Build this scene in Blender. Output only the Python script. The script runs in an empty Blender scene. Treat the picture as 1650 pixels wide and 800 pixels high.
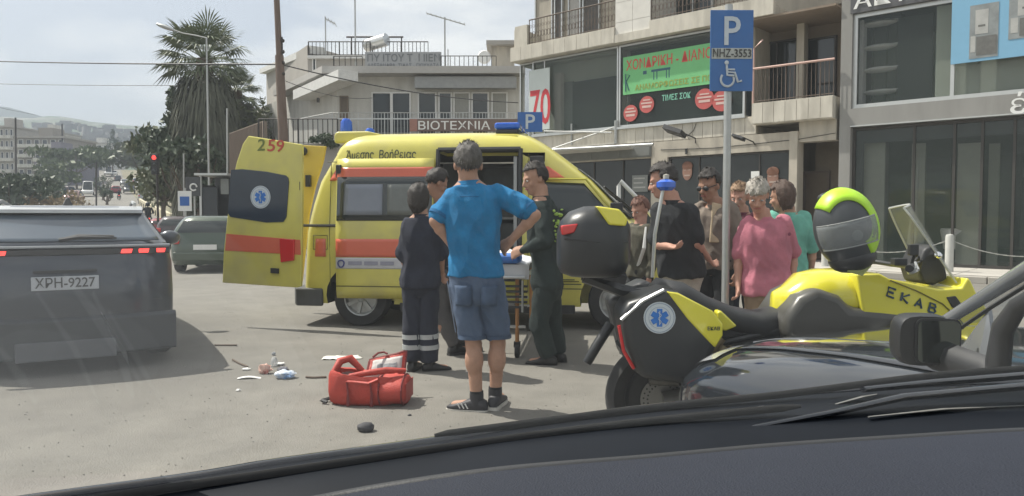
import bpy, bmesh, math, random
from mathutils import Vector, Matrix, noise
random.seed(7)
sc = bpy.context.scene
COL = sc.collection
# ------------------------------------------------------------------ camera
F_PX, HZ, CAMH = 1190.0, 348.0, 1.36
PITCH = math.atan((400 - HZ) / F_PX)
cam = bpy.data.cameras.new('camera'); camo = bpy.data.objects.new('camera', cam); COL.objects.link(camo)
cam.sensor_width = 36; cam.lens = 36 * F_PX / 1650; cam.clip_start = 0.05; cam.clip_end = 8000
camo.location = (0, 0, CAMH); camo.rotation_euler = (math.pi / 2 - PITCH, 0, 0)
sc.camera = camo
# ------------------------------------------------------------------ light
SUN_EL, SUN_AZ = math.radians(56), math.atan2(0.40, -0.92)      # direction towards the sun, measured from +X
sd = Vector((math.cos(SUN_EL) * math.cos(SUN_AZ), math.cos(SUN_EL) * math.sin(SUN_AZ), math.sin(SUN_EL)))
sun = bpy.data.lights.new('sun', 'SUN'); suno = bpy.data.objects.new('sun', sun); COL.objects.link(suno)
sun.energy = 5.0; sun.angle = math.radians(0.6); sun.color = (1.0, 0.95, 0.87)
suno.rotation_euler = sd.to_track_quat('Z', 'Y').to_euler(); suno.location = sd * 60
w = bpy.data.worlds.new('World'); sc.world = w; w.use_nodes = True
nt = w.node_tree; nt.nodes.clear()
out = nt.nodes.new('ShaderNodeOutputWorld'); bg = nt.nodes.new('ShaderNodeBackground')
sky = nt.nodes.new('ShaderNodeTexSky'); sky.sky_type = 'NISHITA'; sky.sun_disc = False
sky.sun_elevation = SUN_EL; sky.sun_rotation = math.pi / 2 - SUN_AZ
sky.air_density = 1.0; sky.dust_density = 3.0; sky.ozone_density = 1.0
tc = nt.nodes.new('ShaderNodeTexCoord'); mp = nt.nodes.new('ShaderNodeMapping'); mp.inputs['Scale'].default_value = (1.0, 1.0, 3.2)
nz = nt.nodes.new('ShaderNodeTexNoise'); nz.inputs['Scale'].default_value = 2.1; nz.inputs['Detail'].default_value = 7; nz.inputs['Roughness'].default_value = 0.55
cr = nt.nodes.new('ShaderNodeValToRGB'); cr.color_ramp.elements[0].position = 0.44; cr.color_ramp.elements[0].color = (0.34, 0.34, 0.34, 1)
cr.color_ramp.elements[1].position = 0.60; cr.color_ramp.elements[1].color = (0.92, 0.92, 0.92, 1)
mx = nt.nodes.new('ShaderNodeMix'); mx.data_type = 'RGBA'; mx.inputs[7].default_value = (10.2, 10.1, 9.8, 1)
nt.links.new(tc.outputs['Generated'], mp.inputs[0]); nt.links.new(mp.outputs[0], nz.inputs[0]); nt.links.new(nz.outputs[0], cr.inputs[0])
nt.links.new(cr.outputs[0], mx.inputs[0]); nt.links.new(sky.outputs[0], mx.inputs[6]); nt.links.new(mx.outputs[2], bg.inputs[0])
bg.inputs[1].default_value = 0.088; nt.links.new(bg.outputs[0], out.inputs[0])
sc.view_settings.view_transform = 'Standard'; sc.view_settings.look = 'None'
sc.view_settings.exposure = 0.42; sc.view_settings.gamma = 1.0; sc.view_settings.use_curve_mapping = False

# ------------------------------------------------------------------ pixel -> place helpers (used to survey positions)
CP, SP = math.cos(PITCH), math.sin(PITCH)
CAMV = Vector((0, 0, CAMH))
def ray(px, py):
    dx, dy = (px - 825) / F_PX, (400 - py) / F_PX
    return Vector((dx, CP + dy * SP, -SP + dy * CP))
def W(px, py, Y):
    d = ray(px, py); return CAMV + d * (Y / d.y)
def terrain(y):
    if y < 35: return 0.0
    h = 0.042 * (y - 35)
    if y > 80:
        q = min(y, 260); h += 0.00025 * (q - 80) ** 2
        pass
    return h
def G(px, py):
    d = ray(px, py); t = 0.5
    if d.z >= 0 or True:
        y = 2.0
        while y < 900:
            p = CAMV + d * (y / d.y)
            if p.z <= terrain(y): return Vector((p.x, p.y, terrain(y)))
            y += 0.02 if y < 30 else 0.3
    return CAMV + d * 900

# ------------------------------------------------------------------ materials
MATS = {}
def mat(name, col, rough=0.6, metal=0.0, var=0.12, vscale=6.0, bump=0.0, bscale=60.0, coat=0.0, emit=None, spec=0.5, dirt=None, stretch=None):
    if name in MATS: return MATS[name]
    m = bpy.data.materials.new(name); m.use_nodes = True; MATS[name] = m
    n = m.node_tree.nodes; l = m.node_tree.links; b = n['Principled BSDF']
    b.inputs['Roughness'].default_value = rough; b.inputs['Metallic'].default_value = metal
    b.inputs['Specular IOR Level'].default_value = spec
    if coat: b.inputs['Coat Weight'].default_value = coat; b.inputs['Coat Roughness'].default_value = 0.06
    b.inputs['Base Color'].default_value = (*col, 1)
    if emit: b.inputs['Emission Color'].default_value = (*emit[:3], 1); b.inputs['Emission Strength'].default_value = emit[3]
    t = n.new('ShaderNodeTexCoord'); src = t.outputs['Object']
    if stretch:
        mpp = n.new('ShaderNodeMapping'); mpp.inputs['Scale'].default_value = stretch; l.new(src, mpp.inputs[0]); src = mpp.outputs[0]
    if var:
        a = n.new('ShaderNodeTexNoise'); a.inputs['Scale'].default_value = vscale; a.inputs['Detail'].default_value = 8; a.inputs['Roughness'].default_value = 0.62
        r = n.new('ShaderNodeMapRange'); r.inputs[1].default_value = 0.25; r.inputs[2].default_value = 0.75
        r.inputs[3].default_value = 1 - var; r.inputs[4].default_value = 1 + var
        v = n.new('ShaderNodeVectorMath'); v.operation = 'SCALE'; v.inputs[0].default_value = col
        l.new(src, a.inputs[0]); l.new(a.outputs[0], r.inputs[0]); l.new(r.outputs[0], v.inputs['Scale'])
        last = v.outputs[0]
        if dirt:
            d = n.new('ShaderNodeTexNoise'); d.inputs['Scale'].default_value = dirt[3]; d.inputs['Detail'].default_value = 6; l.new(src, d.inputs[0])
            rr = n.new('ShaderNodeMapRange'); rr.inputs[1].default_value = 0.48; rr.inputs[2].default_value = 0.68; l.new(d.outputs[0], rr.inputs[0])
            mm = n.new('ShaderNodeMix'); mm.data_type = 'RGBA'; mm.inputs[7].default_value = (*dirt[:3], 1)
            l.new(rr.outputs[0], mm.inputs[0]); l.new(last, mm.inputs[6]); last = mm.outputs[2]
        l.new(last, b.inputs['Base Color'])
    if bump:
        c = n.new('ShaderNodeTexNoise'); c.inputs['Scale'].default_value = bscale; c.inputs['Detail'].default_value = 5
        bp = n.new('ShaderNodeBump'); bp.inputs['Strength'].default_value = bump; bp.inputs['Distance'].default_value = 0.01
        l.new(src, c.inputs[0]); l.new(c.outputs[0], bp.inputs['Height']); l.new(bp.outputs[0], b.inputs['Normal'])
    return m
def glass_mat(name, col, clear=0.5, rough=0.03):
    if name in MATS: return MATS[name]
    m = bpy.data.materials.new(name); m.use_nodes = True; MATS[name] = m
    n = m.node_tree.nodes; l = m.node_tree.links; b = n['Principled BSDF']
    b.inputs['Base Color'].default_value = (*col, 1); b.inputs['Roughness'].default_value = rough; b.inputs['Alpha'].default_value = 1 - clear
    b.inputs['Specular IOR Level'].default_value = 0.7
    return m

# ------------------------------------------------------------------ mesh builder
class MB:
    def __init__(s): s.v, s.f, s.m, s.cur = [], [], [], 0
    def add(s, vs, fs):
        o = len(s.v); s.v += [tuple(p) for p in vs]; s.f += [tuple(i + o for i in f) for f in fs]; s.m += [s.cur] * len(fs); return s
    def box(s, c, d, rot=None):
        c = Vector(c); h = [x / 2 for x in d]
        vs = [Vector((sx * h[0], sy * h[1], sz * h[2])) for sx in (-1, 1) for sy in (-1, 1) for sz in (-1, 1)]
        if rot is not None: vs = [rot @ v for v in vs]
        return s.add([c + v for v in vs], [(0, 1, 3, 2), (4, 6, 7, 5), (0, 4, 5, 1), (2, 3, 7, 6), (0, 2, 6, 4), (1, 5, 7, 3)])
    def bb(s, a, b):   # box from two corners
        return s.box([(a[i] + b[i]) / 2 for i in range(3)], [abs(b[i] - a[i]) for i in range(3)])
    def rings(s, rs, cap=True, closed=True):
        n = len(rs[0]); vs = [p for r in rs for p in r]; fs = []
        for i in range(len(rs) - 1):
            for j in range(n if closed else n - 1):
                k = (j + 1) % n; fs.append((i * n + j, i * n + k, (i + 1) * n + k, (i + 1) * n + j))
        if cap: fs.append(tuple(range(n - 1, -1, -1))); fs.append(tuple((len(rs) - 1) * n + j for j in range(n)))
        return s.add(vs, fs)
    def tube(s, pts, r, n=8, cap=True, flat=1.0, up=None):
        pts = [Vector(p) for p in pts]; rr = r if isinstance(r, (list, tuple)) else [r] * len(pts)
        rs = []; ref = Vector(up) if up else Vector((0.13, 0.31, 0.94))
        for i, p in enumerate(pts):
            t = (pts[min(i + 1, len(pts) - 1)] - pts[max(i - 1, 0)]).normalized()
            if abs(t.dot(ref.normalized())) > 0.97: rf = Vector((1, 0.1, 0))
            else: rf = ref
            a = t.cross(rf).normalized(); b = a.cross(t)
            rs.append([p + a * math.cos(2 * math.pi * k / n) * rr[i] + b * math.sin(2 * math.pi * k / n) * rr[i] * flat for k in range(n)])
        return s.rings(rs, cap)
    def capsule(s, a, b, ra, rb, n=10):
        a, b = Vector(a), Vector(b); t = (b - a); L = t.length or 1e-6; t = t / L
        pts, rs = [], []
        for q in (-.98, -.8, -.45, 0): pts.append(a + t * q * ra); rs.append(ra * math.sqrt(max(0.02, 1 - q * q)))
        for q in (0, .45, .8, .98): pts.append(b + t * q * rb); rs.append(rb * math.sqrt(max(0.02, 1 - q * q)))
        return s.tube(pts, rs, n)
    def ell(s, c, r, rot=None, nu=16, nv=10, fn=None):
        c = Vector(c); vs = []; fs = []
        for i in range(nv + 1):
            th = math.pi * i / nv
            for j in range(nu):
                ph = 2 * math.pi * j / nu
                u = Vector((math.sin(th) * math.cos(ph), math.sin(th) * math.sin(ph), math.cos(th)))
                k = fn(u) if fn else 1.0
                p = Vector((u.x * r[0], u.y * r[1], u.z * r[2])) * k
                if rot is not None: p = rot @ p
                vs.append(c + p)
        for i in range(nv):
            for j in range(nu):
                k = (j + 1) % nu; fs.append((i * nu + j, (i + 1) * nu + j, (i + 1) * nu + k, i * nu + k))
        return s.add(vs, fs)
    def prism(s, poly, d, off=(0, 0, 0)):   # polygon of 3-D points swept by vector d
        d = Vector(d); o = Vector(off); a = [Vector(p) + o for p in poly]
        return s.rings([a, [p + d for p in a]])
    def quad(s, a, b, c, d): return s.add([a, b, c, d], [(0, 1, 2, 3)])
    def grid(s, fn, nu, nv):
        vs = [fn(i / nu, j / nv) for i in range(nu + 1) for j in range(nv + 1)]
        return s.add(vs, [(i * (nv + 1) + j, (i + 1) * (nv + 1) + j, (i + 1) * (nv + 1) + j + 1, i * (nv + 1) + j + 1) for i in range(nu) for j in range(nv)])
    def lathe(s, prof, c=(0, 0, 0), ax='z', n=20):
        c = Vector(c); rs = []
        for r, h in prof:
            ring = []
            for k in range(n):
                a = 2 * math.pi * k / n; x, y = r * math.cos(a), r * math.sin(a)
                ring.append(c + (Vector((x, y, h)) if ax == 'z' else Vector((h, x, y)) if ax == 'x' else Vector((x, h, y))))
            rs.append(ring)
        return s.rings(rs)
    def mesh(s, name, fix=True):
        me = bpy.data.meshes.new(name); me.from_pydata(s.v, [], s.f)
        if any(s.m): me.polygons.foreach_set('material_index', s.m)
        if fix:
            bm = bmesh.new(); bm.from_mesh(me); bmesh.ops.remove_doubles(bm, verts=bm.verts, dist=1e-6); bmesh.ops.recalc_face_normals(bm, faces=bm.faces); bm.to_mesh(me); bm.free()
        return me
    def build(s, name, m, parent=None, smooth=None, bevel=0, seg=2, solid=0, sub=0, fix=True, kind=None):
        me = s.mesh(name, fix)
        ms = m if isinstance(m, (list, tuple)) else [m]
        for q in ms: me.materials.append(q)
        if smooth is not None:
            me.polygons.foreach_set('use_smooth', [True] * len(me.polygons)); me.set_sharp_from_angle(angle=math.radians(smooth))
        o = bpy.data.objects.new(name, me); COL.objects.link(o)
        if parent is not None: o.parent = parent
        if solid: q = o.modifiers.new('s', 'SOLIDIFY'); q.thickness = solid; q.offset = 0
        if bevel: q = o.modifiers.new('b', 'BEVEL'); q.width = bevel; q.segments = seg; q.limit_method = 'ANGLE'; q.angle_limit = math.radians(35)
        if sub: q = o.modifiers.new('u', 'SUBSURF'); q.levels = sub; q.render_levels = sub
        if kind: o['kind'] = kind
        return o
def thing(name, label, cat, loc=(0, 0, 0), rz=0, group=None):
    o = bpy.data.objects.new(name, None); COL.objects.link(o); o.location = loc; o.rotation_euler = (0, 0, rz); o.empty_display_size = 0.1
    o['label'] = label; o['category'] = cat
    if group: o['group'] = group
    return o
def tag(o, label, cat, group=None):
    o['label'] = label; o['category'] = cat
    if group: o['group'] = group
    return o
def dup(root, loc, rz=None, label=None, group=None, scale=None):
    r = root.copy(); COL.objects.link(r); r.location = loc
    if rz is not None: r.rotation_euler = (0, 0, rz)
    if label: r['label'] = label
    if group: r['group'] = group
    if scale: r.scale = scale
    for ch in list(root.children):
        c = ch.copy(); COL.objects.link(c); c.parent = r
        for g in ch.children:
            d = g.copy(); COL.objects.link(d); d.parent = c
    return r
def apply_mods(o):
    dg = bpy.context.evaluated_depsgraph_get(); me = bpy.data.meshes.new_from_object(o.evaluated_get(dg)); o.modifiers.clear(); o.data = me; return o
def carve(o, cutters, smooth=35):
    for mb in cutters:
        c = bpy.data.objects.new('cutter', mb.mesh('cutter')); COL.objects.link(c); c.parent = o.parent; c.location = o.location
        q = o.modifiers.new('c', 'BOOLEAN'); q.operation = 'DIFFERENCE'; q.object = c; q.solver = 'EXACT'
        apply_mods(o); bpy.data.objects.remove(c)
    o.data.polygons.foreach_set('use_smooth', [True] * len(o.data.polygons)); o.data.set_sharp_from_angle(angle=math.radians(smooth))
def text(s, size, name, m, parent, O, R=(1, 0, 0), U=(0, 0, 1), bold=0.0, ext=0.002, wx=1.0, align='LEFT', width=None, shear=0):
    cu = bpy.data.curves.new('t', 'FONT'); cu.body = s; cu.size = size; cu.extrude = ext; cu.offset = min(bold, size * .010); cu.align_x = align; cu.resolution_u = 3; cu.shear = shear
    to = bpy.data.objects.new('t', cu); COL.objects.link(to)
    dg = bpy.context.evaluated_depsgraph_get(); me = bpy.data.meshes.new_from_object(to.evaluated_get(dg)); bpy.data.objects.remove(to); bpy.data.curves.remove(cu)
    if width:
        xs = [v.co.x for v in me.vertices]; wx = width / (max(xs) - min(xs)); x0 = min(xs)
    else: x0 = 0
    R, U = Vector(R).normalized(), Vector(U).normalized(); N = R.cross(U)
    M = Matrix(((R.x, U.x, N.x), (R.y, U.y, N.y), (R.z, U.z, N.z)))
    O = Vector(O)
    for v in me.vertices: v.co = O + M @ Vector(((v.co.x - x0) * wx, v.co.y, v.co.z))
    me.name = name; me.materials.clear(); me.materials.append(m)
    o = bpy.data.objects.new(name, me); COL.objects.link(o)
    if parent is not None: o.parent = parent
    return o
def lerp(a, b, t): return a + (b - a) * t
def interp(tab, x, k):
    if x <= tab[0][0]: return tab[0][k]
    for a, b in zip(tab, tab[1:]):
        if x <= b[0]: return lerp(a[k], b[k], (x - a[0]) / (b[0] - a[0]))
    return tab[-1][k]

# ------------------------------------------------------------------ colours
asphalt = mat('asphalt', (0.185, 0.175, 0.153), 0.9, var=0.20, vscale=2.2, bump=0.9, bscale=110, dirt=(0.15, 0.142, 0.126, 0.4))
conc = mat('concrete', (0.36, 0.34, 0.30), 0.85, var=0.15, vscale=2, bump=0.2)
cream = mat('cream_render', (0.46, 0.42, 0.35), 0.85, var=0.14, vscale=2.5, bump=0.15, dirt=(.34, .31, .26, 1.6), stretch=(1.6, 1.6, .35))
stone = mat('stone_cladding', (0.56, 0.525, 0.45), 0.7, var=0.16, vscale=4, bump=0.2, dirt=(.42, .39, .33, 1.8), stretch=(1.5, 1.5, .4))
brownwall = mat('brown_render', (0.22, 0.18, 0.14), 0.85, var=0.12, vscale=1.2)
greywall = mat('grey_render', (0.27, 0.265, 0.25), 0.75, var=0.10, vscale=2.5, dirt=(.23, .225, .21, 1.2), stretch=(1.5, 1.5, .3))
whitewall = mat('white_render', (0.55, 0.54, 0.50), 0.85, var=0.14, vscale=1.5, bump=0.1, dirt=(.43, .42, .38, .8), stretch=(1.3, 1.3, .3))
dimwall = mat('weathered_render', (0.36, 0.34, 0.31), 0.85, var=0.12, vscale=1.0)
white = mat('white_paint', (0.72, 0.72, 0.70), 0.45, var=0.05)
whiteprint = mat('white_print', (0.78, 0.78, 0.76), 0.5, var=0.03)
alu = mat('aluminium', (0.55, 0.56, 0.55), 0.35, 0.7, var=0.06)
steel = mat('galvanised_steel', (0.42, 0.43, 0.42), 0.45, 0.6, var=0.12, vscale=9)
chrome = mat('chrome', (0.8, 0.8, 0.8), 0.12, 1.0, var=0)
iron = mat('dark_iron', (0.06, 0.055, 0.05), 0.6, 0.3)
brniron = mat('brown_iron', (0.13, 0.10, 0.08), 0.6, 0.2)
pinkrail = mat('pink_painted_rail', (0.50, 0.33, 0.28), 0.5)
black = mat('black_plastic', (0.025, 0.026, 0.028), 0.5, var=0.15, bump=0.1, bscale=300)
rubber = mat('rubber', (0.028, 0.028, 0.028), 0.85, var=0.2, vscale=20)
darkgl = mat('dark_glass', (0.020, 0.026, 0.026), 0.06, var=0.0, spec=0.7)
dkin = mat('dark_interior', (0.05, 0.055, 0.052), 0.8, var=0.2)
pane = glass_mat('shop_glass', (0.05, 0.07, 0.06), 0.74, .03)
clearp = glass_mat('clear_plastic', (0.5, 0.52, 0.50), 0.80, 0.06)
blue = mat('sign_blue', (0.03, 0.12, 0.38), 0.4, var=0.06)
bluelamp = mat('blue_lamp', (0.01, 0.10, 0.55), 0.15, var=0.05, coat=0.6)
yel = mat('ambulance_yellow', (0.60, 0.545, 0.115), 0.32, var=0.08, vscale=3.0, coat=0.4, dirt=(.50, .45, .13, 2.2))
byel = mat('motorcycle_yellow', (0.70, 0.64, 0.045), 0.22, var=0.03, coat=0.8)
redstripe = mat('red_stripe', (0.62, 0.13, 0.07), 0.35, var=0.06, coat=0.3)
redl = mat('red_lens', (0.55, 0.02, 0.02), 0.15, var=0.05, coat=0.6)
redlit = mat('lit_red_led', (0.6, 0.02, 0.02), 0.3, var=0, emit=(1, 0.06, 0.05, 1.6))
# ------------------------------------------------------------------ ground, roads, pavement
def strip_road(x0f, x1f, y0, y1, n, z):
    b = MB()
    b.grid(lambda u, v: ((lambda y: Vector((lerp(x0f(y), x1f(y), v), y, terrain(y) + z)))(y0 + (y1 - y0) * u ** 1.5)), n, 6)
    return b
earth = mat('dry_ground', (0.19, 0.17, 0.11), 0.95, var=0.3, vscale=0.15, bump=0.4, bscale=2, dirt=(0.10, 0.115, 0.06, 0.05))
b = MB()
ys = [-60, -20, 0, 20, 30, 35] + [35 + 8 * i for i in range(1, 30)] + [300, 400, 520, 700, 900]
xs = [-900, -500, -300, -200, -150, -110, -80, -50, -25, 0, 25, 50, 90, 150, 300, 600]
b.add([(x, y, terrain(y) - 0.01) for y in ys for x in xs], [(i * len(xs) + j, i * len(xs) + j + 1, (i + 1) * len(xs) + j + 1, (i + 1) * len(xs) + j) for i in range(len(ys) - 1) for j in range(len(xs) - 1)])
b.build('ground', earth, smooth=40, kind='structure')
b = MB(); b.grid(lambda u, v: Vector((lerp(-60, 45, v), lerp(-25, 34.9, u), 0.004)), 12, 12)
b.build('asphalt', asphalt, kind='structure')
KERB = lambda y: 4.9 - 0.547 * y
strip_road(lambda y: -13.5 - 0.56 * y, lambda y: KERB(y), 34.9, 330, 60, 0.006).build('road', asphalt, smooth=40, kind='structure')
# facade frame along the right-hand street front
FR = Vector((0.744, -0.668, 0)); FI = Vector((0.668, 0.744, 0)); FROT = math.atan2(-0.668, 0.744)
Y0 = 19.2
FO = W(1348, 348, Y0); FO.z = 0
class Frame:
    """A vertical facade plane: loc() turns a surveyed point into local (x along, z up)."""
    def __init__(s, O, R, I): s.O, s.R, s.I = O, R, I; s.rz = math.atan2(R.y, R.x)
    def loc(s, px, py, inset=0.0):
        d = ray(px, py); O = s.O + s.I * inset; t = (O - CAMV).dot(s.I) / d.dot(s.I); p = CAMV + d * t - s.O
        return p.dot(s.R), p.z
    def x(s, px, inset=0.0, py=300): return s.loc(px, py, inset)[0]
    def z(s, px, py, inset=0.0): return s.loc(px, py, inset)[1]
FF = Frame(FO, FR, FI)
pave = mat('paving', (0.40, 0.38, 0.34), 0.85, var=0.14, vscale=1.2, bump=0.3, bscale=30)
def fpt(x, y, z): p = FO + FR * x + FI * y; return Vector((p.x, p.y, z))
b = MB(); b.prism([fpt(-12.5, -2.6, 0.0), fpt(14, -2.6, 0.0), fpt(14, 9, 0.0), fpt(-12.5, 9, 0.0)], (0, 0, 0.13))
b.build('pavement', pave, kind='structure')
b = MB()
for i in range(26):
    x0 = -12.5 + i * 1.02; b.prism([fpt(x0, -2.76, 0), fpt(x0 + 1.0, -2.76, 0), fpt(x0 + 1.0, -2.605, 0), fpt(x0, -2.605, 0)], (0, 0, 0.14))
b.build('kerb', conc, bevel=0.012, kind='structure')
# slabs of the pavement near the grey shop
slabm = mat('paving_slab', (0.43, 0.41, 0.37), 0.85, var=0.12, vscale=2)
proto = None
for i in range(12):
    for j in range(3):
        if proto is None:
            q = MB(); q.box((0, 0, 0.01), (0.78, 0.78, 0.02)); proto = q.build('paving_slab', slabm); proto['kind'] = 'structure'; o = proto
        else: o = proto.copy(); COL.objects.link(o)
        p = fpt(0.4 + i * 0.8, -2.15 + j * 0.8, 0.132); o.location = p; o.rotation_euler = (random.uniform(-.004, .004), random.uniform(-.004, .004), FROT)

# ------------------------------------------------------------------ hills
hillm = mat('wooded_hill', (0.07, 0.10, 0.065), 0.95, var=0.4, vscale=0.012, dirt=(0.20, 0.20, 0.17, 0.02))
def ridge(px):
    tab = [(-900, 205), (-300, 196), (0, 182), (50, 186), (110, 182), (150, 190), (185, 192), (210, 197), (260, 198), (420, 205), (900, 240), (1700, 262), (2600, 280)]
    return interp(tab, px, 1)
b = MB(); NX, NY = 150, 14
vs = []
for j in range(NY + 1):
    t = j / NY; Y = 330 + 420 * t
    for i in range(NX + 1):
        px = -900 + 3500 * i / NX
        top = W(px, ridge(px), 750).z - 4
        X = W(px, 300, Y).x
        z = lerp(12, top, t ** 0.75) + noise.noise(Vector((X * 0.012, Y * 0.012, 1))) * 7 * (0.3 + t * .2) + noise.noise(Vector((X * 0.05, Y * 0.05, 4))) * 2.2
        vs.append((X, Y, z))
for i in range(NX + 1): vs.append((vs[NY * (NX + 1) + i][0] * 1.05, 860, 0))
b.add(vs, [(j * (NX + 1) + i, j * (NX + 1) + i + 1, (j + 1) * (NX + 1) + i + 1, (j + 1) * (NX + 1) + i) for j in range(NY + 1) for i in range(NX)])
b.build('hills', hillm, smooth=60, kind='structure')
mtm = mat('far_mountain', (0.10, 0.12, 0.10), 0.95, var=0.2, vscale=0.004)
b = MB(); vs = []
for j, (Y, s) in enumerate(((900, 0.3), (960, 0.8), (1000, 1.0), (1100, 0))):
    for i in range(61):
        px = -1200 + 45 * i; y = interp([(-1200, 190), (-300, 160), (0, 171), (45, 181), (140, 205), (1500, 300)], px, 1) + noise.noise(Vector((i * .4, 0, 0))) * 5
        p = W(px, y, 1000); vs.append((p.x * Y / 1000, Y, p.z * s))
b.add(vs, [(j * 61 + i, j * 61 + i + 1, (j + 1) * 61 + i + 1, (j + 1) * 61 + i) for j in range(3) for i in range(60)])
b.build('mountain', mtm, smooth=60, kind='structure')
# the town scattered over the slope, too far to count
b = MB()
for i in range(330):
    px = random.uniform(-300, 260); t = random.random() ** 1.2 * .6; Y = 330 + 420 * t; X = W(px, 300, Y).x
    top = W(px, ridge(px), 750).z - 4; z = lerp(12, top, t ** 0.75)
    s = random.uniform(4, 8); h = random.uniform(2, 4)
    b.box((X, Y, z + h / 2 - 2), (s, s, h + 4), Matrix.Rotation(random.uniform(0, 1.5), 3, 'Z'))
b.build('hillside_town', mat('town_walls', (0.26, 0.25, 0.235), 0.9, var=0.3, vscale=0.02), kind='stuff')

# ------------------------------------------------------------------ foliage
leafm = [mat('leaf_green', (0.10, 0.13, 0.055), 0.6, var=0.35, vscale=1.5), mat('leaf_olive', (0.12, 0.135, 0.07), 0.6, var=0.35, vscale=1.5), mat('leaf_dark', (0.07, 0.095, 0.055), 0.6, var=0.3, vscale=1.5)]
bark = mat('bark', (0.13, 0.10, 0.075), 0.95, var=0.3, vscale=8, bump=0.6, bscale=25)
def leafcloud(b, c, r, n, s, clumps=14):
    c = Vector(c); cs = []
    for i in range(clumps):
        u = Vector((random.gauss(0, 1), random.gauss(0, 1), random.gauss(0, 1))).normalized() * random.uniform(0.35, 0.95)
        cs.append((c + Vector((u.x * r[0], u.y * r[1], u.z * r[2])), random.uniform(0.22, 0.42)))
    for i in range(n):
        cc, k = random.choice(cs)
        u = Vector((random.gauss(0, 1), random.gauss(0, 1), random.gauss(0, 1))).normalized() * random.random() ** 0.4 * k
        p = cc + Vector((u.x * r[0], u.y * r[1], u.z * r[2]))
        a = Vector((random.gauss(0, 1), random.gauss(0, 1), random.gauss(0, .6))).normalized(); d = a.orthogonal().normalized()
        d.rotate(Matrix.Rotation(random.uniform(0, 6.3), 3, a)); e = a.cross(d); q = s * random.uniform(0.6, 1.4)
        b.add([p - d * q, p + e * q * .45, p + d * q, p - e * q * .45], [(0, 1, 2, 3)])
def tree(name, label, base, h, r, n=1500, s=0.16, mi=0, trunk=0.35, group=None, cat='tree', clumps=16, th=0.4):
    t = thing(name, label, cat, base, random.uniform(0, 6), group)
    b = MB(); hh = h * th; b.tube([(0, 0, -0.3), (0.05 * h * .2, 0, hh * .5), (0, 0.02 * h, hh), (0, 0, h * .75)], [trunk, trunk * .75, trunk * .6, trunk * .15], 8)
    for k in range(5):
        a = k * 1.26 + random.uniform(-.3, .3); b.tube([(0, 0, hh * .8), (math.cos(a) * r * .35, math.sin(a) * r * .35, hh * 1.25), (math.cos(a) * r * .7, math.sin(a) * r * .7, h * .72)], [trunk * .4, trunk * .25, trunk * .06], 6)
    b.build('trunk', bark, t, smooth=50)
    b = MB(); leafcloud(b, (0, 0, hh + (h - hh) * .5), (r, r, (h - hh) * .55), n, s, clumps); b.build('crown', leafm[mi], t, fix=False)
    return t
# palm
def palm(name, label, base, H, trunkr, crown_r, skirt, nf=70, skirt_r=1.2):
    t = thing(name, label, 'palm tree', base)
    b = MB(); b.tube([(0, 0, -.2), (0.05, 0, H * .4), (0, 0, H)], [trunkr * 1.25, trunkr, trunkr * .9], 12); b.build('trunk', bark, t, smooth=50)
    b = MB(); top = Vector((0, 0, H))
    def fan(b, o, d, pet, L, nb, droop, wid, spread=2.5):
        d = d.normalized(); side = d.cross(Vector((0, 0, 1)));
        if side.length < .1: side = Vector((1, 0, 0))
        side.normalize(); up = side.cross(d).normalized(); e = o + d * pet
        b.tube([o, e], [0.035, 0.02], 4, False)
        for k in range(nb):
            a = (k / (nb - 1) - .5) * spread; v = (d * math.cos(a) + side * math.sin(a)).normalized()
            l = L * (1 - 0.25 * abs(a) / 1.25) * random.uniform(.9, 1.08); n_ = (up.cross(v)).normalized() * wid
            m_ = e + v * l * .6; tip = e + v * l + Vector((0, 0, -droop * l)) * random.uniform(.6, 1.2)
            b.add([e, m_ + n_ + up * .02, tip, m_ - n_], [(0, 1, 2, 3)])
    for i in range(nf):
        el = math.asin(min(0.99, lerp(-0.55, 0.97, (i + .5) / nf))); a = i * 2.39996
        d = Vector((math.cos(a) * math.cos(el), math.sin(a) * math.cos(el), math.sin(el)))
        fan(b, top + Vector((0, 0, random.uniform(-.3, .1))), d, crown_r * random.uniform(.42, .58), crown_r * .46, 19, 0.30 if el < .6 else .10, 0.05, 3.6)
    b.build('crown', mat('palm_green', (0.12, 0.145, 0.075), 0.55, var=0.3, vscale=1), t, fix=False)
    b = MB()
    for i in range(int(skirt * 75)):
        z = H - 0.3 - random.random() ** .8 * skirt; a = random.uniform(0, 6.283)
        d = Vector((math.cos(a) * .75, math.sin(a) * .75, -.75)).normalized()
        fan(b, Vector((math.cos(a) * trunkr * .7, math.sin(a) * trunkr * .7, z)), d, skirt_r * .35, skirt_r * .8, 8, 0.7, 0.06)
    b.build('dead_frond_skirt', mat('dead_frond', (0.115, 0.12, 0.085), 0.85, var=0.35, vscale=1.5), t, fix=False)
    return t
PY = 42
pb = W(333, 300, PY); palm('fan_palm', 'tall fan palm with spiky crown and thick skirt of dead fronds beside the utility pole', (pb.x, PY, terrain(PY)), W(330, 104, PY).z, 0.5, 3.05, 7.0, 54, 2.1)
pb = W(383, 300, PY + 5); palm('fan_palm', 'shorter fan palm half hidden at the right edge of the tallest palm', (pb.x, PY + 5, terrain(47)), W(384, 160, 47).z, 0.4, 2.0, 4.6, 34, 1.5)
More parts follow.
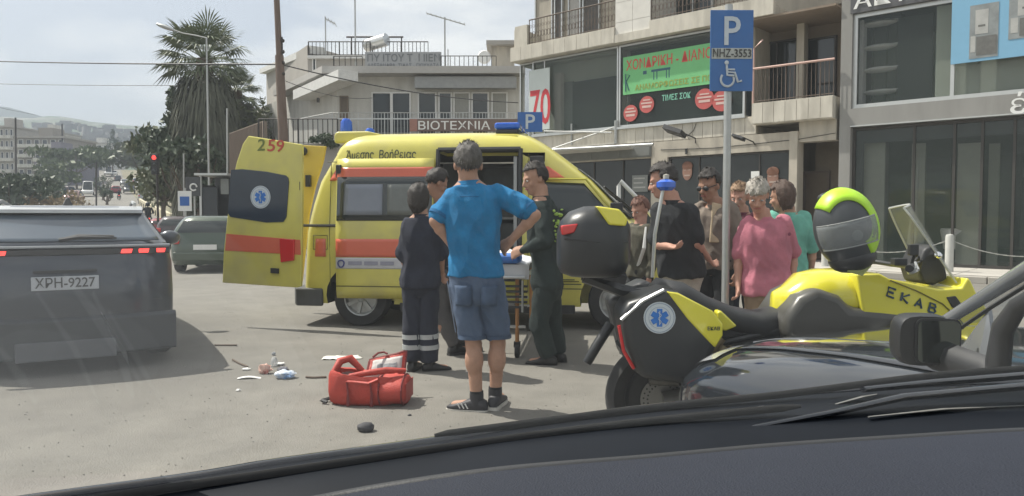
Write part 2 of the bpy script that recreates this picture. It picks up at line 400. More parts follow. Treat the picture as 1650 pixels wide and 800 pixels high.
for lab, px, py, Y, r, mi, n, sz in (
    ('dark bushy tree at the left foot of the tall palm', 282, 150, 44, 1.9, 2, 2600, .2), ('broad olive tree rising behind the red traffic light', 262, 212, 52, 2.8, 1, 2400, .24),
    ('leafy tree standing directly under the tall palm skirt', 318, 208, 40, 2.3, 2, 2200, .2), ('green tree behind the dark bus shelter', 362, 235, 46, 2.4, 0, 1800, .2),
    ('reddish green oleander by the side wall of the balcony house', 408, 155, 46, 1.7, 1, 1400, .16)):
    p = W(px, py, Y); tree('street_tree', lab, (p.x, Y, terrain(Y)), p.z - terrain(Y), r, n, sz, mi, 0.22, th=.3)
for lab, px, py, Y, r, mi in (
    ('big round tree right of the distant road, behind the light', 222, 222, 170, 8.5, 1), ('tree left of the distant road behind the parked white bus', 122, 232, 165, 9, 0),
    ('narrow dark cypress above the distant road', 181, 214, 230, 2.6, 2), ('low dark tree at the very left behind the roof of the dark car', 15, 272, 75, 4.2, 2),
    ('second low dark tree at the left, nearer the car park', 40, 284, 82, 3.6, 2), ('tree beside the road just behind the distant grey van', 252, 264, 125, 3.0, 0),
    ('small tree between the street light poles on the distant median', 166, 283, 118, 1.3, 2), ('rounded bush on the distant median beside the rider', 172, 304, 100, 1.1, 2),
    ('pale tree in front of the grey apartment block', 92, 268, 150, 6, 0), ('tree crowning the bend where the road climbs', 152, 258, 260, 7, 1),
    ('tree behind the yellow barrier right of the road', 280, 284, 66, 1.9, 1)):
    p = W(px, py, Y); tree('roadside_tree', lab, (p.x, Y, terrain(Y)), max(2, p.z - terrain(Y)), r, 1500, r * .075, mi, 0.25, th=.42 if Y > 160 else .22)
for lab, px, py, Y, r in (('dry golden scrub mound behind the roof of the dark car', 58, 303, 80, 4.0), ('second dry scrub mound beside the parked white bus', 92, 304, 84, 3.2)):
    b = MB(); p = W(px, py, Y); leafcloud(b, (0, 0, .6), (r, 3, 1.3), 1400, .22, 20); o = b.build('dry_scrub', mat('dry_scrub', (0.30, 0.23, 0.13), 0.9, var=0.3, vscale=1), fix=False)
    o.location = (p.x, Y, terrain(Y)); tag(o, lab, 'shrub')
# loose grit and small stones scattered over the road
q = MB()
for i in range(1300):
    y = random.uniform(3.6, 12); x = random.uniform(-.75, .4) * y * .9; r = random.uniform(.002, .006)
    q.ell((x, y, .006 + r * .4), (r, r * .8, r * .6), None, 5, 3)
q.build('road_gravel', mat('grit', (.20, .19, .165), .9, var=.4, vscale=3), kind='stuff')
# ------------------------------------------------------------------ stone building with balconies
def part(name, m, parent, a, b_, bevel=0.0, label=None):
    q = MB(); q.bb(a, b_); o = q.build(name, m, parent, bevel=bevel)
    if label: o['label'] = label
    return o
def framed(parent, x0, x1, z0, z1, y, fr=0.05, fm=alu, gm=pane, name='window', mull=(), glass='pane', depth=0.08, hm=()):
    f = MB()
    f.bb((x0, y - .02, z0), (x0 + fr, y + depth, z1)); f.bb((x1 - fr, y - .02, z0), (x1, y + depth, z1))
    f.bb((x0 + fr, y - .02, z0), (x1 - fr, y + depth, z0 + fr)); f.bb((x0 + fr, y - .02, z1 - fr), (x1 - fr, y + depth, z1))
    for m_ in mull: f.bb((m_ - fr * .4, y - .01, z0 + fr), (m_ + fr * .4, y + depth * .8, z1 - fr))
    for m_ in hm: f.bb((x0 + fr, y - .008, m_ - fr * .4), (x1 - fr, y + depth * .7, m_ + fr * .4))
    o = f.build(name, fm, parent)
    ms = [x0 + fr] + sorted(mull) + [x1 - fr]
    for a, c in zip(ms, ms[1:]):
        g = MB(); g.bb((a + .003, y + depth * .35, z0 + fr), (c - .003, y + depth * .35 + .008, z1 - fr)); g.build(glass, gm, o)
    return o
def railing(parent, x0, x1, z0, z1, y, m, gap=0.13, r=0.009, ornate=False, name='railing', top=0.022, y1=None):
    y1 = y if y1 is None else y1
    q = MB(); L = math.hypot(x1 - x0, y1 - y); n = max(2, int(L / gap))
    P = lambda t, z: Vector((lerp(x0, x1, t), lerp(y, y1, t), z))
    q.tube([P(0, z1), P(1, z1)], top, 6); q.tube([P(0, z0 + .06), P(1, z0 + .06)], .012, 5)
    for i in range(n + 1):
        t = i / n
        q.tube([P(t, z0), P(t, z1)], r if i % 8 else r * 1.9, 5)
        if ornate and i < n:
            c = P((i + .5) / n, z0 + .33)
            q.tube([c + Vector((math.cos(a) * gap * .42, 0, math.sin(a) * .11)) for a in [k * math.pi / 4 for k in range(9)]], .008, 4, False)
            c = P((i + .5) / n, z0 + .62); q.tube([c + Vector((math.cos(a) * gap * .3, 0, math.sin(a) * .06)) for a in [k * math.pi / 3 for k in range(7)]], .006, 4, False)
    return q.build(name, m, parent, smooth=50)
SB = thing('apartment_building', 'stone clad balcony building with glazed mezzanine and green banner, left of the grey shop', 'building', FO, FF.rz)
X = lambda px, i=0.0: FF.x(px, i)
Z = lambda px, py, i=0.0: FF.z(px, py, i)
xL, xA, xB, xC, xR = X(835), X(857), X(996), X(1198), X(1346)
zw0, zw1, zb, zc = Z(1100, 196), Z(1100, 55) + 0.0, Z(1000, 72), Z(1000, 46)
zl = Z(1100, 226)                         # bottom of mezzanine band
zr = Z(1000, 2)                           # top of the balcony railing
# body behind everything
part('wall', cream, SB, (xL + .2, 3.0, .13), (xR, 9, 10.5))
part('wall', cream, SB, (xL + .05, 1.2, zc), (xB - .1, 3.0, 10.3))
part('wall', stone, SB, (xL + .1, .9, .13), (xL + .3, 3.0, zl))
# mezzanine band, cladding pieces
part('mezzanine_beam', stone, SB, (xL, .02, zl), (xC + .35, 3.0, zw0 - .04))
n = 14
for i in range(n):
    a = lerp(xB, xC + .35, i / n); c = lerp(xB, xC + .35, (i + 1) / n)
    part('cladding_panel', stone, SB, (a + .006, -.015, zl + .02), (c - .006, .018, zw0 - .07))
n = 8
for i in range(n):
    a = lerp(xL, xB, i / n); c = lerp(xL, xB, (i + 1) / n)
    part('cladding_panel', stone, SB, (a + .006, -.015, zl + .02), (c - .006, .018, zw0 - .07))
part('sill', alu, SB, (xL, -.10, zw0 - .068), (xC + .05, .3, zw0 - .0))
# mezzanine interiors
dgreen = mat('dim_greenish_room', (0.12, 0.135, 0.12), 0.9, var=0.15, vscale=.8)
lgreen = mat('pale_room_wall', (0.40, 0.43, 0.37), 0.9, var=0.1, vscale=.8)
part('room_wall', lgreen, SB, (xL + .1, .62, zw0), (xB - .04, .68, zb - .13))
part('room_ceiling', lgreen, SB, (xL + .05, .25, zb - .12), (xC, 2.8, zb - .004))
part('room_column', mat('column_cream', (.5, .48, .42), .9), SB, (X(893, .3), .3, zw0), (X(903, .3), .5, zb - .5))
part('room_wall', mat('dark_room_panel', (.05, .058, .055), .9, var=.2), SB, (X(922, .5), .5, zw0 + .12), (X(991, .5) , .56, zb - .85))
part('room_panel', mat('room_mid_grey', (.17, .19, .17), .9), SB, (X(900, .52), .55, zw0 + .1), (X(922, .52), .60, zb - .8))
framed(SB, xA, xB - .04, zw0, zb - .03, 0.04, .05, alu, pane, mull=[X(876)])
framed(SB, xB, xC, zw0, zb - .03, 0.02, .06, alu, pane)
framed(SB, xL, xA - .005, zw0, zb - .03, 0.1, .045, alu, pane)
part('pier', stone, SB, (xB - .035, .1, zw0), (xB - .005, .5, zb - .03))
# dark board standing in for the unlit room behind the right window and banner
part('dark_room_board', mat('unlit_room_black', (.022, .03, .028), .6, var=.2), SB, (xB + .07, .55, zw0 + .05), (xC - .05, .6, zb - .13))
# 70 sign panel
sx0, sx1 = X(853), X(886)
part('sale_panel', mat('sale_panel_white', (.55, .60, .58), .5, var=.05), SB, (sx0, -.03, Z(870, 210)), (sx1, -.012, Z(870, 112)))
text('70', 1.7, 'sale_lettering', mat('sale_red', (.55, .04, .05), .5), SB, (sx0 + .06, -.034, Z(870, 200)), width=(sx1 - sx0) * .98, bold=.02)
# green banner, surveyed corners
gx0, gx1 = X(1004, .02), X(1147, .02)
gz0, gz1 = Z(1004, 154), Z(1004, 93.5)
bx1 = X(1178)
ban = part('banner', mat('banner_green', (.17, .50, .20), .6, var=.06), SB, (gx0, -.022, gz0), (bx1, -.010, gz1))
bred = mat('banner_red', (.62, .08, .06), .5)
H = gz1 - gz0
text('ΧΟΝΔΡΙΚΗ - ΔΙΑΝΟΜΗ', H * .36, 'banner_lettering', bred, SB, (gx0 + .12, -.026, gz0 + H * .64), width=(bx1 - gx0) - .22, bold=.012)
text('ΑΝΑΜΟΡΦΩΣΕΙΣ ΣΕ ΠΟΛΥ', H * .2, 'banner_lettering', mat('banner_olive', (.30, .33, .05), .5), SB, (gx0 + .45, -.026, gz0 + H * .08), width=(bx1 - gx0) - .75, bold=.006)
q = MB(); bw = bx1 - gx0
q.bb((gx0 + bw * .28, -.026, gz0 + H * .50), (gx0 + bw * .46, -.022, gz0 + H * .56))
for k in (.30, .33, .42, .445): q.bb((gx0 + bw * k, -.026, gz0 + H * .30), (gx0 + bw * (k + .008), -.022, gz0 + H * .50))
q.bb((gx0 + bw * .20, -.026, gz0 + H * .47), (gx0 + bw * .235, -.022, gz0 + H * .56))
q.tube([(gx0 + .1, -.026, gz0 + .1), (gx0 + .1, -.026, gz0 + H * .55), (gx0 + .25, -.026, gz0 + H * .5), (gx0 + .12, -.026, gz0 + H * .35), (gx0 + .22, -.026, gz0 + .12)], .018, 5)
q.build('banner_drawing', mat('banner_ink', (.03, .10, .14), .5), SB)
text('ΤΙΜΕΣ ΣΟΚ', .24, 'window_lettering', mat('window_mint', (.25, .60, .45), .5), SB, (X(1066, .03), .005, Z(1085, 161)), width=X(1112) - X(1066), bold=.006)
for px, py, r in ((1017, 183, .26), (1043, 169, .26), (1136, 160, .30), (1164, 163, .30)):
    x, z = FF.loc(px, py, .03); q = MB()
    q.cur = 0; q.lathe([(0, 0.0), (r, 0.0), (r, .012), (0, .012)], (x, -.012, z), 'y', 24)
    q.cur = 1; q.bb((x - r * .75, -.018, z + .02), (x + r * .75, -.0125, z + .07)); q.bb((x - r * .6, -.018, z - .10), (x + r * .6, -.0125, z - .03)); q.bb((x - r * .5, -.018, z + .12), (x + r * .5, -.0125, z + .16))
    q.build('round_sticker', [mat('sticker_red', (.50, .10, .09), .5, var=.15), mat('sticker_print', (.62, .45, .40), .5)], SB)
# balcony slab over the mezzanine
part('balcony_slab', stone, SB, (xL - .12, -.28, zb), (xC + .9, 3.0, zb + .25))
for x0, x1 in ((xL - .12, xB),):
    n = 9
    for i in range(n):
        part('cladding_panel', stone, SB, (lerp(x0, x1, i / n) + .005, -.295, zb + .02), (lerp(x0, x1, (i + 1) / n) - .005, -.283, zc - .03))
part('parapet', stone, SB, (xL - .12, -.28, zb + .25), (xB, -.08, zc))
part('parapet', stone, SB, (xL - .12, -.08, zb + .25), (xL + .08, 2.9, Z(830, 50)))
part('parapet', stone, SB, (xL + .08, -.27, zc), (X(857), -.10, Z(840, 46)))
railing(SB, X(858), xB - .02, zc, zr, -.18, brniron, .13, ornate=True)
# corner pier with tiled cladding
px0, px1 = xB, X(1052)
wst = mat('white_stone', (.66, .64, .59), .7, var=.1, vscale=3)
part('pier', wst, SB, (px0, -.20, zc - .5), (px1, 1.5, 10.4))
for j in range(6):
    zz = zc - .5 + j * .62
    for a, c in ((px0, (px0 + px1) / 2), ((px0 + px1) / 2, px1)):
        part('cladding_panel', wst, SB, (a + .006, -.222, zz + .006), (c - .006, -.203, zz + .614))
# right upper balcony parapet and rail
part('parapet', stone, SB, (px1, -.28, zb + .25), (xC + .9, -.10, zc - .02))
railing(SB, px1 + .02, xC + .9, zc, zr, -.19, brniron, .13, ornate=True)
# upper storey doors and curtains behind the left railing
for a, c, m_ in ((862, 890, cream), (893, 906, mat('dark_shutter', (.10, .095, .09), .7)), (915, 935, mat('curtain', (.45, .44, .42), .9, var=.15, stretch=(14, 1, .4))), (938, 965, mat('dark_shutter', (.1, .1, .1), .7))):
    o = framed(SB, X(a, 1.1), X(c, 1.1), zc + .05, 9.4, 1.08, .05, alu, m_, name='balcony_door', glass='shutter')
o = framed(SB, X(1075, 1.1), X(1140, 1.1), zc + .05, 9.4, 1.30, .05, alu, darkgl, name='balcony_door', mull=[X(1108, 1.1)])
part('upper_wall', cream, SB, (px1, 1.42, zc - .1), (xR, 3.0, 10.4))
part('roof_slab', stone, SB, (xL - .1, -.28, 10.4), (xR, 9, 10.7))
# right bay: first floor balcony
zf0, zf1 = Z(1250, 200), Z(1250, 166)
part('balcony_slab', stone, SB, (xC + .352, -.30, zf0), (xR, 2.9, zf1))
n = 7
for i in range(n): part('cladding_panel', stone, SB, (lerp(xC + .352, xR, i / n) + .006, -.318, zf0 + .02), (lerp(xC + .352, xR, (i + 1) / n) - .006, -.303, zf1 - .02))
railing(SB, X(1217), xR - .02, zf1, Z(1280, 106), -.22, brniron, .11)
q = MB(); q.tube([(X(1217), -.22, zf1), (X(1217), -.22, Z(1217, 82)), (X(1228), -.1, Z(1228, 66))], .03, 8); q.tube([(X(1215), -.24, Z(1217, 114)), (xR, -.24, Z(1345, 98))], .032, 8); q.build('handrail', pinkrail, SB, smooth=50)
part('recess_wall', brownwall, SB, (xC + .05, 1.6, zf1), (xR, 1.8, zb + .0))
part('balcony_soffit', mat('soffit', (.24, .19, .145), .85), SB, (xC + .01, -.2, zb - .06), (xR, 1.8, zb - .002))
framed(SB, X(1213, 1.6), X(1283, 1.6), zf1 + .02, Z(1250, 68, 1.6), 1.52, .05, iron, darkgl, name='balcony_door', mull=[X(1250, 1.6)])
framed(SB, X(1298, 1.6), X(1345, 1.6), zf1 + .02, Z(1320, 62, 1.6), 1.52, .05, iron, darkgl, name='balcony_door')
part('pillar', cream, SB, (X(1284, 1.2), 1.0, zf1), (X(1296, 1.2), 1.3, zb - .06))
part('side_wall', cream, SB, (xC - .02, .5, zw0), (xC + .06, 3.0, zb))
# ground floor
shopdark = mat('shopfront_black', (.018, .022, .022), .12, var=.1)
zt = Z(1100, 252)
part('lintel', cream, SB, (X(905), .05, zt), (X(1050), .3, zl - .0), label='plain cream lintel over the grey shop shutter')
part('lintel', cream, SB, (X(1050), -.02, zt), (X(1285), .3, zl - .0))
part('fascia_board', mat('fascia_grey', (.16, .165, .155), .6), SB, (X(835), -.06, Z(960, 258)), (X(1050), .03, Z(960, 237)))
for a, c in ((905, 955), (958, 1000), (1003, 1048)): part('fascia_panel', mat('fascia_grey', (.16, .165, .155), .6), SB, (X(a), -.075, Z(960, 256)), (X(c), -.062, Z(960, 240)))
framed(SB, X(905), X(1048), .16, Z(960, 259), .08, .05, iron, shopdark, name='shop_window', mull=[X(955), X(1002)])
part('pier', cream, SB, (X(1050), -.04, .13), (X(1076), .35, zt - .002))
framed(SB, X(1077), X(1272), .16, zt - .01, .06, .05, iron, shopdark, name='shop_window', mull=[X(1125), X(1172), X(1222)])
part('pier', cream, SB, (X(1273), -.10, .13), (X(1286), .35, zl))
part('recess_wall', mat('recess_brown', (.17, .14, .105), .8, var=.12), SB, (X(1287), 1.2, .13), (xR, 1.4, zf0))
part('recess_lintel', cream, SB, (X(1286), .0, Z(1310, 228)), (xR, .4, zf0 - .003))
framed(SB, X(1296, 1.2), X(1338, 1.2), .15, 2.6, 1.12, .06, brniron, mat('brown_door', (.13, .10, .07), .6), name='entrance_door', glass='door_panel')
# posters with a smiling face, on the shop glass
for px, py in ((1106, 277), (1244, 287)):
    x, z = FF.loc(px, py); q = MB()
    q.cur = 0; q.ell((x, .052, z), (.16, .012, .26), None, 16, 10)
    q.cur = 1; q.ell((x, .049, z + .17), (.175, .014, .14), None, 14, 8)
    q.cur = 2; q.bb((x - .09, .036, z - .13), (x + .09, .040, z - .09)); q.bb((x - .11, .036, z + .04), (x - .04, .042, z + .06)); q.bb((x + .04, .036, z + .04), (x + .11, .042, z + .06))
    q.build('face_poster', [mat('poster_skin', (.27, .15, .11), .6, var=.12), mat('poster_hair', (.16, .07, .04), .6), mat('poster_line', (.42, .33, .28), .6)], SB)
x, z = FF.loc(1216, 282); part('notice', white, SB, (x - .12, .03, z - .1), (x + .12, .04, z + .1))
x, z = FF.loc(1030, 296)
part('menu_board', mat('notice_grey', (.20, .21, .20), .7), SB, (x - .28, .03, z - .26), (x + .28, .05, z + .26))
for k, wd in enumerate((.4, .34, .42)): part('board_line', mat('notice_print', (.42, .42, .40), .7), SB, (x - .22, .022, z + .14 - k * .14), (x - .22 + wd, .029, z + .18 - k * .14))
# retractable awning arms and floodlights
q = MB()
for a, c in (((X(878), -.05, Z(878, 212)), (X(985, -1.2), -1.2, Z(985, 214, -1.2))), ((X(992), -.05, Z(992, 205)), (X(890, -1.2), -1.2, Z(890, 240, -1.2)))): q.tube([a, c], .022, 6)
q.tube([(X(870, -1.2), -1.2, Z(870, 243, -1.2)), (X(1052, -1.2), -1.2, Z(1052, 233, -1.2))], .045, 8)
q.tube([(X(922), -.05, Z(922, 200)), (X(922), -.05, Z(922, 234))], .03, 6); q.tube([(X(994), -.08, Z(994, 195)), (X(994), -.08, Z(994, 236))], .05, 6)
q.build('awning_frame', steel, SB, smooth=50)
q = MB(); q.box((X(938, -.6), -.6, Z(938, 241, -.6)), (3.2, 1.1, .03), Matrix.Rotation(-.08, 3, 'X')); q.build('folded_awning', mat('awning_cloth', (.42, .41, .37), .9), SB)
for px, py, s in ((1087, 212, 1.0), (1190, 222, .55)):
    x, z = FF.loc(px, py, -.7); q = MB()
    q.box((x, -.7, z), (.62 * s, .42 * s, .13 * s), Matrix.Rotation(.35, 3, 'Y') @ Matrix.Rotation(-.3, 3, 'X'))
    q.tube([(x + .1, -.6, z), (x + .45 * s, -.3, z - .2 * s), (x + .3 * s, 0.0, z - .3 * s)], .02, 6)
    fl = q.build('floodlight', black, SB, bevel=.02)
q = MB(); q.tube([(X(1120, -.05), -.03, zw0 - .1), (X(1116, -.05), -.03, zw0 - .3), (X(1106, -.05), -.03, zw0 - .45), (X(1109, -.05), -.03, zl)], .009, 5); q.tube([(X(1065), -.03, zl - .25), (X(1150), -.03, zl - .30), (X(1285), -.03, zl - .22), (X(1345), .0, zl - .12)], .009, 5); q.build('cable', black, SB)
part('door_bell', black, SB, (X(1105), -.06, Z(1105, 249)), (X(1108), -.03, Z(1105, 240)))

# ------------------------------------------------------------------ grey showroom
GB = thing('grey_showroom', 'two storey grey bathroom showroom with big glass fronts and light blue billboard', 'building', FO, FF.rz)
gp0, gp1 = X(1350) + .05, X(1371)
XE = 12.0
part('wall', greywall, GB, (gp0, 3.6, .13), (XE, 9, 8.6))
part('pier', greywall, GB, (gp0, -.12, .13), (gp1, 3.6, 8.6))
zg0, zg1 = Z(1400, 202), Z(1400, 174)
zu1 = Z(1400, 20)
part('beam', greywall, GB, (gp1, -.12, zg0), (XE, 3.6, zg1))
part('drip_edge', alu, GB, (gp1, -.15, zg0 - .03), (XE, .1, zg0 - .002))
part('top_beam', mat('sign_fascia_dark', (.09, .09, .095), .5), GB, (gp1 - .05, -.14, zu1), (XE, 3.6, 8.2))
part('roof_slab', greywall, GB, (gp1, -.12, 8.2), (XE, 3.6, 8.6))
text('ΑΚΤΙΣ ΜΠΑΝΙΟ', .52, 'shop_lettering', whiteprint, GB, (gp1 + .02, -.16, zu1 + .10), bold=.012, wx=1.25)
framed(GB, gp1, XE - .1, zg1 + .004, zu1 - .004, .0, .10, alu, pane, mull=[X(1530), X(1530) + 3])
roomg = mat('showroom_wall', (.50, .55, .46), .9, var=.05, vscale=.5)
part('room_wall', roomg, GB, (X(1500), .16, zg1 + .11), (XE - .2, .22, zu1 - .1))
part('room_wall', roomg, GB, (gp1, 3.3, zg1), (X(1500) + .5, 3.4, zu1))
part('room_partition', mat('showroom_dark', (.035, .04, .043), .8), GB, (X(1441, .5), .5, zg1 + .1), (X(1497, .5), .6, Z(1470, 26, .5)))
part('room_side', white, GB, (gp1 + .05, .3, zg1 + .1), (X(1392, .6), .6, zu1 - .1))
part('room_backdrop', mat('showroom_mid', (.13, .14, .135), .8), GB, (X(1392, .5), .9, zg1 + .1), (X(1443, .5), 1.0, zu1 - .1))
for py in (40, 78, 114, 150):
    q = MB(); x, z = FF.loc(1420, py, .7)
    q.ell((x, .55, z), (.42, .25, .07), None, 16, 8); q.bb((x - .45, .5, z + .02), (x + .45, .8, z + .05)); q.build('display_basin', white, GB, smooth=40)
q = MB()
for px in (1402, 1424, 1440): x = X(px, .7); q.tube([(x, .75, zg1 + .1), (x, .75, Z(1420, 25, .7))], .02, 6)
q.build('display_rack', iron, GB)
part('display_shelf', mat('shelf_dark', (.05, .05, .05), .6), GB, (X(1392, .7), .5, Z(1415, 34, .7)), (X(1448, .7), .9, Z(1415, 24, .7)))
# billboard
bx0 = X(1527, -.15); bz0 = Z(1527, 105, -.15)
part('billboard', mat('billboard_blue', (.20, .42, .60), .5, var=.04), GB, (bx0, -.17, bz0), (bx0 + 3.6, -.125, bz0 + 2.6))
gph = [mat('photo_tone_a', (.25, .27, .27), .5, var=.35, vscale=2.5), mat('photo_tone_b', (.42, .42, .40), .5, var=.2, vscale=4), mat('photo_tone_c', (.14, .14, .13), .5, var=.3, vscale=6)]
def photo(px0, px1, py0, py1):
    x0, x1 = X(px0, -.15), X(px1, -.15); z0, z1 = Z((px0 + px1) / 2, py1, -.15), Z((px0 + px1) / 2, py0, -.15); w_, h_ = x1 - x0, z1 - z0
    q = MB(); q.bb((x0, -.178, z0), (x1, -.172, z1)); q.cur = 1; q.bb((x0 + w_ * .2, -.182, z0 + h_ * .45), (x0 + w_ * .65, -.179, z0 + h_ * .9)); q.bb((x0 + w_ * .05, -.182, z0 + h_ * .12), (x0 + w_ * .22, -.179, z0 + h_ * .42))
    q.cur = 2; q.bb((x0 + w_ * .25, -.184, z0 + h_ * .05), (x0 + w_ * .95, -.1825, z0 + h_ * .40)); q.bb((x0 + w_ * .3, -.184, z0 + h_ * .58), (x0 + w_ * .55, -.1825, z0 + h_ * .62))
    q.build('billboard_photo', gph, GB)
photo(1556, 1602, 8, 94); photo(1618, 1690, -20, 61)
text('έπιπλο μπάνιου', .62, 'shop_lettering', whiteprint, GB, (X(1622, -.13), -.15, Z(1640, 183, -.13)), bold=.014, wx=1.1)
# ground floor glass
zd = zg0 - .04
framed(GB, gp1, XE - .1, .14, zd, .08, .07, iron, pane, name='shop_window', mull=[X(1470) , X(1535), X(1580), X(1632), X(1632) + 1.1])
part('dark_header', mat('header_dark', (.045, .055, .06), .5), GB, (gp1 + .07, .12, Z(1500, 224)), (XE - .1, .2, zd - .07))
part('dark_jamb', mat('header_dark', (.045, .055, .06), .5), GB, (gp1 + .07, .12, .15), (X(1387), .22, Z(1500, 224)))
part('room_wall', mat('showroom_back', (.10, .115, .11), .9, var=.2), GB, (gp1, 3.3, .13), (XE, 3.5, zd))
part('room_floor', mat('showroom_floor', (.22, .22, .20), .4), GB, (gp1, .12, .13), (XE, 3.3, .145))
beige = mat('display_panel', (.33, .35, .30), .8, var=.08)
for a, c, i in ((1388, 1425, .3), (1468, 1490, .6), (1542, 1580, .4), (1592, 1610, .7)): part('display_panel', beige, GB, (X(a, i), i, .15), (X(c, i), i + .08, Z(a, 232, i)))
for a, c, i, t, b_ in ((1493, 1532, .6, 255, 345), (1612, 1645, .5, 250, 400)): part('display_panel', mat('display_dark', (.03, .035, .035), .5), GB, (X(a, i), i, Z(a, b_, i)), (X(c, i), i + .06, Z(a, t, i)))
q = MB(); x = X(1478, .3); q.prism([(x, .3, Z(1478, 400, .3)), (x + .02, .3, Z(1478, 255, .3)), (X(1462, .3), .3, Z(1478, 400, .3))], (0, .03, 0)); q.prism([(X(1387, .3), .3, Z(1390, 285, .3)), (X(1412, .3), .3, Z(1400, 420, .3)), (X(1400, .3), .3, Z(1400, 420, .3))], (0, .03, 0)); q.build('hanging_sheet', mat('sheet_grey', (.36, .38, .35), .7), GB)
q = MB(); x, z = FF.loc(1546, 385, .8); q.lathe([(0, 0), (.34, 0), (.42, .45), (.40, .5), (0, .48)], (x, .8, z - .25)); q.build('washbasin', white, GB, smooth=40)

# ------------------------------------------------------------------ white balcony house behind the ambulance
HY = 38.0
HF = Frame(Vector((W(545, 348, HY).x, HY, 0)), Vector((1, 0, 0)), Vector((0, 1, 0)))
HB = thing('balcony_house', 'white two storey house with balcony railings and roof terrace behind the ambulance', 'building', HF.O, 0)
hx = lambda px, i=0: HF.x(px, i); hz = lambda px, py, i=0: HF.z(px, py, i)
SD = Vector((-.576, .817, 0))          # the side facade runs back to the left
def S(px, py, off=0.0):
    """point on the side facade plane (local to HB)"""
    n_ = Vector((-.817, -.576, 0)); O = HF.O + n_ * off; d = ray(px, py); t = (O - CAMV).dot(n_) / d.dot(n_); return CAMV + d * t - HF.O
ze = hz(700, 124); zt_ = hz(700, 113)
L = 15.0
foot = lambda f, z: [Vector((-.0 - f * .6, -f, z)), Vector((hx(836) + .3, -f, z)), Vector((hx(836) + .3, 12, z)), Vector((SD.x * L - f, SD.y * L, z)), ]
q = MB(); q.prism(foot(0, 0), (0, 0, ze)); q.build('wall', whitewall, HB)
q = MB(); q.prism([Vector((-.5 * 1.0, -1.0, ze)), Vector((hx(836) + .3, -1.0, ze)), Vector((hx(836) + .3, 12, ze)), Vector((SD.x * 7.5 - .9, SD.y * 7.5, ze))], (0, 0, zt_ - ze)); q.build('roof', mat('roof_edge', (.42, .41, .39), .8, var=.08), HB)
part('awning_cassette', mat('awning_grey', (.30, .31, .31), .8), HB, (hx(672), -.75, hz(740, 146)), (hx(832), -.3, hz(740, 128)))
for a, c in ((600, 632), (632, 663), (674, 704), (707, 729), (731, 758), (760, 788), (792, 818)):
    gm = darkgl if a not in (731, 792) else mat('curtained_glass', (.30, .30, .27), .5, var=.15, stretch=(10, 1, .5))
    framed(HB, hx(a), hx(c), hz(700, 222), hz(700, 149), -.06, .07, white, gm, name='balcony_door')
framed(HB, hx(549), hx(563), hz(555, 215), hz(555, 155), -.06, .07, mat('frame_brown', (.20, .16, .12), .6), mat('shutter_brown', (.16, .13, .10), .7), name='window')
part('balcony_slab', dimwall, HB, (hx(548), -1.6, hz(700, 222) - .22), (hx(836), 0, hz(700, 222)))
railing(HB, hx(548), hx(830), hz(700, 222), hz(700, 182, -1.5), -1.5, alu, .16, .014)
q = MB(); q.bb((hx(548), -1.55, hz(700, 193, -1.5)), (hx(830), -1.52, hz(700, 191, -1.5))); q.build('rail_bar', alu, HB)
# left part of balcony turning back
q = MB(); p0 = Vector((hx(548), -1.5, 0)); p1 = S(480, 200, 1.3)
za, zb_ = hz(548, 182, -1.5), p1.z
for i in range(27):
    t = i / 26; p = p0.lerp(Vector((p1.x, p1.y, 0)), t); zz = lerp(za, za, t); q.tube([(p.x, p.y, hz(548, 232, -1.5)), (p.x, p.y, za)], .014, 5)
q.tube([(p0.x, p0.y, za), (p1.x, p1.y, za)], .03, 6); q.build('railing', alu, HB)
q = MB(); q.prism([Vector((hx(548), -1.6, 0)), Vector((p1.x - .1, p1.y, 0)), Vector((SD.x * 6.5, SD.y * 6.5, 0)), Vector((0, 0, 0))], (0, 0, .25), (0, 0, hz(548, 232, -1.5) - .25)); q.build('balcony_slab', dimwall, HB)
# side eave dropping to the left (concrete gutter)
for a, c, th in (((545, 112), (472, 146), .5),):
    A, C = S(*a, 1.0), S(*c, 1.0)
    q = MB(); q.prism([A, C, C + Vector((0, 0, -th)), A + Vector((0, 0, -th))], Vector((.817, .576, 0)) * 1.0); q.build('eave', mat('eave_white', (.62, .62, .60), .7), HB)
# upper floor volume set back, roof terrace
up = 5.0
uz0, uz1 = zt_, HF.z(560, 88, up)
part('upper_storey', dimwall, HB, (hx(498, up), up, ze), (hx(690, up), 12, uz1))
q = MB(); A, C = W(500, 68, HY + up) - HF.O, W(418, 114, HY + 13) - HF.O
q.prism([Vector((A.x, A.y, uz1 + .05)), Vector((C.x, C.y, C.z - .2)), Vector((C.x, C.y, C.z + .1)), Vector((A.x, A.y, uz1 + .5))], (.7, .5, 0)); q.build('eave', mat('eave_white', (.62, .62, .60), .7), HB)
q = MB(); q.prism([Vector((hx(498, up), up, 0)), Vector((C.x + .4, C.y + .2, 0)), Vector((C.x + 6, C.y + 1, 0)), Vector((hx(600, up), 12, 0))], (0, 0, W(430, 112, HY + 12).z)); q.build('side_wing', dimwall, HB)
railing(HB, hx(500, up), hx(691, up), uz1 - .1, HF.z(560, 68, up), up - .05, iron, .22, .02, name='railing', top=.03)
part('upper_sill', mat('eave_white', (.62, .62, .60), .7), HB, (hx(500, up), up - .3, uz1 - .28), (hx(600, up), up - .002, uz1 - .12))
framed(HB, hx(506, up), hx(512, up), ze + .3, HF.z(510, 93, up), up - .06, .05, white, darkgl, name='window')
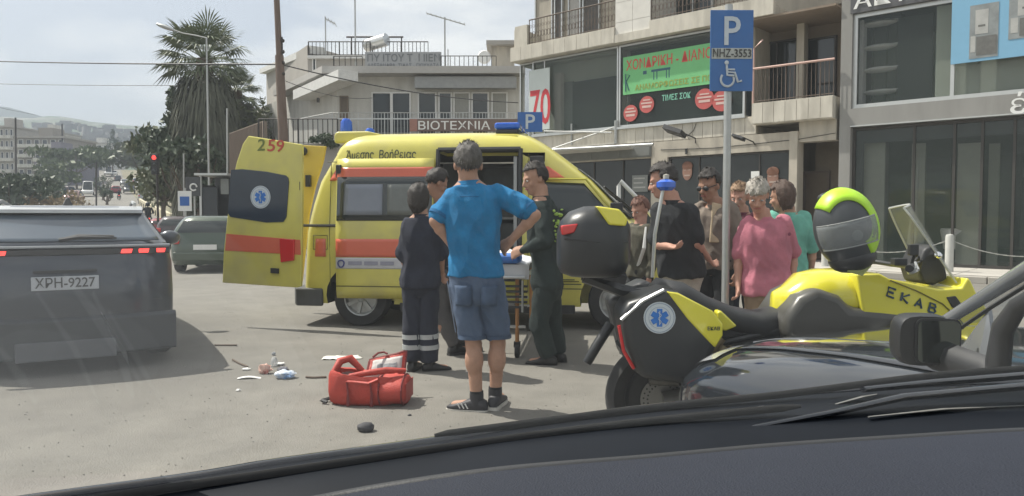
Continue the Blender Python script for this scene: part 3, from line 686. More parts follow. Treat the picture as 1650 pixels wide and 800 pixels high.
# rooftop sign
s0, s1 = hx(590, -.5), hx(712, -.5); sz0, sz1 = hz(650, 111, -.5), hz(650, 84, -.5)
part('roof_sign', mat('roof_sign_grey', (.34, .35, .36), .7, var=.08), HB, (s0, -.5, sz0), (s1, -.44, sz1))
sgm = mat('roof_sign_print', (.17, .18, .19), .7)
text('ΠΥ ΙΤΟΥ Τ  Ι ΙΙΕΝ', .5, 'sign_lettering', sgm, HB, (s0 + .12, -.52, sz0 + .36), width=(s1 - s0) - .2, bold=.01)
text('ΑΛΕΞΑΝΔΡΑ  ΣΙΔΑΣ - ΓΙΟΥΧΑΤΑ', .26, 'sign_lettering', sgm, HB, (s0 + .12, -.52, sz0 + .07), width=(s1 - s0) - .24, bold=.008)
railing(HB, hx(545), hx(590), zt_, hz(560, 96), -.7, iron, .25, .02)
railing(HB, hx(713), hx(800), zt_, hz(750, 94), -.5, iron, .22, .018)
part('roof_unit', mat('roof_unit', (.10, .10, .11), .7), HB, (hx(738), 1, zt_), (hx(758), 2, hz(745, 103)))
part('stair_tower', cream, HB, (hx(791), 1.2, zt_), (hx(829), 4, hz(800, 66)))
part('stair_tower_roof', dimwall, HB, (hx(783), .8, hz(800, 66)), (hx(831), 4.2, hz(800, 59)))
x, z = HF.loc(779, 85); q = MB(); q.lathe([(0, 0), (.3, 0), (.36, .08), (0, .03)], (x, 1.0, z), 'y', 16); q.build('satellite_dish', white, HB, smooth=40)
# solar water tank
x, z = HF.loc(608, 68, up); q = MB(); q.tube([(x - .75, up + .5, z - .1), (x + .55, up - .1, z + .12)], .36, 16); q.build('water_tank', mat('tank_steel', (.62, .63, .62), .25, .6), HB, smooth=40)
q = MB(); x0, z0 = HF.loc(573, 58, up);
for dx in (-.3, .9, 2.6): q.tube([(x0 + dx, up + .3, uz1), (x0 + dx, up + .3, z0)], .04, 6)
q.tube([(x0 - .6, up + .3, z0), (x0 + 2.7, up + .3, z0)], .05, 6); q.build('tank_frame', iron, HB)
q = MB()
def mast(px, y0, y1, i, r=.03):
    x, z = HF.loc(px, y0, i); z2 = HF.z(px, y1, i); q.tube([(x, i, z), (x, i, z2)], r, 6)
mast(573, 110, -30, up, .05); mast(525, 95, 28, up, .04); mast(717, 113, 28, 0, .045); mast(722, 113, 80, 0, .03)
x, z = HF.loc(717, 29); q.tube([(x - .92, 0, z + .22), (x + 1.0, .1, z - .32)], .03, 5)
for t in range(9): xx = x - .92 + t * .24; zz = z + .22 - t * .067; q.tube([(xx, -.28, zz), (xx, .28, zz)], .014, 4)
x, z = HF.loc(525, 30, up); q.tube([(x - .05, up, z), (x + .55, up, z - .32)], .03, 5)
for t in range(4): q.tube([(x + t * .17, up - .2, z + .08 - t * .1), (x + t * .17 + .05, up + .2, z - .12 - t * .1)], .02, 4)
q.build('antenna', steel, HB)
part('wall_vent', iron, HB, (hx(512, 0), -.02, hz(512, 165)), (hx(516, 0), .1, hz(512, 158)))
# workshop sign in front
SY = 36.0
p = W(660, 212, SY); p2 = W(835, 192, SY)
sg = thing('workshop_sign', 'long brown sign board reading ΒΙΟΤΕΧΝΙΑ above the ambulance roof', 'sign', (p.x, SY, 0))
q = MB(); q.bb((0, 0, p.z), (p2.x - p.x, .1, p2.z)); q.build('board', mat('sign_brown', (.16, .11, .09), .6, var=.12), sg)
q = MB(); q.bb((0, -.012, p.z), ((p2.x - p.x) * .07, -.002, p2.z)); q.build('end_panel', mat('sign_rust', (.34, .17, .13), .6), sg)
text('ΒΙΟΤΕΧΝΙΑ', .55, 'lettering', whiteprint, sg, (W(674, 200, SY).x - p.x, -.02, W(674, 209, SY).z), width=W(790, 200, SY).x - W(674, 200, SY).x, bold=.02)
q = MB()
for k in (.3, 2.6, 5.0): q.bb((k, .1, 0), (k + .1, .2, p.z + .2))
q.build('post', steel, sg)

# fence wall left of the house, with railing
FY = 31
a, c = W(370, 215, FY + 5), W(478, 195, FY)
fw = thing('boundary_wall', 'brown corrugated boundary wall left of the white balcony house', 'wall', (0, 0, 0))
q = MB(); q.prism([Vector((a.x, a.y, 0)), Vector((c.x - 1.4, c.y, 0)), Vector((c.x - 1.4, c.y, W(425, 195, FY).z)), Vector((a.x, a.y, a.z))], (.1, .2, 0)); q.build('sheet', mat('corrugated_brown', (.26, .21, .17), .8, var=.15, stretch=(8, 8, .3)), fw)
q = MB()
for i in range(26):
    t = i / 26; xx = lerp(a.x, c.x - 1.4, t); yy = lerp(a.y, c.y, t); q.tube([(xx, yy - .03, 0), (xx, yy - .03, lerp(a.z, W(425, 195, FY).z, t) - .03)], .03, 5)
q.build('corrugation', mat('corrugated_brown', (.26, .21, .17), .8), fw)
yf = thing('yard_fence', 'dark iron yard fence on a low wall in front of the white balcony house', 'fence', (W(418, 300, FY).x, FY, 0))
xx = W(545, 300, FY).x - W(418, 300, FY).x
railing(yf, 0, xx, W(450, 232, FY).z, W(450, 192, FY).z, 0, iron, .2, .02)
q = MB(); q.bb((0, -.1, 0), (xx, .15, W(450, 232, FY).z)); q.build('base_wall', dimwall, yf)
q = MB(); leafcloud(q, (0, 0, 0), (.9, .5, .35), 500, .1, 8); p = W(515, 230, FY - .4); o = q.build('hedge_plant', leafm[2], fix=False); o.location = p; tag(o, 'small dark potted shrub on the low wall behind the ambulance rear', 'shrub')
# apartment blocks far left
def block(label, px0, px1, pytop, Y, m, storeys, rows=5, roofh=1.0):
    a, c = W(px0, 300, Y), W(px1, 300, Y); g = terrain(Y) - 1; top = W((px0 + px1) / 2, pytop, Y).z; wd = c.x - a.x
    t = thing('apartment_block', label, 'building', (a.x, Y, g)); Hh = top - g
    part('wall', m, t, (0, 0, 0), (wd, 14, Hh)); part('roof', dimwall, t, (-.3, -.6, Hh), (wd + .3, 14.3, Hh + .5))
    sh = (Hh) / storeys; bw = wd / rows
    for s in range(storeys):
        z0 = s * sh
        part('balcony', whitewall, t, (wd * .05, -1.2, z0 + .1), (wd * .95, 0, z0 + .95)) if s else None
        for r in range(rows):
            x0 = r * bw + bw * .2; f = part('window', white, t, (x0, -.06, z0 + .9), (x0 + bw * .6, .1, z0 + sh * .85)); part('pane', darkgl, f, (x0 + .12, -.09, z0 + 1.0), (x0 + bw * .6 - .12, -.07, z0 + sh * .85 - .1))
    part('roof_hut', m, t, (wd * .3, 3, Hh + .5), (wd * .6, 8, Hh + 3)); return t
block('cream apartment block at the far left edge behind the thin pole', -14, 25, 206, 205, dimwall, 5)
block('wide beige apartment block with stacked balconies in the far left distance', 29, 107, 223, 190, mat('beige_block', (.27, .25, .22), .85), 5, 6)
block('lower dim lilac grey block in front of the wide beige one', 56, 109, 247, 182, mat('lilac_render', (.19, .18, .21), .85), 4, 4)
block('low white house front among the trees left of the cypress', 140, 176, 232, 330, whitewall, 3, 4)
block('pale block on the slope above the wide beige one', 60, 92, 214, 240, whitewall, 6, 4)
# ------------------------------------------------------------------ street furniture
def tube_thing(name, label, cat, pts, r, m, n=10):
    o = Vector(pts[0]); b = MB(); b.tube([Vector(p) - o for p in pts], r, n); ob = b.build(name, m, smooth=50); ob.location = o; tag(ob, label, cat); return ob
wood = mat('pole_wood', (.17, .125, .10), .9, var=.2, vscale=3, bump=.4, bscale=20, stretch=(6, 6, .5))
UY = 26
a, c = W(457, 300, UY), W(444, -40, UY)
up_ = thing('utility_pole', 'tall brown wooden utility pole rising between the palm and the white house', 'utility pole', (a.x, UY, 0))
b = MB(); b.tube([(0, 0, 0), (0, 0, W(455, 210, UY).z), (W(450, 90, UY).x - a.x, 0, W(450, 90, UY).z)], [.19, .17, .15], 12)
b.tube([(W(450, 90, UY).x - a.x, 0, W(450, 90, UY).z), (c.x - a.x, 0, c.z)], [.11, .10], 12); b.build('pole', wood, up_, smooth=50)
b = MB(); q = W(450, 60, UY) - Vector((a.x, UY, 0))
for k in range(4): b.lathe([(.03, 0), (.06, .03), (.06, .09), (.03, .12)], (q.x + .14, -.05, q.z - .2 - k * .38), 'z', 10)
b.tube([(q.x + .1, -.02, q.z + .0), (q.x + .1, -.02, q.z - 1.7)], .03, 6); b.build('insulator', iron, up_, smooth=50)
def wire(label, pts, r=.016):
    P = [W(*p) for p in pts]; n = 24; L_ = []
    for i in range(len(P) - 1):
        for k in range(n): L_.append(P[i].lerp(P[i + 1], k / n) - Vector((0, 0, 4 * .25 * (k / n) * (1 - k / n))))
    L_.append(P[-1]); tube_thing('overhead_wire', label, 'wire', L_, r, black, 5)
wire('upper overhead wire crossing the sky from the left edge to the wooden pole', [(-300, 84, 60), (446, 104, UY)], .03)
wire('lower thin overhead wire crossing the sky left of the palm', [(-300, 122, 62), (300, 138, 48)], .02)
wire('overhead wire dropping from the wooden pole towards the balcony house corner', [(452, 104, UY), (835, 166, 33)], .022)
wire('thin service wire from the balcony house wall to the wooden pole', [(453, 128, UY), (600, 158, 37)], .012)
wire('thin overhead wire at the far left over the hills', [(-300, 100, 60), (60, 186, 150)], .03)
def lamp_post(label, base, hgt, armpts, headpos, headdir, r=.07, m=steel):
    t = thing('street_lamp', label, 'street lamp', base); b = MB(); b.tube([(0, 0, 0), (0, 0, hgt)], [r, r * .6], 10); b.build('post', m, t, smooth=50)
    b = MB(); b.tube([Vector(p) - Vector(base) for p in armpts], r * .5, 8); b.build('arm', m, t, smooth=50)
    h = Vector(headpos) - Vector(base); b = MB(); b.ell((0, 0, 0), (.42, .16, .09), None, 14, 8); ob = b.build('lamp_head', steel, t, smooth=50); ob.location = h; ob.rotation_euler = headdir
    return t
LY = 32
bs = W(337, 300, LY); tp = W(334, 62, LY)
lamp_post('street lamp with grey cobra head reaching left in front of the tall palm', (bs.x, LY, 0), tp.z, [tp, W(318, 58, LY), W(295, 54, LY), W(275, 47, LY)], W(266, 44, LY), (0, .35, 0), .055)
for lab, px, y0, y1, Y in (('thin grey pole between the tall palm trunk and brown wall', 366, 175, 355, 30), ('dark distant pole left of the beige apartment block', 25, 190, 290, 95),
                            ('thin distant pole standing on the median behind the dark car', 155, 262, 325, 90), ('thin aerial mast behind the beige apartment block', 100, 200, 226, 190), ('dark post with traffic light bracket near the far bushes', 296, 248, 352, 38)):
    g = terrain(Y); p = W(px, y1, Y); q = W(px, y0, Y); tube_thing('pole', lab, 'pole', [(p.x, Y, g), (q.x, Y, q.z)], max(.035, Y * .0011), steel if Y < 40 else iron, 8)
# traffic light
TY = 34; p = W(250, 258, TY)
tl = thing('traffic_light', 'traffic light showing red beside the far road', 'traffic light', (p.x, TY, 0))
b = MB(); b.tube([(0, .15, 0), (0, .15, p.z + .3)], .05, 8); b.build('post', iron, tl)
b = MB(); b.box((0, 0, p.z - .2), (.30, .22, .95)); b.build('housing', black, tl, bevel=.03)
for k, mm in ((.1, redlit), (-.2, darkgl), (-.5, darkgl)):
    b = MB(); b.lathe([(0, 0), (.105, 0), (.09, -.03), (0, -.05)], (0, -.11, p.z + k), 'y', 16); b.build('lamp', mm, tl, smooth=40)
    b = MB(); b.tube([(math.cos(a_) * .12, -.17, p.z + k + math.sin(a_) * .12) for a_ in [x * math.pi / 8 for x in range(9)]], .012, 4); b.build('visor', black, tl)
# yellow and white kerb barrier on the right of the far road
gb = thing('guard_rail', 'pale yellowish concrete barrier running along the right of the distant road', 'barrier', (0, 0, 0))
cb = mat('barrier_concrete', (.52, .47, .33), .8, var=.12)
b = MB(); rs = []
for i in range(30):
    y = 40 + i * 2.2; x = KERB(y) - .5; g = terrain(y); rs.append([(x, y, g), (x, y, g + .75), (x + .3, y, g + .75), (x + .3, y, g)])
b.rings(rs); b.build('barrier', cb, gb)
for i in range(15): y = 41 + i * 4.4; part('drain_opening', black, gb, (KERB(y) - .6, y, terrain(y)), (KERB(y) - .48, y + 1.4, terrain(y) + .5))
# bus shelter and small signs left of the open ambulance door
BY = 27; p = W(324, 348, BY)
bsx = W(372, 348, BY).x - p.x; zt2 = W(340, 280, BY).z
st = thing('bus_shelter', 'dark bus shelter with pale roof edge beside the ambulance rear door', 'bus shelter', (p.x, BY, 0))
part('roof', alu, st, (-.1, -.3, zt2 - .08), (bsx, 1.4, zt2)); part('back_panel', mat('shelter_dark', (.06, .062, .065), .4), st, (0, 1.3, 0), (bsx, 1.35, zt2 - .08)); part('side_panel', mat('shelter_dark', (.06, .062, .065), .4), st, (0, .0, .2), (.04, 1.3, zt2 - .4))
part('post', alu, st, (-.03, -.05, 0), (.05, .03, zt2 - .08)); part('timetable', mat('notice_grey', (.2, .21, .2), .7), st, (.75, -.04, zt2 - .75), (bsx * .95, -.02, zt2 - .2)); part('bench_seat', steel, st, (.2, .7, .45), (bsx, 1.1, .5)); part('poster_panel', mat('shelter_board', (.04, .045, .05), .5), st, (.06, -.0, .3), (.6, .05, zt2 - .5))
p = W(298, 348, 24); q = W(298, 323, 24)
b = thing('blue_road_sign', 'small blue and white road sign on a pole left of the bus shelter', 'sign', (p.x, 24, 0))
part('plate', white, b, (-.22, 0, q.z - .35), (.22, .02, q.z + .30)); part('symbol', blue, b, (-.15, -.012, q.z - .18), (.15, -.002, q.z + .12)); m_ = MB(); m_.tube([(0, .05, 0), (0, .05, q.z + .4)], .03, 8); m_.build('post', steel, b)
p = W(313, 348, 25); q = W(313, 302, 25)
b = thing('round_sign', 'small dark panel with a white ring beside the bus shelter', 'sign', (p.x, 25, 0))
part('panel', mat('shelter_dark', (.06, .062, .065), .4), b, (-.28, 0, q.z - .3), (.22, .03, q.z + .35)); m_ = MB(); m_.tube([(math.cos(a_) * .11, -.02, q.z + math.sin(a_) * .11) for a_ in [x * math.pi / 8 for x in range(15)]], .028, 6); m_.build('ring', white, b); m_ = MB(); m_.tube([(0, .05, 0), (0, .05, q.z)], .03, 8); m_.build('post', steel, b)

# parking sign on pole (near)
KY = 5.75
p = W(1172, 348, KY)
ps = thing('parking_sign', 'blue parking sign with wheelchair symbol and number plate on a steel pole behind the motorcycle', 'sign', (p.x, KY, 0))
k_ = KY / F_PX
z0, z1 = W(1178, 147.5, KY).z, W(1178, 17, KY).z; xa, xb_ = W(1144, 80, KY).x - p.x, W(1213, 80, KY).x - p.x
b = MB(); b.tube([(0, .03, 0), (0, .03, z1 + .05)], .029, 14); b.build('pole', steel, ps, smooth=50)
b = MB(); b.bb((xa, -.01, z0), (xb_, .002, z1)); b.build('plate', mat('weathered_sign_blue', (.035, .13, .36), .45, var=.08, vscale=8), ps, bevel=.003)
b = MB(); b.tube([(-.03, .03, z1 - .1), (.03, .03, z1 - .1)], .034, 8); b.tube([(-.03, .03, z0 + .1), (.03, .03, z0 + .1)], .034, 8); b.build('clamp', steel, ps)
pl0, pl1 = W(1178, 95.5, KY).z, W(1178, 78.5, KY).z
signgrey = mat('sign_print', (.50, .55, .60), .5)
part('number_plate', mat('number_plate_grey', (.42, .44, .42), .5), ps, (xa + .01, -.014, pl0), (xb_ - .01, -.0105, pl1))
text('ΝΗΖ-3553', .085, 'plate_lettering', mat('plate_ink', (.06, .06, .06), .6), ps, (xa + .018, -.018, pl0 + .012), width=(xb_ - xa) - .035, bold=.002)
text('P', .31, 'parking_letter', signgrey, ps, (W(1166, 80, KY).x - p.x, -.014, W(1166, 73, KY).z), width=.125, bold=.006)
# wheelchair symbol
b = MB(); cx, cz = W(1173, 128, KY).x - p.x, W(1173, 128, KY).z; s = KY / F_PX
yy = -.016
def pp(px, py): return Vector((W(px, py, KY).x - p.x, yy, W(px, py, KY).z))
b.tube([pp(1171 + 10.5 * math.cos(a_), 129 + 11 * math.sin(a_)) for a_ in [math.radians(x) for x in range(-20, 236, 16)]], .009, 6)
b.tube([pp(1170, 106), pp(1171, 117), pp(1183, 118), pp(1188, 133), pp(1194, 131)], .009, 6); b.tube([pp(1170, 108), pp(1171, 122), pp(1182, 123)], .009, 6); b.tube([pp(1172, 113), pp(1183, 113)], .007, 6)
b.ell(pp(1170, 102), (.017, .006, .017), None, 12, 8); b.build('wheelchair_symbol', signgrey, ps, smooth=50)
# second parking sign behind ambulance roof
p = W(854, 348, 15); z0, z1 = W(854, 213, 15).z, W(854, 181, 15).z
ps2 = thing('parking_sign', 'square blue parking sign peeking over the front of the ambulance roof', 'sign', (p.x, 15, 0))
part('plate', blue, ps2, (W(834, 200, 15).x - p.x, -.01, z0), (W(874, 200, 15).x - p.x, .01, z1)); b = MB(); b.tube([(0, .04, 0), (0, .04, z1)], .03, 10); b.build('pole', steel, ps2)
text('P', .42, 'parking_letter', signgrey, ps2, (W(847, 200, 15).x - p.x, -.014, W(847, 208, 15).z), width=.19, bold=.012)
# bollards with chain on the pavement
bol = None; tops = []
for k, px in enumerate((1530, 1330)):
    d = ray(px, 400); O = fpt(0, -1.7, 0); t = (O - CAMV).dot(FI) / d.dot(FI); p = CAMV + d * t
    base = Vector((p.x, p.y, .13)); tops.append(base + Vector((0, 0, .72)))
    if bol is None:
        bol = thing('bollard', 'white chained bollard on the pavement right of the motorcycle windscreen', 'bollard', base, FROT, 'chained bollards on the pavement')
        b = MB(); b.lathe([(0, 0), (.085, 0), (.085, .78), (.07, .82), (0, .84)]); b.build('post', mat('bollard_grey', (.46, .46, .43), .5), bol, smooth=40)
        b = MB(); b.lathe([(0, 0), (.13, 0), (.13, .02), (0, .02)]); b.build('foot', steel, bol)
    else: dup(bol, base, FROT, 'white chained bollard on the pavement just behind the hanging helmet')
nb = fpt((tops[0] - FO).dot(FR) + 2.6, -1.7, .13); dup(bol, nb, FROT, 'white chained bollard in front of the grey showroom, hidden by the car pillar'); tops.append(nb + Vector((0, 0, .72)))
for lab, A, C in (('chain sagging between the two bollards behind the motorcycle', tops[1], tops[0]), ('chain running right from the bollard by the windscreen', tops[0], tops[2])):
    b = MB(); n = max(16, int((C - A).length / .07)); ob = None
    for i in range(n):
        t = i / n; t2 = (i + 1) / n; f = lambda t: A.lerp(C, t) - Vector((0, 0, 1.3 * t * (1 - t)))
        b.tube([f(t) - A, f(t2) - A], .016 if i % 2 else .022, 5, flat=.5)
    ob = b.build('chain', steel); ob.location = A; tag(ob, lab, 'chain')
# bent white rail standing on the kerb behind the ambulance bonnet
b = MB(); Yq = 9.8; P0 = W(995, 330, Yq)
b.tube([W(997, 430, Yq) - P0, W(997, 300, Yq) - P0, W(1000, 292, Yq) - P0, W(1035, 328, Yq) - P0, W(1090, 400, Yq) - P0], .028, 8); ob = b.build('bent_rail', white, smooth=50); ob.location = P0; tag(ob, 'bent white tubular rail behind the ambulance windscreen', 'rail')
# ------------------------------------------------------------------ vehicles: local x right, y forward, z up
def body_slices(sl, ys, rb=.05, fb=.08):
    """sl rows: z, y_rear, y_front, half width, front half width, corner radius. Lofts rounded plan outlines bottom to top."""
    rs = []
    for z, yr, yf, hw, hf, cr_ in sl:
        R_ = []; c = min(cr_, hw * .9)
        for t in (0, .35, .7, 1): x = (hw - c) * t; R_.append((x, yr + rb * (x / hw) ** 2))
        y0 = yr + rb + c
        for a in (22, 45, 68): a = math.radians(a); R_.append((hw - c + c * math.sin(a), y0 - c * math.cos(a)))
        y1 = max(y0 + .02, yf - c - fb); wd = lambda y: lerp(hw, hf, max(0, min(1, (y - (y0 + y1) / 2) / max(.1, (y1 - y0) / 2))) ** 2)
        for q in range(1, len(ys) + 1): yy = lerp(y0, y1, q / (len(ys) + 1)); R_.append((wd(yy), yy))
        for a in (22, 45, 68): a = math.radians(a); R_.append((hf - c + c * math.cos(a), y1 + c * math.sin(a)))
        for t in (1, .7, .35, 0): x = (hf - c) * t; R_.append((x, yf - fb * (x / hf) ** 2))
        ring = [Vector((x, y, z)) for x, y in R_] + [Vector((-x, y, z)) for x, y in reversed(R_[1:-1])]
        rs.append(ring)
    b = MB(); b.rings(rs); return b
def wheel(parent, x, y, r, wdt, side, spokes=8, rimc=alu, dark=False):
    b = MB(); s = side
    b.lathe([(r * .62, -wdt / 2), (r * .93, -wdt / 2), (r, -wdt * .32), (r, wdt * .32), (r * .93, wdt / 2), (r * .62, wdt / 2), (r * .62, -wdt / 2)], (x, y, r), 'x', 28); w_ = b.build('wheel', rubber, parent, smooth=40)
    b = MB(); b.lathe([(0, s * wdt * .30), (r * .12, s * wdt * .36), (r * .15, s * wdt * .25), (r * .52, s * wdt * .2), (r * .58, s * wdt * .42), (r * .64, s * wdt * .46), (r * .64, s * wdt * .1), (0, s * wdt * .1)], (x, y, r), 'x', 28)
    for k in range(spokes):
        a = k * 2 * math.pi / spokes; c = Vector((x + s * wdt * .3, y + math.cos(a) * r * .34, r + math.sin(a) * r * .34)); b.box(c, (wdt * .14, r * .42, r * .13), Matrix.Rotation(a, 3, 'X'))
    b.build('rim', rimc, w_, smooth=40)
    return w_
def side_patch(sl, side, P, off, nu=6, nv=4):
    """P: four (y,z) corners; a thin panel following the body side."""
    b = MB(); hwz = [(r[0], r[3]) for r in sl]
    def f(u, v):
        a = (lerp(P[0][0], P[1][0], u), lerp(P[0][1], P[1][1], u)); c = (lerp(P[3][0], P[2][0], u), lerp(P[3][1], P[2][1], u)); y, z = lerp(a[0], c[0], v), lerp(a[1], c[1], v)
        return Vector((side * (interp(hwz, z, 1) + off), y, z))
    b.grid(f, nu, nv); return b
def end_patch(sl, rear, P, off, rb=.05, fb=.08, nu=8, nv=4):
    yz = [(r[0], r[1], r[2], r[3], r[4]) for r in sl]; b = MB()
    def f(u, v):
        x = lerp(lerp(P[0][0], P[1][0], u), lerp(P[3][0], P[2][0], u), v); z = lerp(lerp(P[0][1], P[1][1], u), lerp(P[3][1], P[2][1], u), v)
        hw, hf = interp(yz, z, 3), interp(yz, z, 4)
        return Vector((x, interp(yz, z, 1) + rb * (x / hw) ** 2 - off, z)) if rear else Vector((x, interp(yz, z, 2) - fb * (x / hf) ** 2 + off, z))
    b.grid(f, nu, nv); return b
lamp_white = mat('headlamp_glass', (.55, .57, .58), .1, .4, var=.05, coat=.6)
def star_of_life(parent, c, R, N, U, nm='star_emblem'):
    """round emblem facing direction N, up U"""
    N = Vector(N).normalized(); U = Vector(U).normalized(); Rr = U.cross(N).normalized(); c = Vector(c)
    b = MB(); P = lambda x, y, d: c + Rr * x + U * y + N * d
    def disc(r, d, n=32): b.rings([[P(r * math.cos(2 * math.pi * k / n), r * math.sin(2 * math.pi * k / n), q) for k in range(n)] for q in (d - .002, d)])
    b.cur = 0; disc(R, .003); b.cur = 1
    n = 32; b.rings([[P(rr * math.cos(2 * math.pi * k / n), rr * math.sin(2 * math.pi * k / n), .005) for k in range(n)] for rr in (R * .88, R * .94)], cap=False)
    b.rings([[P(rr * math.cos(2 * math.pi * k / n), rr * math.sin(2 * math.pi * k / n), .005) for k in range(n)] for rr in (R * .66, R * .69)], cap=False)
    b.cur = 2
    for k in range(3):
        a = math.radians(90 + 60 * k); ux, uy = math.cos(a), math.sin(a); vx, vy = -uy, ux; l, w_ = R * .56, R * .17; d = .006 + k * .0008
        b.rings([[P(ux * s1 * l + vx * s2 * w_, uy * s1 * l + vy * s2 * w_, q) for s1, s2 in ((-1, -1), (1, -1), (1, 1), (-1, 1))] for q in (d - .003, d)])
    b.cur = 0; b.tube([P(0, -R * .45, .0095), P(0, R * .45, .0095)], R * .022, 5)
    b.tube([P(R * .1 * math.sin(t * .9), lerp(-R * .36, R * .36, t / 12), .0105) for t in range(13)], R * .02, 4)
    return b.build(nm, [mat('emblem_white', (.55, .60, .62), .4, var=.05), mat('emblem_grey', (.28, .34, .42), .4), mat('emblem_blue', (.02, .16, .52), .4)], parent, smooth=30)

# ---- ambulance
AY = 8.98
AS = AY / F_PX
ay = math.radians(-90 - 7)              # heading to image right and slightly towards the viewer
org = W(578, 348, AY); org.z = 0
# local: x right(near side = +x, towards viewer), y forward (image right). origin: rear axle at near side
AMB = thing('ambulance', 'yellow ambulance with red stripes, open rear and side doors and blue lamps', 'ambulance', org, ay)
fw = Vector((math.cos(ay + math.pi / 2), math.sin(ay + math.pi / 2), 0)); sd_ = Vector((math.cos(ay), math.sin(ay), 0))
WD = .95
def AP(px, py, off=0.0):
    """surveyed point on the near side plane -> local (y, z)"""
    O = org + sd_ * off; d = ray(px, py); t = (O - CAMV).dot(sd_) / d.dot(sd_); p = CAMV + d * t - org; return p.dot(fw), p.z
AC = Vector((-WD, 0, 0))                # body centre line in local coordinates
asl = []
rear = [(.28, 480, 478), (.47, 480, 465), (.95, 483, 400), (1.15, 484, 372), (1.45, 491, 335), (1.78, 503, 288), (2.02, 519, 255), (2.22, 533, 232), (2.32, 545, 222), (2.37, 565, 216)]
front = [(.28, 1108), (.47, 1116), (.85, 1118), (1.05, 1104), (1.15, 1078), (1.25, 1042), (1.36, 1020), (1.5, 1002), (1.78, 962), (1.98, 925), (2.16, 893), (2.30, 865), (2.40, 838)]
def yf_at(z): return AP(interp(front, z, 1), 348 - (z - 1.36) / AS)[0]
def yr_at(z): return AP(interp([(a, b_) for a, b_, c in rear], z, 1), 348 - (z - 1.36) / AS)[0]
hwt = [(.28, .90), (.45, .94), (.95, .95), (1.2, .945), (1.5, .915), (1.8, .885), (2.1, .845), (2.25, .80), (2.34, .70), (2.39, .52), (2.41, .3)]
zs = [.28, .36, .47, .7, .85, .95, 1.05, 1.15, 1.25, 1.36, 1.5, 1.64, 1.78, 1.9, 2.02, 2.12, 2.2, 2.27, 2.33, 2.37, 2.40, 2.415]
for z in zs:
    hw = interp(hwt, z, 1); asl.append((z, yr_at(min(z, 2.34)) + (0 if z < 2.34 else (z - 2.34) * 2), yf_at(z), hw, hw * (.93 if z < 1.2 else .88), .14 if z < 2.2 else .12))
ysl = [-.45, -.3, -.1, .1, .35, .6, .9, 1.2, 1.5, 1.8, 2.0, 2.2, 2.5, 2.8, 3.1, 3.4]
bo = body_slices(asl, ysl).build('body', [yel, dkin], AMB, smooth=38)
bo.location = AC
d0, _ = AP(703, 350); d1, _ = AP(837, 350)
cut_door = MB(); cut_door.bb((.3, d0, .42), (1.2, d1, 2.16))
cut_room = MB(); cut_room.bb((-.84, yr_at(1.4) + .2, .52), (.78, 2.25, 2.12))
cut_w = MB(); cut_w.tube([(.55, 0, .36), (1.3, 0, .36)], .43, 24); cut_w.tube([(-1.3, 0, .36), (-.55, 0, .36)], .43, 24)
wf = 3.12
cut_f = MB(); cut_f.tube([(.5, wf, .36), (1.3, wf, .36)], .44, 24); cut_f.tube([(-1.3, wf, .36), (-.5, wf, .36)], .44, 24)
carve(bo, [cut_door, cut_room, cut_w, cut_f], 38)
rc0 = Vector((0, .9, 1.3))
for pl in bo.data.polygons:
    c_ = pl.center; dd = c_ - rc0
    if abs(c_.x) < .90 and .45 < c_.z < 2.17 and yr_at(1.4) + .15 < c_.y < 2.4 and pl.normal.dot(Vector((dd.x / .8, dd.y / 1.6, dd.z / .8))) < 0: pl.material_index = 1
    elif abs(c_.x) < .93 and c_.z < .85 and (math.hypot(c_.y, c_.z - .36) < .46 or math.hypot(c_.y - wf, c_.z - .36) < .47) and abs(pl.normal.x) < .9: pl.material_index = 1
for s in (1, -1):
    for y_ in (0, wf):
        o = wheel(AMB, -WD + s * .80, y_, .345, .22, s, 7, steel); 
sp = lambda P, nm, m, off=.004, **k: setattr(side_patch(asl, 1, P, off, **k).build(nm, m, AMB, smooth=60, solid=.004), 'location', AC)
yrs = lambda z: yr_at(z) + .20
# upper red stripe, lower wide red band
sp([(yrs(1.78), 1.79), (d0 - .06, 1.79), (d0 - .06, 1.945), (yrs(1.94), 1.945)], 'red_stripe', redstripe, nu=16)
sp([(d1 + .06, 1.79), (yf_at(1.79) - .34, 1.79), (yf_at(1.94) - .36, 1.945), (d1 + .06, 1.945)], 'red_stripe', redstripe, nu=8)
sp([(yrs(.85) , .86), (-.42, .86), (-.42, 1.08), (yrs(1.08), 1.08)], 'red_stripe', redstripe, nu=3)
# rear side panel window (part of the parked sliding door): door panel stands proud
dp0, _ = AP(541, 400, .06); dp1, _ = AP(697, 400, .06)
sl2 = [(r[0], 0, 0, r[3] + .055) for r in asl]
def dpatch(P, nm, m, off=0.0, solid=.03, nu=8, nv=8):
    b = side_patch(sl2, 1, P, off, nu, nv); o = b.build(nm, m, AMB, smooth=50, solid=solid); o.location = AC; return o
sdoor = dpatch([(dp0, .36), (dp1, .36), (dp1, 2.05), (dp0, 2.05)], 'sliding_door', yel, nu=8, nv=16)
def dsub(P, nm, m, off, solid=.004): b = side_patch(sl2, 1, P, off, 8, 6); o = b.build(nm, m, sdoor, smooth=50, solid=solid); return o
dsub([(dp0 + .01, 1.30), (dp1 - .01, 1.30), (dp1 - .01, 1.83), (dp0 + .01, 1.83)], 'window', darkgl, .019)
dsub([(dp0 + .10, 1.37), (dp0 + .58, 1.37), (dp0 + .58, 1.74), (dp0 + .12, 1.74)], 'frosted_pane', mat('frosted_pane', (.20, .22, .26), .35, var=.15, vscale=2), .024)
dsub([(dp0 + .64, 1.37), (dp1 - .06, 1.37), (dp1 - .06, 1.74), (dp0 + .64, 1.74)], 'frosted_pane', mat('frosted_pane2', (.14, .15, .14), .3, var=.3, vscale=2), .024)
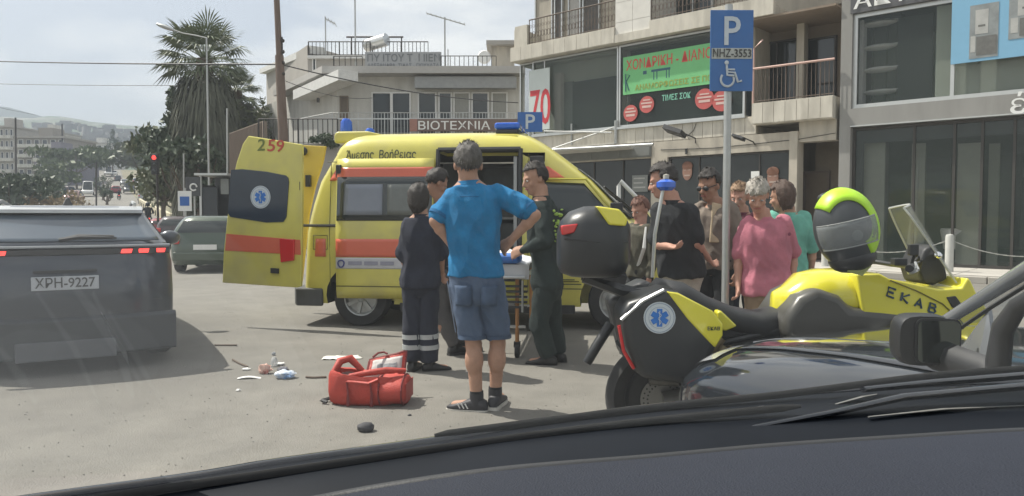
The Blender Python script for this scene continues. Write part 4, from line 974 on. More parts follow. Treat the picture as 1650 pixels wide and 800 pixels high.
dsub([(dp0 + .003, .86), (dp1, .86), (dp1, 1.08), (dp0 + .003, 1.08)], 'red_stripe', redstripe, .018)
dsub([(dp0 + .003, 1.79), (dp1, 1.79), (dp1, 1.945), (dp0 + .003, 1.945)], 'red_stripe', redstripe, .0175)
dsub([(dp0 + .003, .72), (dp1 - .22, .72), (dp1 - .22, .853), (dp0 + .003, .853)], 'white_strip', mat('print_white', (.5, .5, .52), .5, var=.1), .018)
dsub([(dp1 - .215, .72), (dp1, .72), (dp1, .853), (dp1 - .215, .853)], 'red_patch', redstripe, .018)
dsub([(dp0 + .0, .50), (dp1, .50), (dp1, .512), (dp0, .512)], 'swage_line', mat('panel_gap', (.12, .11, .03), .7), .017)
b = MB(); xx = WD * 2 - WD + .055 - WD
q = MB(); q.tube([(interp(hwt, .79, 1) + .082, dp0 + .07 + .04 * math.cos(a_), .79 + .045 * math.sin(a_) * (1.2 if math.sin(a_) < 0 else .7)) for a_ in [x * math.pi / 5 for x in range(11)]], .009, 5); q.build('shield_mark', mat('shield_blue', (.04, .05, .2), .5), sdoor)
for k in range(3): q = MB(); q.bb((interp(hwt, .79, 1) + .078, dp0 + .16 + k * .2, .765), (interp(hwt, .79, 1) + .082, dp0 + .33 + k * .2, .81)); q.build('print_smudge', mat('print_grey', (.28, .28, .34), .6), sdoor)
hx_ = interp(hwt, 1.95, 1) + .06
q = MB(); q.box((hx_ , dp0 + .02, 1.90), (.05, .07, .16)); q.build('door_latch', black, sdoor, bevel=.01)
q = MB(); q.box((.95 + .09, dp1 - .13, 1.15), (.04, .16, .05)); q.build('door_handle', black, sdoor, bevel=.01)
# upper rail, door frame and black edge of the side opening
b = MB()
for P in ([(d0, .42), (d0, 2.16)], [(d0, 2.16), (d1, 2.16)], [(d1, 2.16), (d1, .42)]):
    pts = [(interp(hwt, lerp(P[0][1], P[1][1], t / 8), 1) - .0, lerp(P[0][0], P[1][0], t / 8), lerp(P[0][1], P[1][1], t / 8)) for t in range(9)]
    b.tube(pts, .03, 6)
o = b.build('door_seal', black, AMB, smooth=50); o.location = AC
b = MB(); b.tube([(interp(hwt, 1.22, 1) + .008, y, 1.24) for y in (dp0 - .5, d0)], .018, 6); o = b.build('door_rail', black, AMB); o.location = AC
gapm = mat('panel_gap', (.12, .11, .03), .7)
for P in ([(dp0 - .10, .5), (dp0 - .10, 1.2), (dp0 - .10, 2.0)], [(-.42, 2.02), (.4, 2.02), (d0 - .05, 2.02)], [(d1 + .10, .45), (d1 + .10, 1.2), (d1 + .10, 2.1)], [(-.58, .95), (-.40, .95), (-.40, 1.12), (-.58, 1.12), (-.58, .95)]):
    b = MB(); b.tube([(interp(hwt, z, 1) + .001, y, z) for y, z in P], .005, 4); o = b.build('panel_gap', gapm, AMB); o.location = AC
# interior furnishing seen through the opening
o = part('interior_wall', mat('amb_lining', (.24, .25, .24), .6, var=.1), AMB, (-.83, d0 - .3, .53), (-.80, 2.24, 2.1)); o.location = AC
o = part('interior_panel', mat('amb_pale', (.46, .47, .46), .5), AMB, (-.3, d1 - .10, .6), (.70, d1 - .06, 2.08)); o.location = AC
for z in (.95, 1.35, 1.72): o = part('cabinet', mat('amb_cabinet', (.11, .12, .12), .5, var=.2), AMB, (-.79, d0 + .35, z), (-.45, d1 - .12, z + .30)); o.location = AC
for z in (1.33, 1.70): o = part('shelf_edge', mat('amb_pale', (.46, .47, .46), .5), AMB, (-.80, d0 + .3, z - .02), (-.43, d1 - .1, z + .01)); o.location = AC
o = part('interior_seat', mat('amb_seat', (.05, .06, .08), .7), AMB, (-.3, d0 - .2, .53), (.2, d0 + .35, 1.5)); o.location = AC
# cab window, door lines, handle, windscreen, mirror, vent
cy0, _ = AP(872, 350); cy1, _ = AP(990, 350)
sp([(cy0, 1.25), (cy1 + .12, 1.20), (cy0 + .50, 1.74), (cy0, 1.76)], 'cab_window', darkgl, .006, nu=8)
b = MB(); pts = [(cy0 - .04, 1.21), (cy0 - .04, 1.80), (cy0 + .52, 1.79), (cy0 + .68, 1.6), (cy1 + .16, 1.2), (cy0 - .04, 1.21)]
b.tube([(interp(hwt, z, 1) + .004, y, z) for y, z in pts], .016, 5); o = b.build('window_seal', mat('seal_yellow', (.5, .46, .07), .4), AMB); o.location = AC
for yy_ in (cy0 - .09,):
    b = MB(); b.tube([(interp(hwt, z, 1) + .001, yy_, z) for z in (.4, .7, 1.0, 1.3, 1.6, 1.85)], .006, 4); o = b.build('panel_gap', mat('panel_gap', (.12, .11, .03), .7), AMB); o.location = AC
sp([(cy0 + .0, .58), (wf - .45, .58), (wf - .45, .592), (cy0, .592)], 'swage_line', mat('panel_gap', (.12, .11, .03), .7))
b = MB(); b.box((.955, cy0 + .08, 1.03), (.03, .18, .045)); o = b.build('door_handle', black, AMB, bevel=.01); o.location = AC
vy, vz = AP(864, 266); b = MB(); b.box((interp(hwt, vz, 1) + .01, vy, vz), (.05, .17, .22)); o = b.build('side_lamp', black, AMB, bevel=.01); o.location = AC
o = end_patch(asl, False, [(-.78, 1.33), (.78, 1.33), (.62, 1.93), (-.62, 1.93)], .012, nv=8, nu=12).build('windscreen', darkgl, AMB, smooth=60, solid=.006); o.location = AC
for x in (-.3, .45):
    b = MB(); b.tube([(x, yf_at(1.34) + .06, 1.36), (x + .25, yf_at(1.5) + .03, 1.52), (x + .5, yf_at(1.7) - .0, 1.7)], .012, 5); o = b.build('wiper', black, AMB); o.location = AC
b = MB(); b.box((1.12, cy1 + .02, 1.36), (.2, .14, .30)); b.tube([(.9, cy1 + .1, 1.24), (1.06, cy1 + .06, 1.28)], .03, 6); o = b.build('wing_mirror', black, AMB, bevel=.03); o.location = AC
b = MB(); b.box((0, yf_at(.9) - .0, .82), (1.3, .06, .16)); o = b.build('grille', black, AMB, bevel=.01); o.location = AC
for s in (-1, 1): b = MB(); b.box((s * .72, yf_at(.9) - .10, .86), (.3, .12, .18)); o = b.build('headlight', lamp_white, AMB, bevel=.03); o.location = AC
# bumpers and sill
b = MB(); yb = AP(467, 480)[0]
b.rings([[Vector((x, y, z)) for x, y in ((-.93, yb + .62), (-.93, yb + .08), (-.80, yb), (.80, yb), (.95, yb + .08), (.96, -.47), (.9, -.47), (.86, yb + .22), (-.86, yb + .22))] for z in (.25, .29, .43, .47)]); o = b.build('rear_bumper', mat('bumper_grey', (.075, .078, .08), .6, var=.15, vscale=8), AMB, bevel=.02); o.location = AC
b = MB(); yv = AP(1122, 470)[0]; b.rings([[Vector((x, y, z)) for x, y in ((-.9, yv - .5), (-.86, yv - .1), (-.6, yv), (.6, yv), (.88, yv - .1), (.93, yv - .62), (.86, yv - .6), (-.86, yv - .5))] for z in (.22, .27, .50, .56)]); o = b.build('front_bumper', mat('bumper_grey', (.075, .078, .08), .6), AMB, bevel=.02); o.location = AC
o = part('sill', black, AMB, (.80, .5, .20), (.93, wf - .5, .30)); o.location = AC
o = part('side_step', mat('step_alu', (.25, .25, .25), .4, .6), AMB, (.85, d0 + .05, .28), (1.08, d1 - .05, .34)); o.location = AC
ty, tz = AP(551, 246); X_ = interp(hwt, 2.08, 1)
tx = lambda s, sz, y, z, w_, m, par, off=.008, tilt=.10: text(s, sz, 'lettering', m, par, (interp(hwt, z, 1) + off, y, z), (0, 1, 0), (-tilt, 0, 1), width=w_, bold=sz * .009)
ink = mat('letter_ink', (.05, .065, .035), .5)
y_a, y_b, y_c, y_d = AP(553, 246)[0], AP(598, 246)[0], AP(607, 246)[0], AP(667, 246)[0]
for s, a_, c_ in (('Άμεσης', y_a, y_b), ('Βοήθειας', y_c, y_d)): o = tx(s, .15, a_, 2.055, c_ - a_, ink, AMB, .006, .22); o.location = AC
# roof equipment
def roofpt(px, py): return AP(px, py, -.55)
o_list = []
b = MB(); y_, z_ = roofpt(560, 210); b.rings([[Vector((x, y, z)) for x, y in ((-.8, a0), (.55, a0), (.55, a1), (-.8, a1))] for a0, a1, z in ((y_ - .13, y_ + .60, 2.28), (y_ - .13, y_ + .52, 2.38), (y_ - .10, y_ + .30, 2.43))]); o = b.build('roof_spoiler', yel, AMB, bevel=.03, seg=3); o.location = AC
def beacon(y, x, zb_, r, h, nm='beacon'):
    b = MB(); b.lathe([(r * 1.05, 0), (r * 1.05, h * .15), (0, h * .16)], (x, y, zb_), 'z', 20); o = b.build(nm, black, AMB, smooth=40); o.location = AC
    b = MB(); b.lathe([(r, h * .16), (r * .96, h * .8), (r * .6, h), (0, h * 1.02)], (x, y, zb_), 'z', 20)
    for k in range(10): a_ = k * .628; b.tube([(x + r * math.cos(a_), y + r * math.sin(a_), zb_ + h * .2), (x + r * .93 * math.cos(a_), y + r * .93 * math.sin(a_), zb_ + h * .82)], r * .06, 4)
    b.build('lamp_dome', bluelamp, o, smooth=40)
beacon(AP(556, 205, -.6)[0], .30, 2.42, .075, .20); beacon(AP(596, 205, -1.3)[0], -.35, 2.40, .07, .17)
ya, yb2 = AP(797, 205, -.5)[0], AP(838, 205, -.5)[0]
b = MB(); b.bb((-.55, ya + .02, 2.38), (.5, yb2 - .02, 2.43)); o = b.build('light_bar', black, AMB, bevel=.01); o.location = AC
for s in (0, 1, 2): b = MB(); x0 = -.55 + s * .36; b.bb((x0, ya, 2.432), (x0 + .32, yb2, 2.52)); b.build('lamp_dome', bluelamp, o, bevel=.03, seg=3)
b = MB(); b.tube([(.2, AP(770, 205, -.7)[0], 2.41), (.2, AP(700, 205, -.7)[0], 2.41)], .012, 5); b.tube([(.62, y, interp([(-1, 2.31), (0, 2.335), (2.5, 2.335)], y, 1)) for y in (-.1, .6, 1.2, 1.9)], .014, 6); o = b.build('roof_gutter', yel, AMB, smooth=50); o.location = AC
# rear door leaf, swung out flat beside the body; hinge on the near rear corner
RD_Y = 8.75
pr = W(486, 348, RD_Y); pr.z = 0
leaf = MB()
def RP(px, py, Y=RD_Y): 
    # local coordinates in AMB
    p = W(px, py, Y) - org; return Vector((p.dot(sd_), p.dot(fw), p.z))
def skew(t): return RD_Y + .28 * t     # the leaf leans a little away towards its free edge
def leafpoly(P): return [RP(px, py, skew((486 - px) / 130)) for px, py in P]
thick = sd_ * 0
outp = [(487, 233), (400, 219), (391, 232), (381, 262), (373, 300), (366, 350), (360, 410), (358, 456), (478, 464), (485, 462), (486, 400), (487, 320)]
door_ = MB(); door_.prism(leafpoly(outp), (-.055, 0, 0)); rdoor = door_.build('rear_door', yel, AMB, bevel=.012, seg=2)
Lq = leafpoly([(400, 340), (480, 340)]); LD = (Lq[1] - Lq[0]); LD.z = 0; LD.normalize(); LN = Vector((LD.y, -LD.x, 0)) if LD.y > 0 else Vector((-LD.y, LD.x, 0))
def lp(P, nm, m, off=.004, t=.004, bevel=0): b = MB(); b.prism([v + LN * off for v in leafpoly(P)], LN * -t); return b.build(nm, m, rdoor, bevel=bevel)
lp([(373, 274), (392, 273), (430, 277), (461, 283), (465, 287), (466, 294), (462, 350), (457, 358), (430, 359), (372, 350), (368, 344)], 'window', mat('rear_window', (.022, .035, .055), .1, spec=.6, var=.1), .010, .012)
lp([(365, 377), (484, 387), (485, 411), (363, 404)], 'red_stripe', redstripe, .006)
lp([(452, 384), (476, 386), (475, 420), (454, 423)], 'tail_lamp', redl, .03, .03, .008)
lp([(438, 432), (450, 433), (450, 441), (438, 440)], 'door_catch', black, .03, .03)
c = leafpoly([(421, 318)])[0]
so = star_of_life(rdoor, c + LN * .014, 18.5 * RD_Y / F_PX, LN, (0, 0, 1))
for ch, px, mm in (('2', 415, mat('digit_green', (.14, .18, .04), .5)), ('5', 431, mat('digit_red', (.50, .07, .04), .5)), ('9', 445, mat('digit_red', (.50, .07, .04), .5))):
    o_ = leafpoly([(px, 243 + (px - 415) * .06)])[0]; text(ch, 21 * RD_Y / F_PX * 1.28, 'digit', mm, rdoor, o_ + LN * .006, LD, (LD.x * .12, LD.y * .12, 1), width=13.5 * RD_Y / F_PX, bold=.012)
b = MB()
for py in (300, 400): 
    a_ = RP(486, py); b.tube([a_ + Vector((-.02, -.02, -.05)), a_ + Vector((-.02, -.02, .05))], .02, 6)
b.build('hinge', black, rdoor)
# far leaf: we see its inner face between the near leaf and the body
FYd = 10.3
P = [(486, 234), (525, 236), (520, 262), (508, 300), (498, 345), (492, 400), (486, 455), (476, 455), (470, 234)]
b = MB(); b.prism([RP(px, py, FYd) for px, py in P], (-.05, 0, 0)); fd = b.build('rear_door', mat('orange_lit_yellow', (.62, .46, .08), .45, var=.06), AMB, bevel=.01)  # orange of the light on the inner face is put into this yellow
fd['label'] = 'far rear door leaf, inner face orange yellow'
b = MB(); a_ = RP(489, 244, FYd - .05); b.ell(a_, (.03, .06, .06)); a_ = RP(497, 292, FYd - .05); b.box(a_, (.05, .07, .16)); b.build('door_catch', black, fd)
# registration of fuel cap, small lettering near cab door
yq, zq = AP(915, 452); b = MB()
for k, wl in ((0, .16), (.06, .24), (.12, .24)): b.bb((.952, yq - .08, zq - k * .9), (.956, yq - .08 + wl, zq - k * .9 + .012))
o = b.build('door_print', mat('letter_ink', (.05, .065, .035), .5), AMB); o.location = AC

# ---- generic passenger car facing away, used for traffic
def car(name, label, loc, rz, paint, Lg=4.2, Wd=1.75, Hh=1.46, group=None, lights=redl, suv=0, cat='car', plate=True, front_view=False):
    t = thing(name, label, cat, loc, rz, group); hw = Wd / 2; k = Hh
    sl = [(.20, .10, Lg - .12, hw * .94, hw * .80, .18), (.32, .02, Lg - .02, hw * .99, hw * .86, .20), (.52, 0, Lg, hw, hw * .88, .22), (.70, .02, Lg - .03, hw, hw * .88, .24), (.82, .05, Lg - .15, hw * .985, hw * .86, .24), (.90, .08, Lg - .45, hw * .97, hw * .86, .22)]
    b = body_slices(sl, [.4, .7, 1.2, 2, 2.8, 3.3, 3.7]); bd = b.build('body', paint, t, smooth=45)
    z0 = .90; gsl = [(z0 - .02, .10, Lg - 1.05, hw * .95, hw * .84, .2), (z0 + .12, .14, Lg - 1.30, hw * .93, hw * .83, .2), (lerp(z0, k, .6), .26, Lg - 1.72, hw * .84, hw * .76, .2), (k - .08, .38, Lg - 2.05, hw * .76, hw * .70, .2), (k - .02, .46, Lg - 2.25, hw * .68, hw * .62, .2), (k, .60, Lg - 2.5, hw * .55, hw * .5, .2)]
    body_slices(gsl, [.6, 1, 1.5, 2, 2.5]).build('cabin', paint, t, smooth=45)
    zt3 = k - .12; wr = interp([(g[0], g[3]) for g in gsl], zt3, 1)
    end_patch(gsl, True, [(-hw * .80, z0 + .06), (hw * .80, z0 + .06), (wr * .84, zt3), (-wr * .84, zt3)], .008).build('rear_window', darkgl, t, smooth=60)
    end_patch(gsl, False, [(-hw * .72, z0 + .06), (hw * .72, z0 + .06), (wr * .8, zt3), (-wr * .8, zt3)], .008).build('windscreen', darkgl, t, smooth=60)
    for s in (-1, 1):
        side_patch(gsl, s, [(.62, z0 + .08), (Lg - 1.75, z0 + .08), (Lg - 2.35, zt3), (.80, zt3)], .006).build('side_window', darkgl, t, smooth=60)
        b = MB(); b.box((s * hw * .84, .07, .78), (hw * .26, .12, .17)); b.build('tail_light', lights, t, bevel=.03)
        b = MB(); b.box((s * hw * .68, Lg - .12, .66), (hw * .34, .16, .13)); b.build('headlight', lamp_white, t, bevel=.03)
        b = MB(); b.box((s * (hw + .09), Lg - 1.65, .98), (.18, .10, .13)); b.build('wing_mirror', black, t, bevel=.03)
        for y_ in (.72, Lg - .82): wheel(t, s * (hw - .11), y_, .31, .2, s, 5)
    b = MB(); b.box((0, .03, .40), (Wd * .9, .10, .22)); b.build('rear_bumper', paint, t, bevel=.04)
    if plate: b = MB(); b.box((0, -.015, .62), (.52, .02, .12)); b.build('number_plate', white, t)
    return t
def copycar(src, **k): return dup(src, **k)
P_ = {n_: mat('paint_' + n_, c_, .25, .2, var=.03, coat=.8) for n_, c_ in dict(green=(.055, .08, .055), red=(.25, .02, .025), dark=(.05, .035, .035), white=(.62, .62, .6), silver=(.35, .36, .37), pink=(.35, .20, .17), grey=(.09, .095, .10)).items()}
RH = math.atan2(.54, 1)                   # heading along the road, anticlockwise
g_ = G(318, 440)
car('small_green_car', 'small dark green car seen from behind beside the ambulance rear door', (g_.x + .28, g_.y - .2, 0), math.radians(12), P_['green'], 3.7, 1.62, 1.36)
g_ = G(288, 402); car('dark_red_car', 'dark red hatchback partly hidden in front of the small green car', (g_.x - .1, g_.y, 0), math.radians(16), P_['dark'], 3.9, 1.6, 1.34)
g_ = G(243, 398); car('red_car', 'reddish car just beyond the right mirror of the dark blue car', (g_.x - .2, g_.y + 2, 0), RH, P_['red'], 3.9, 1.65, 1.25)
def farcar(label, px, py, paint, rz=RH, L_=4.2, Wd=1.75, Hh=1.5, **k):
    p = G(px, py); return car('parked_car', label, (p.x, p.y, p.z), rz, paint, L_, Wd, Hh, plate=False, **k)
farcar('pinkish parked car behind the roof antenna of the dark car', 125, 326, P_['pink'], RH + 2.9, 4.0, 2.0, 1.7)
farcar('white delivery van parked left of the distant median', 144, 316, P_['white'], RH + 3.1, 5.2, 2.1, 2.6)
farcar('pale car further up the hill left of the median bush', 148, 287, P_['silver'], RH, 4.2, 2.0, 2.0)
farcar('dark oncoming van in the middle of the distant road', 208, 312, P_['grey'], RH + 3.14, 5.0, 2.1, 2.3)
farcar('grey car at the rear of the queue coming down beside the dark van', 200, 300, P_['silver'], RH + 3.14, 4.3, 1.8, 1.6)
farcar('white truck front high on the left lane of the distant road', 176, 284, P_['white'], RH + 3.1, 6.0, 2.3, 2.8)
farcar('dark car following the white van down the left side', 158, 306, P_['grey'], RH + 3.1, 4.3, 1.8, 1.6)
farcar('silver car above the pickup by the roadside trees', 220, 297, P_['silver'], RH, 4.3, 1.8, 1.6)
farcar('red car ahead of the distant motorcyclist', 187, 312, P_['red'], RH, 4.2, 1.8, 1.5)
farcar('small dark car high up the distant road', 190, 292, P_['grey'], RH, 4.2, 1.8, 1.6)
farcar('second white car queued at the top of the distant road', 185, 284, P_['white'], RH + 3.1, 4.2, 1.8, 1.6)
farcar('white pickup near the yellow barrier end', 228, 308, P_['white'], RH + 3.1, 4.6, 2.0, 1.9)
farcar('silver car standing by the yellow barrier below the white pickup', 233, 324, P_['silver'], RH, 4.2, 1.8, 1.5)
farcar('black car with white roof in the car park left of the van', 119, 318, P_['dark'], RH + .9, 4.2, 2.0, 1.9)
farcar('white roofed car glimpsed behind the dry scrub', 68, 304, P_['white'], RH + 1.2, 4.4, 2.0, 1.7)

# ---- dark blue crossover in the lane ahead
SPt = mat('dark_blue_paint', (.030, .038, .052), .28, .3, var=.04, coat=.7)
SYr = 6.25
p = W(103, 348, SYr)
SUV = thing('dark_blue_crossover', 'dark blue crossover car seen from behind, its red light bar lit', 'car', (p.x, SYr, 0), math.radians(29)); SUV.scale = (.93, 1, 1)
hw = .925
ssl = [(.13, .16, 4.2, .82, .7, .2), (.19, .05, 4.35, .90, .78, .22), (.45, .01, 4.4, .925, .80, .24), (.66, 0, 4.4, .93, .80, .26), (.93, .03, 4.36, .925, .8, .26), (.99, .055, 4.2, .915, .8, .26), (1.08, .05, 3.9, .90, .8, .26), (1.13, .09, 3.4, .875, .8, .26)]
sbody = body_slices(ssl, [.4, .7, 1.2, 2, 2.8, 3.3, 3.7], rb=.10).build('body', SPt, SUV, smooth=50)
gsl = [(1.12, .10, 3.3, .87, .78, .24), (1.17, .17, 3.0, .845, .76, .24), (1.27, .30, 2.7, .77, .70, .22), (1.38, .42, 2.45, .70, .64, .2), (1.42, .40, 2.35, .665, .60, .18), (1.445, .48, 2.2, .60, .55, .16), (1.455, .65, 2.0, .45, .4, .14)]
body_slices(gsl, [.7, 1, 1.5, 2, 2.5], rb=.10).build('cabin', SPt, SUV, smooth=50)
end_patch(gsl, True, [(-.79, 1.14), (.79, 1.14), (.65, 1.375), (-.65, 1.375)], .008, rb=.10, nu=12, nv=8).build('rear_window', mat('tinted_rear_glass', (.085, .11, .14), .08, spec=.8, var=.1, vscale=1.5), SUV, smooth=60, solid=.006)
for s in (-1, 1):
    side_patch(gsl, s, [(.75, 1.15), (2.7, 1.15), (2.35, 1.36), (.80, 1.36)], .006).build('side_window', darkgl, SUV, smooth=60)
    b = MB(); b.tube([(s * .60, .65, 1.47), (s * .60, 1.3, 1.50), (s * .60, 2.1, 1.46)], .018, 6); b.build('roof_rail', alu, SUV)
    w_ = MB(); w_.ell((s * 1.06, 2.45, 1.10), (.13, .09, .085), None, 14, 8); w_.tube([(s * .9, 2.5, .98), (s * 1.0, 2.46, 1.0)], .03, 6); w_.build('wing_mirror', SPt, SUV, smooth=50)
    for y_ in (.85, 3.5): wheel(SUV, s * .80, y_, .345, .23, s, 5)
# spoiler lip, light bar, LEDs
b = MB(); b.rings([[Vector((x, .40 + .10 * (x / .66) ** 2 - d_, z)) for d_, z in ((0, 1.375), (.05, 1.385), (.04, 1.415), (-.12, 1.45))] for x in [i * .11 - .66 for i in range(13)]], closed=True); b.build('spoiler', mat('pale_roof_paint', (.42, .43, .43), .3, .3, coat=.5), SUV, smooth=50)
b = MB(); b.rings([[Vector((x, .055 + .10 * (x / .9) ** 2 - d_, z)) for d_, z in ((.0, 1.02), (.02, 1.03), (.02, 1.07), (.0, 1.08))] for x in [i * .11 - .88 for i in range(17)]], closed=True); b.build('light_bar', black, SUV, smooth=50)
b = MB(); b.rings([[Vector((x, .055 + .10 * (x / .9) ** 2 - d_, z)) for d_, z in ((.0, 1.085), (.022, 1.088), (.022, 1.102), (.0, 1.106))] for x in [i * .11 - .88 for i in range(17)]], closed=True); b.build('trim_strip', mat('silver_trim', (.35, .37, .4), .3, .6), SUV, smooth=50)
for s in (-1, 1):
    for k in range(3):
        b = MB(); xc = s * (.50 + k * .145); yq = .055 + .10 * (abs(xc) / .9) ** 2 - .026
        b.prism([(xc - .05, yq, 1.03), (xc + .04, yq + s * .003, 1.03), (xc + .052, yq + s * .003, 1.066), (xc - .038, yq, 1.066)], (0, .02, 0)); b.build('tail_light', redlit, SUV)
    b = MB(); b.box((s * .80, .105, .44), (.17, .05, .045)); b.build('reflector', redl, SUV, bevel=.008)
o = MB(); o.box((0, -.012, .79), (.53, .018, .115)); np_ = o.build('number_plate', mat('plate_grey', (.42, .44, .47), .5), SUV, bevel=.004)
text('ΧΡΗ-9227', .115, 'plate_lettering', mat('plate_ink', (.06, .06, .06), .6), np_, (-.235, -.0225, .755), width=.47, bold=.002)
b = MB(); b.box((0, .0, .89), (.5, .03, .02)); b.build('boot_handle', black, SUV)
b = MB(); b.rings([[Vector((x, .01 + .10 * (x / .92) ** 2 - d_, z)) for d_, z in ((.0, .15), (.035, .17), (.045, .47), (.0, .50))] for x in [i * .115 - .92 for i in range(17)]], closed=True); b.build('rear_bumper', mat('bumper_dark', (.04, .045, .05), .55, var=.15), SUV, smooth=40, bevel=.006)
b = MB(); b.bb((-.40, -.045, .14), (.40, .0, .30)); b.build('skid_plate', mat('skid_grey', (.09, .095, .105), .5), SUV, bevel=.01)
b = MB(); b.rings([[Vector((x, .028 + .10 * (x / .92) ** 2 - .006, z)) for z in (.605, .613)] + [Vector((x, .04 + .10 * (x / .92) ** 2, z)) for z in (.613, .605)] for x in [i * .1 - .8 for i in range(17)]], closed=True); b.build('crease_line', mat('panel_gap_dark', (.012, .014, .018), .7), SUV)
b = MB(); b.tube([(-.05, .12, 1.15), (.12, .13, 1.175), (.42, .14, 1.165)], [.02, .018, .008], 6); b.tube([(.0, .13, 1.165), (.1, .145, 1.19), (.40, .15, 1.18)], .010, 5); b.build('rear_wiper', black, SUV, smooth=50)
b = MB(); b.prism([(-.05, .75, 1.45), (.05, .75, 1.45), (.012, .80, 1.53), (-.012, .80, 1.53)], (0, .12, 0)); b.build('shark_fin_antenna', black, SUV, bevel=.008)

# ---- dark car in the next lane on the right, its bonnet and mirror
AD = mat('charcoal_blue_paint', (.020, .024, .030), .10, .25, var=.0, coat=1.0, spec=.7)
M0 = Vector((1.22, 2.38, 0)); arz = math.radians(27)
ADJ = thing('dark_hatchback', 'dark glossy car alongside on the right, bonnet and wing mirror showing', 'car', M0, arz)
# local: origin on the left flank under the mirror; body spans x 0..1.75
hw = .86; cx = .90
Lf = 1.36      # nose ahead of the mirror
arow = [(-2.8, .25, .90, .70), (-2.6, .2, .92, .84), (-1.5, .18, .92, .87), (-.5, .18, .90, .875), (-.34, .18, .90, .875), (0, .18, .888, .875), (.35, .18, .862, .87), (.7, .18, .823, .855), (.95, .18, .78, .83), (1.12, .2, .735, .79), (1.24, .22, .67, .74), (1.32, .26, .60, .66), (1.37, .32, .52, .52)]
def asurf(x, y, off=0.0):
    zb_, zt_q, h_ = (interp(arow, y, k_) for k_ in (1, 2, 3)); q_ = min(.999, abs(x) / h_); zc = (zb_ + zt_q) / 2
    return Vector((cx + x, y, zc + (zt_q - zc) * (1 - q_ ** 3.4) ** (1 / 3.4) + off))
b = MB(); rs = []
yy_ = -2.8
while yy_ <= 1.3701:
    zb_, zt_q, h_ = (interp(arow, yy_, k_) for k_ in (1, 2, 3)); zc = (zb_ + zt_q) / 2; hh_ = (zt_q - zb_) / 2
    rs.append([Vector((cx + h_ * math.copysign(abs(math.cos(a_)) ** (2 / 3.4), math.cos(a_)), yy_, zc + hh_ * math.copysign(abs(math.sin(a_)) ** (2 / 3.4), math.sin(a_)))) for a_ in [2 * math.pi * k_ / 64 for k_ in range(64)]]); yy_ += .0695
b.rings(rs); ab = b.build('body', AD, ADJ, smooth=70); q = ab.modifiers.new('s', 'SMOOTH'); q.factor = .5; q.iterations = 4
bon = lambda u, v: asurf((u - .5) * 2 * lerp(.74, .60, v), lerp(-.40, 1.14 - .12 * (2 * u - 1) ** 2, v), .006)
b = MB(); b.grid(bon, 30, 26); bn = b.build('bonnet', AD, ADJ, smooth=80, solid=.006); q = bn.modifiers.new('s2', 'SMOOTH'); q.factor = .5; q.iterations = 6
for k_ in (.18, .82):
    b = MB(); b.tube([bon(k_, v / 10) + Vector((0, 0, -.004)) for v in range(11)], .010, 6); b.build('bonnet_crease', AD, ADJ, smooth=60)
b = MB(); b.tube([asurf(-.74, -.1), asurf(-.83, -.1), asurf(-.868, -.09), asurf(-.874, -.08) + Vector((0, 0, -.2))], .005, 5); b.build('wing_seam', black, ADJ)
for s in (-1, 1):
    b = MB(); b.grid(lambda u, v: asurf(s * lerp(.50, .70, u), lerp(1.02, 1.22 - .06 * u, v), .008), 8, 8); b.build('headlight', lamp_white, ADJ, smooth=60)
# wiper on that car, windscreen, pillar, side windows, roof
def MP(px, py, Y): p = W(px, py, Y) - M0; return Vector((p.x * math.cos(-arz) - p.y * math.sin(-arz), p.x * math.sin(-arz) + p.y * math.cos(-arz), p.z))
A0, A1 = MP(1500, 532, 2.62), MP(1668, 424, 1.98)
B0, B1 = Vector((1.70, -.42, .99)), Vector((1.45, -1.45, 1.42))
b = MB(); b.grid(lambda u, v: A0.lerp(A1, v).lerp(B0.lerp(B1, v), u) + Vector((0, .18 * math.sin(math.pi * u) * (1 - .5 * v), .0)), 12, 8)
b.build('windscreen', glass_mat('car_glass', (.03, .05, .045), .6), ADJ, smooth=60)
silver = mat('pillar_grey_blue', (.26, .275, .29), .25, .4, var=.05, coat=.6)
pil = MB(); pil.tube([MP(1470, 548, 2.66), MP(1500, 532, 2.60), MP(1580, 482, 2.3), MP(1662, 430, 2.0), MP(1760, 372, 1.72)], [.008, .017, .019, .021, .022], 8, flat=1.2); pil.build('pillar', silver, ADJ, smooth=60)
q = MB(); q.tube([MP(1520, 548, 2.5), MP(1590, 500, 2.2), MP(1672, 448, 1.92), MP(1760, 396, 1.68)], .006, 6); q.build('pillar_seam', black, ADJ, smooth=60)
q = MB(); q.prism([MP(1548, 560, 2.36), MP(1592, 500, 2.2), MP(1600, 560, 2.15), MP(1572, 600, 2.2), MP(1545, 600, 2.34)], Vector((.02, 0, 0))); q.build('quarter_panel', silver, ADJ)
q = MB(); q.tube([MP(1608, 640, 2.02), MP(1608, 585, 2.02), MP(1616, 530, 2.0), MP(1640, 494, 1.93), MP(1690, 462, 1.80), MP(1790, 408, 1.6)], [.026, .028, .025, .020, .016, .014], 8, flat=1.3); q.build('window_trim', black, ADJ, smooth=60)
pil = MB(); pil.tube([(1.78, -.22, .93), (1.70, -.52, 1.03), (1.56, -1.0, 1.22), (1.40, -1.6, 1.43)], [.03, .035, .035, .035], 8); pil.build('pillar', AD, ADJ, smooth=60)
b = MB(); b.grid(lambda u, v: Vector((lerp(.38, 1.42, u), lerp(-1.55, -2.7, v), 1.44 + .03 * math.sin(math.pi * u))), 8, 6); b.build('roof', AD, ADJ, smooth=60, solid=.02)
b = MB(); b.bb((.2, -.95, .80), (1.6, -.45, .93)); b.build('dashboard', black, ADJ, bevel=.04)
b = MB(); b.tube([(.5 + .17 * math.cos(a_), -1.05, .95 + .17 * math.sin(a_)) for a_ in [x * math.pi / 8 for x in range(17)]], .014, 6); b.build('steering_wheel', black, ADJ)
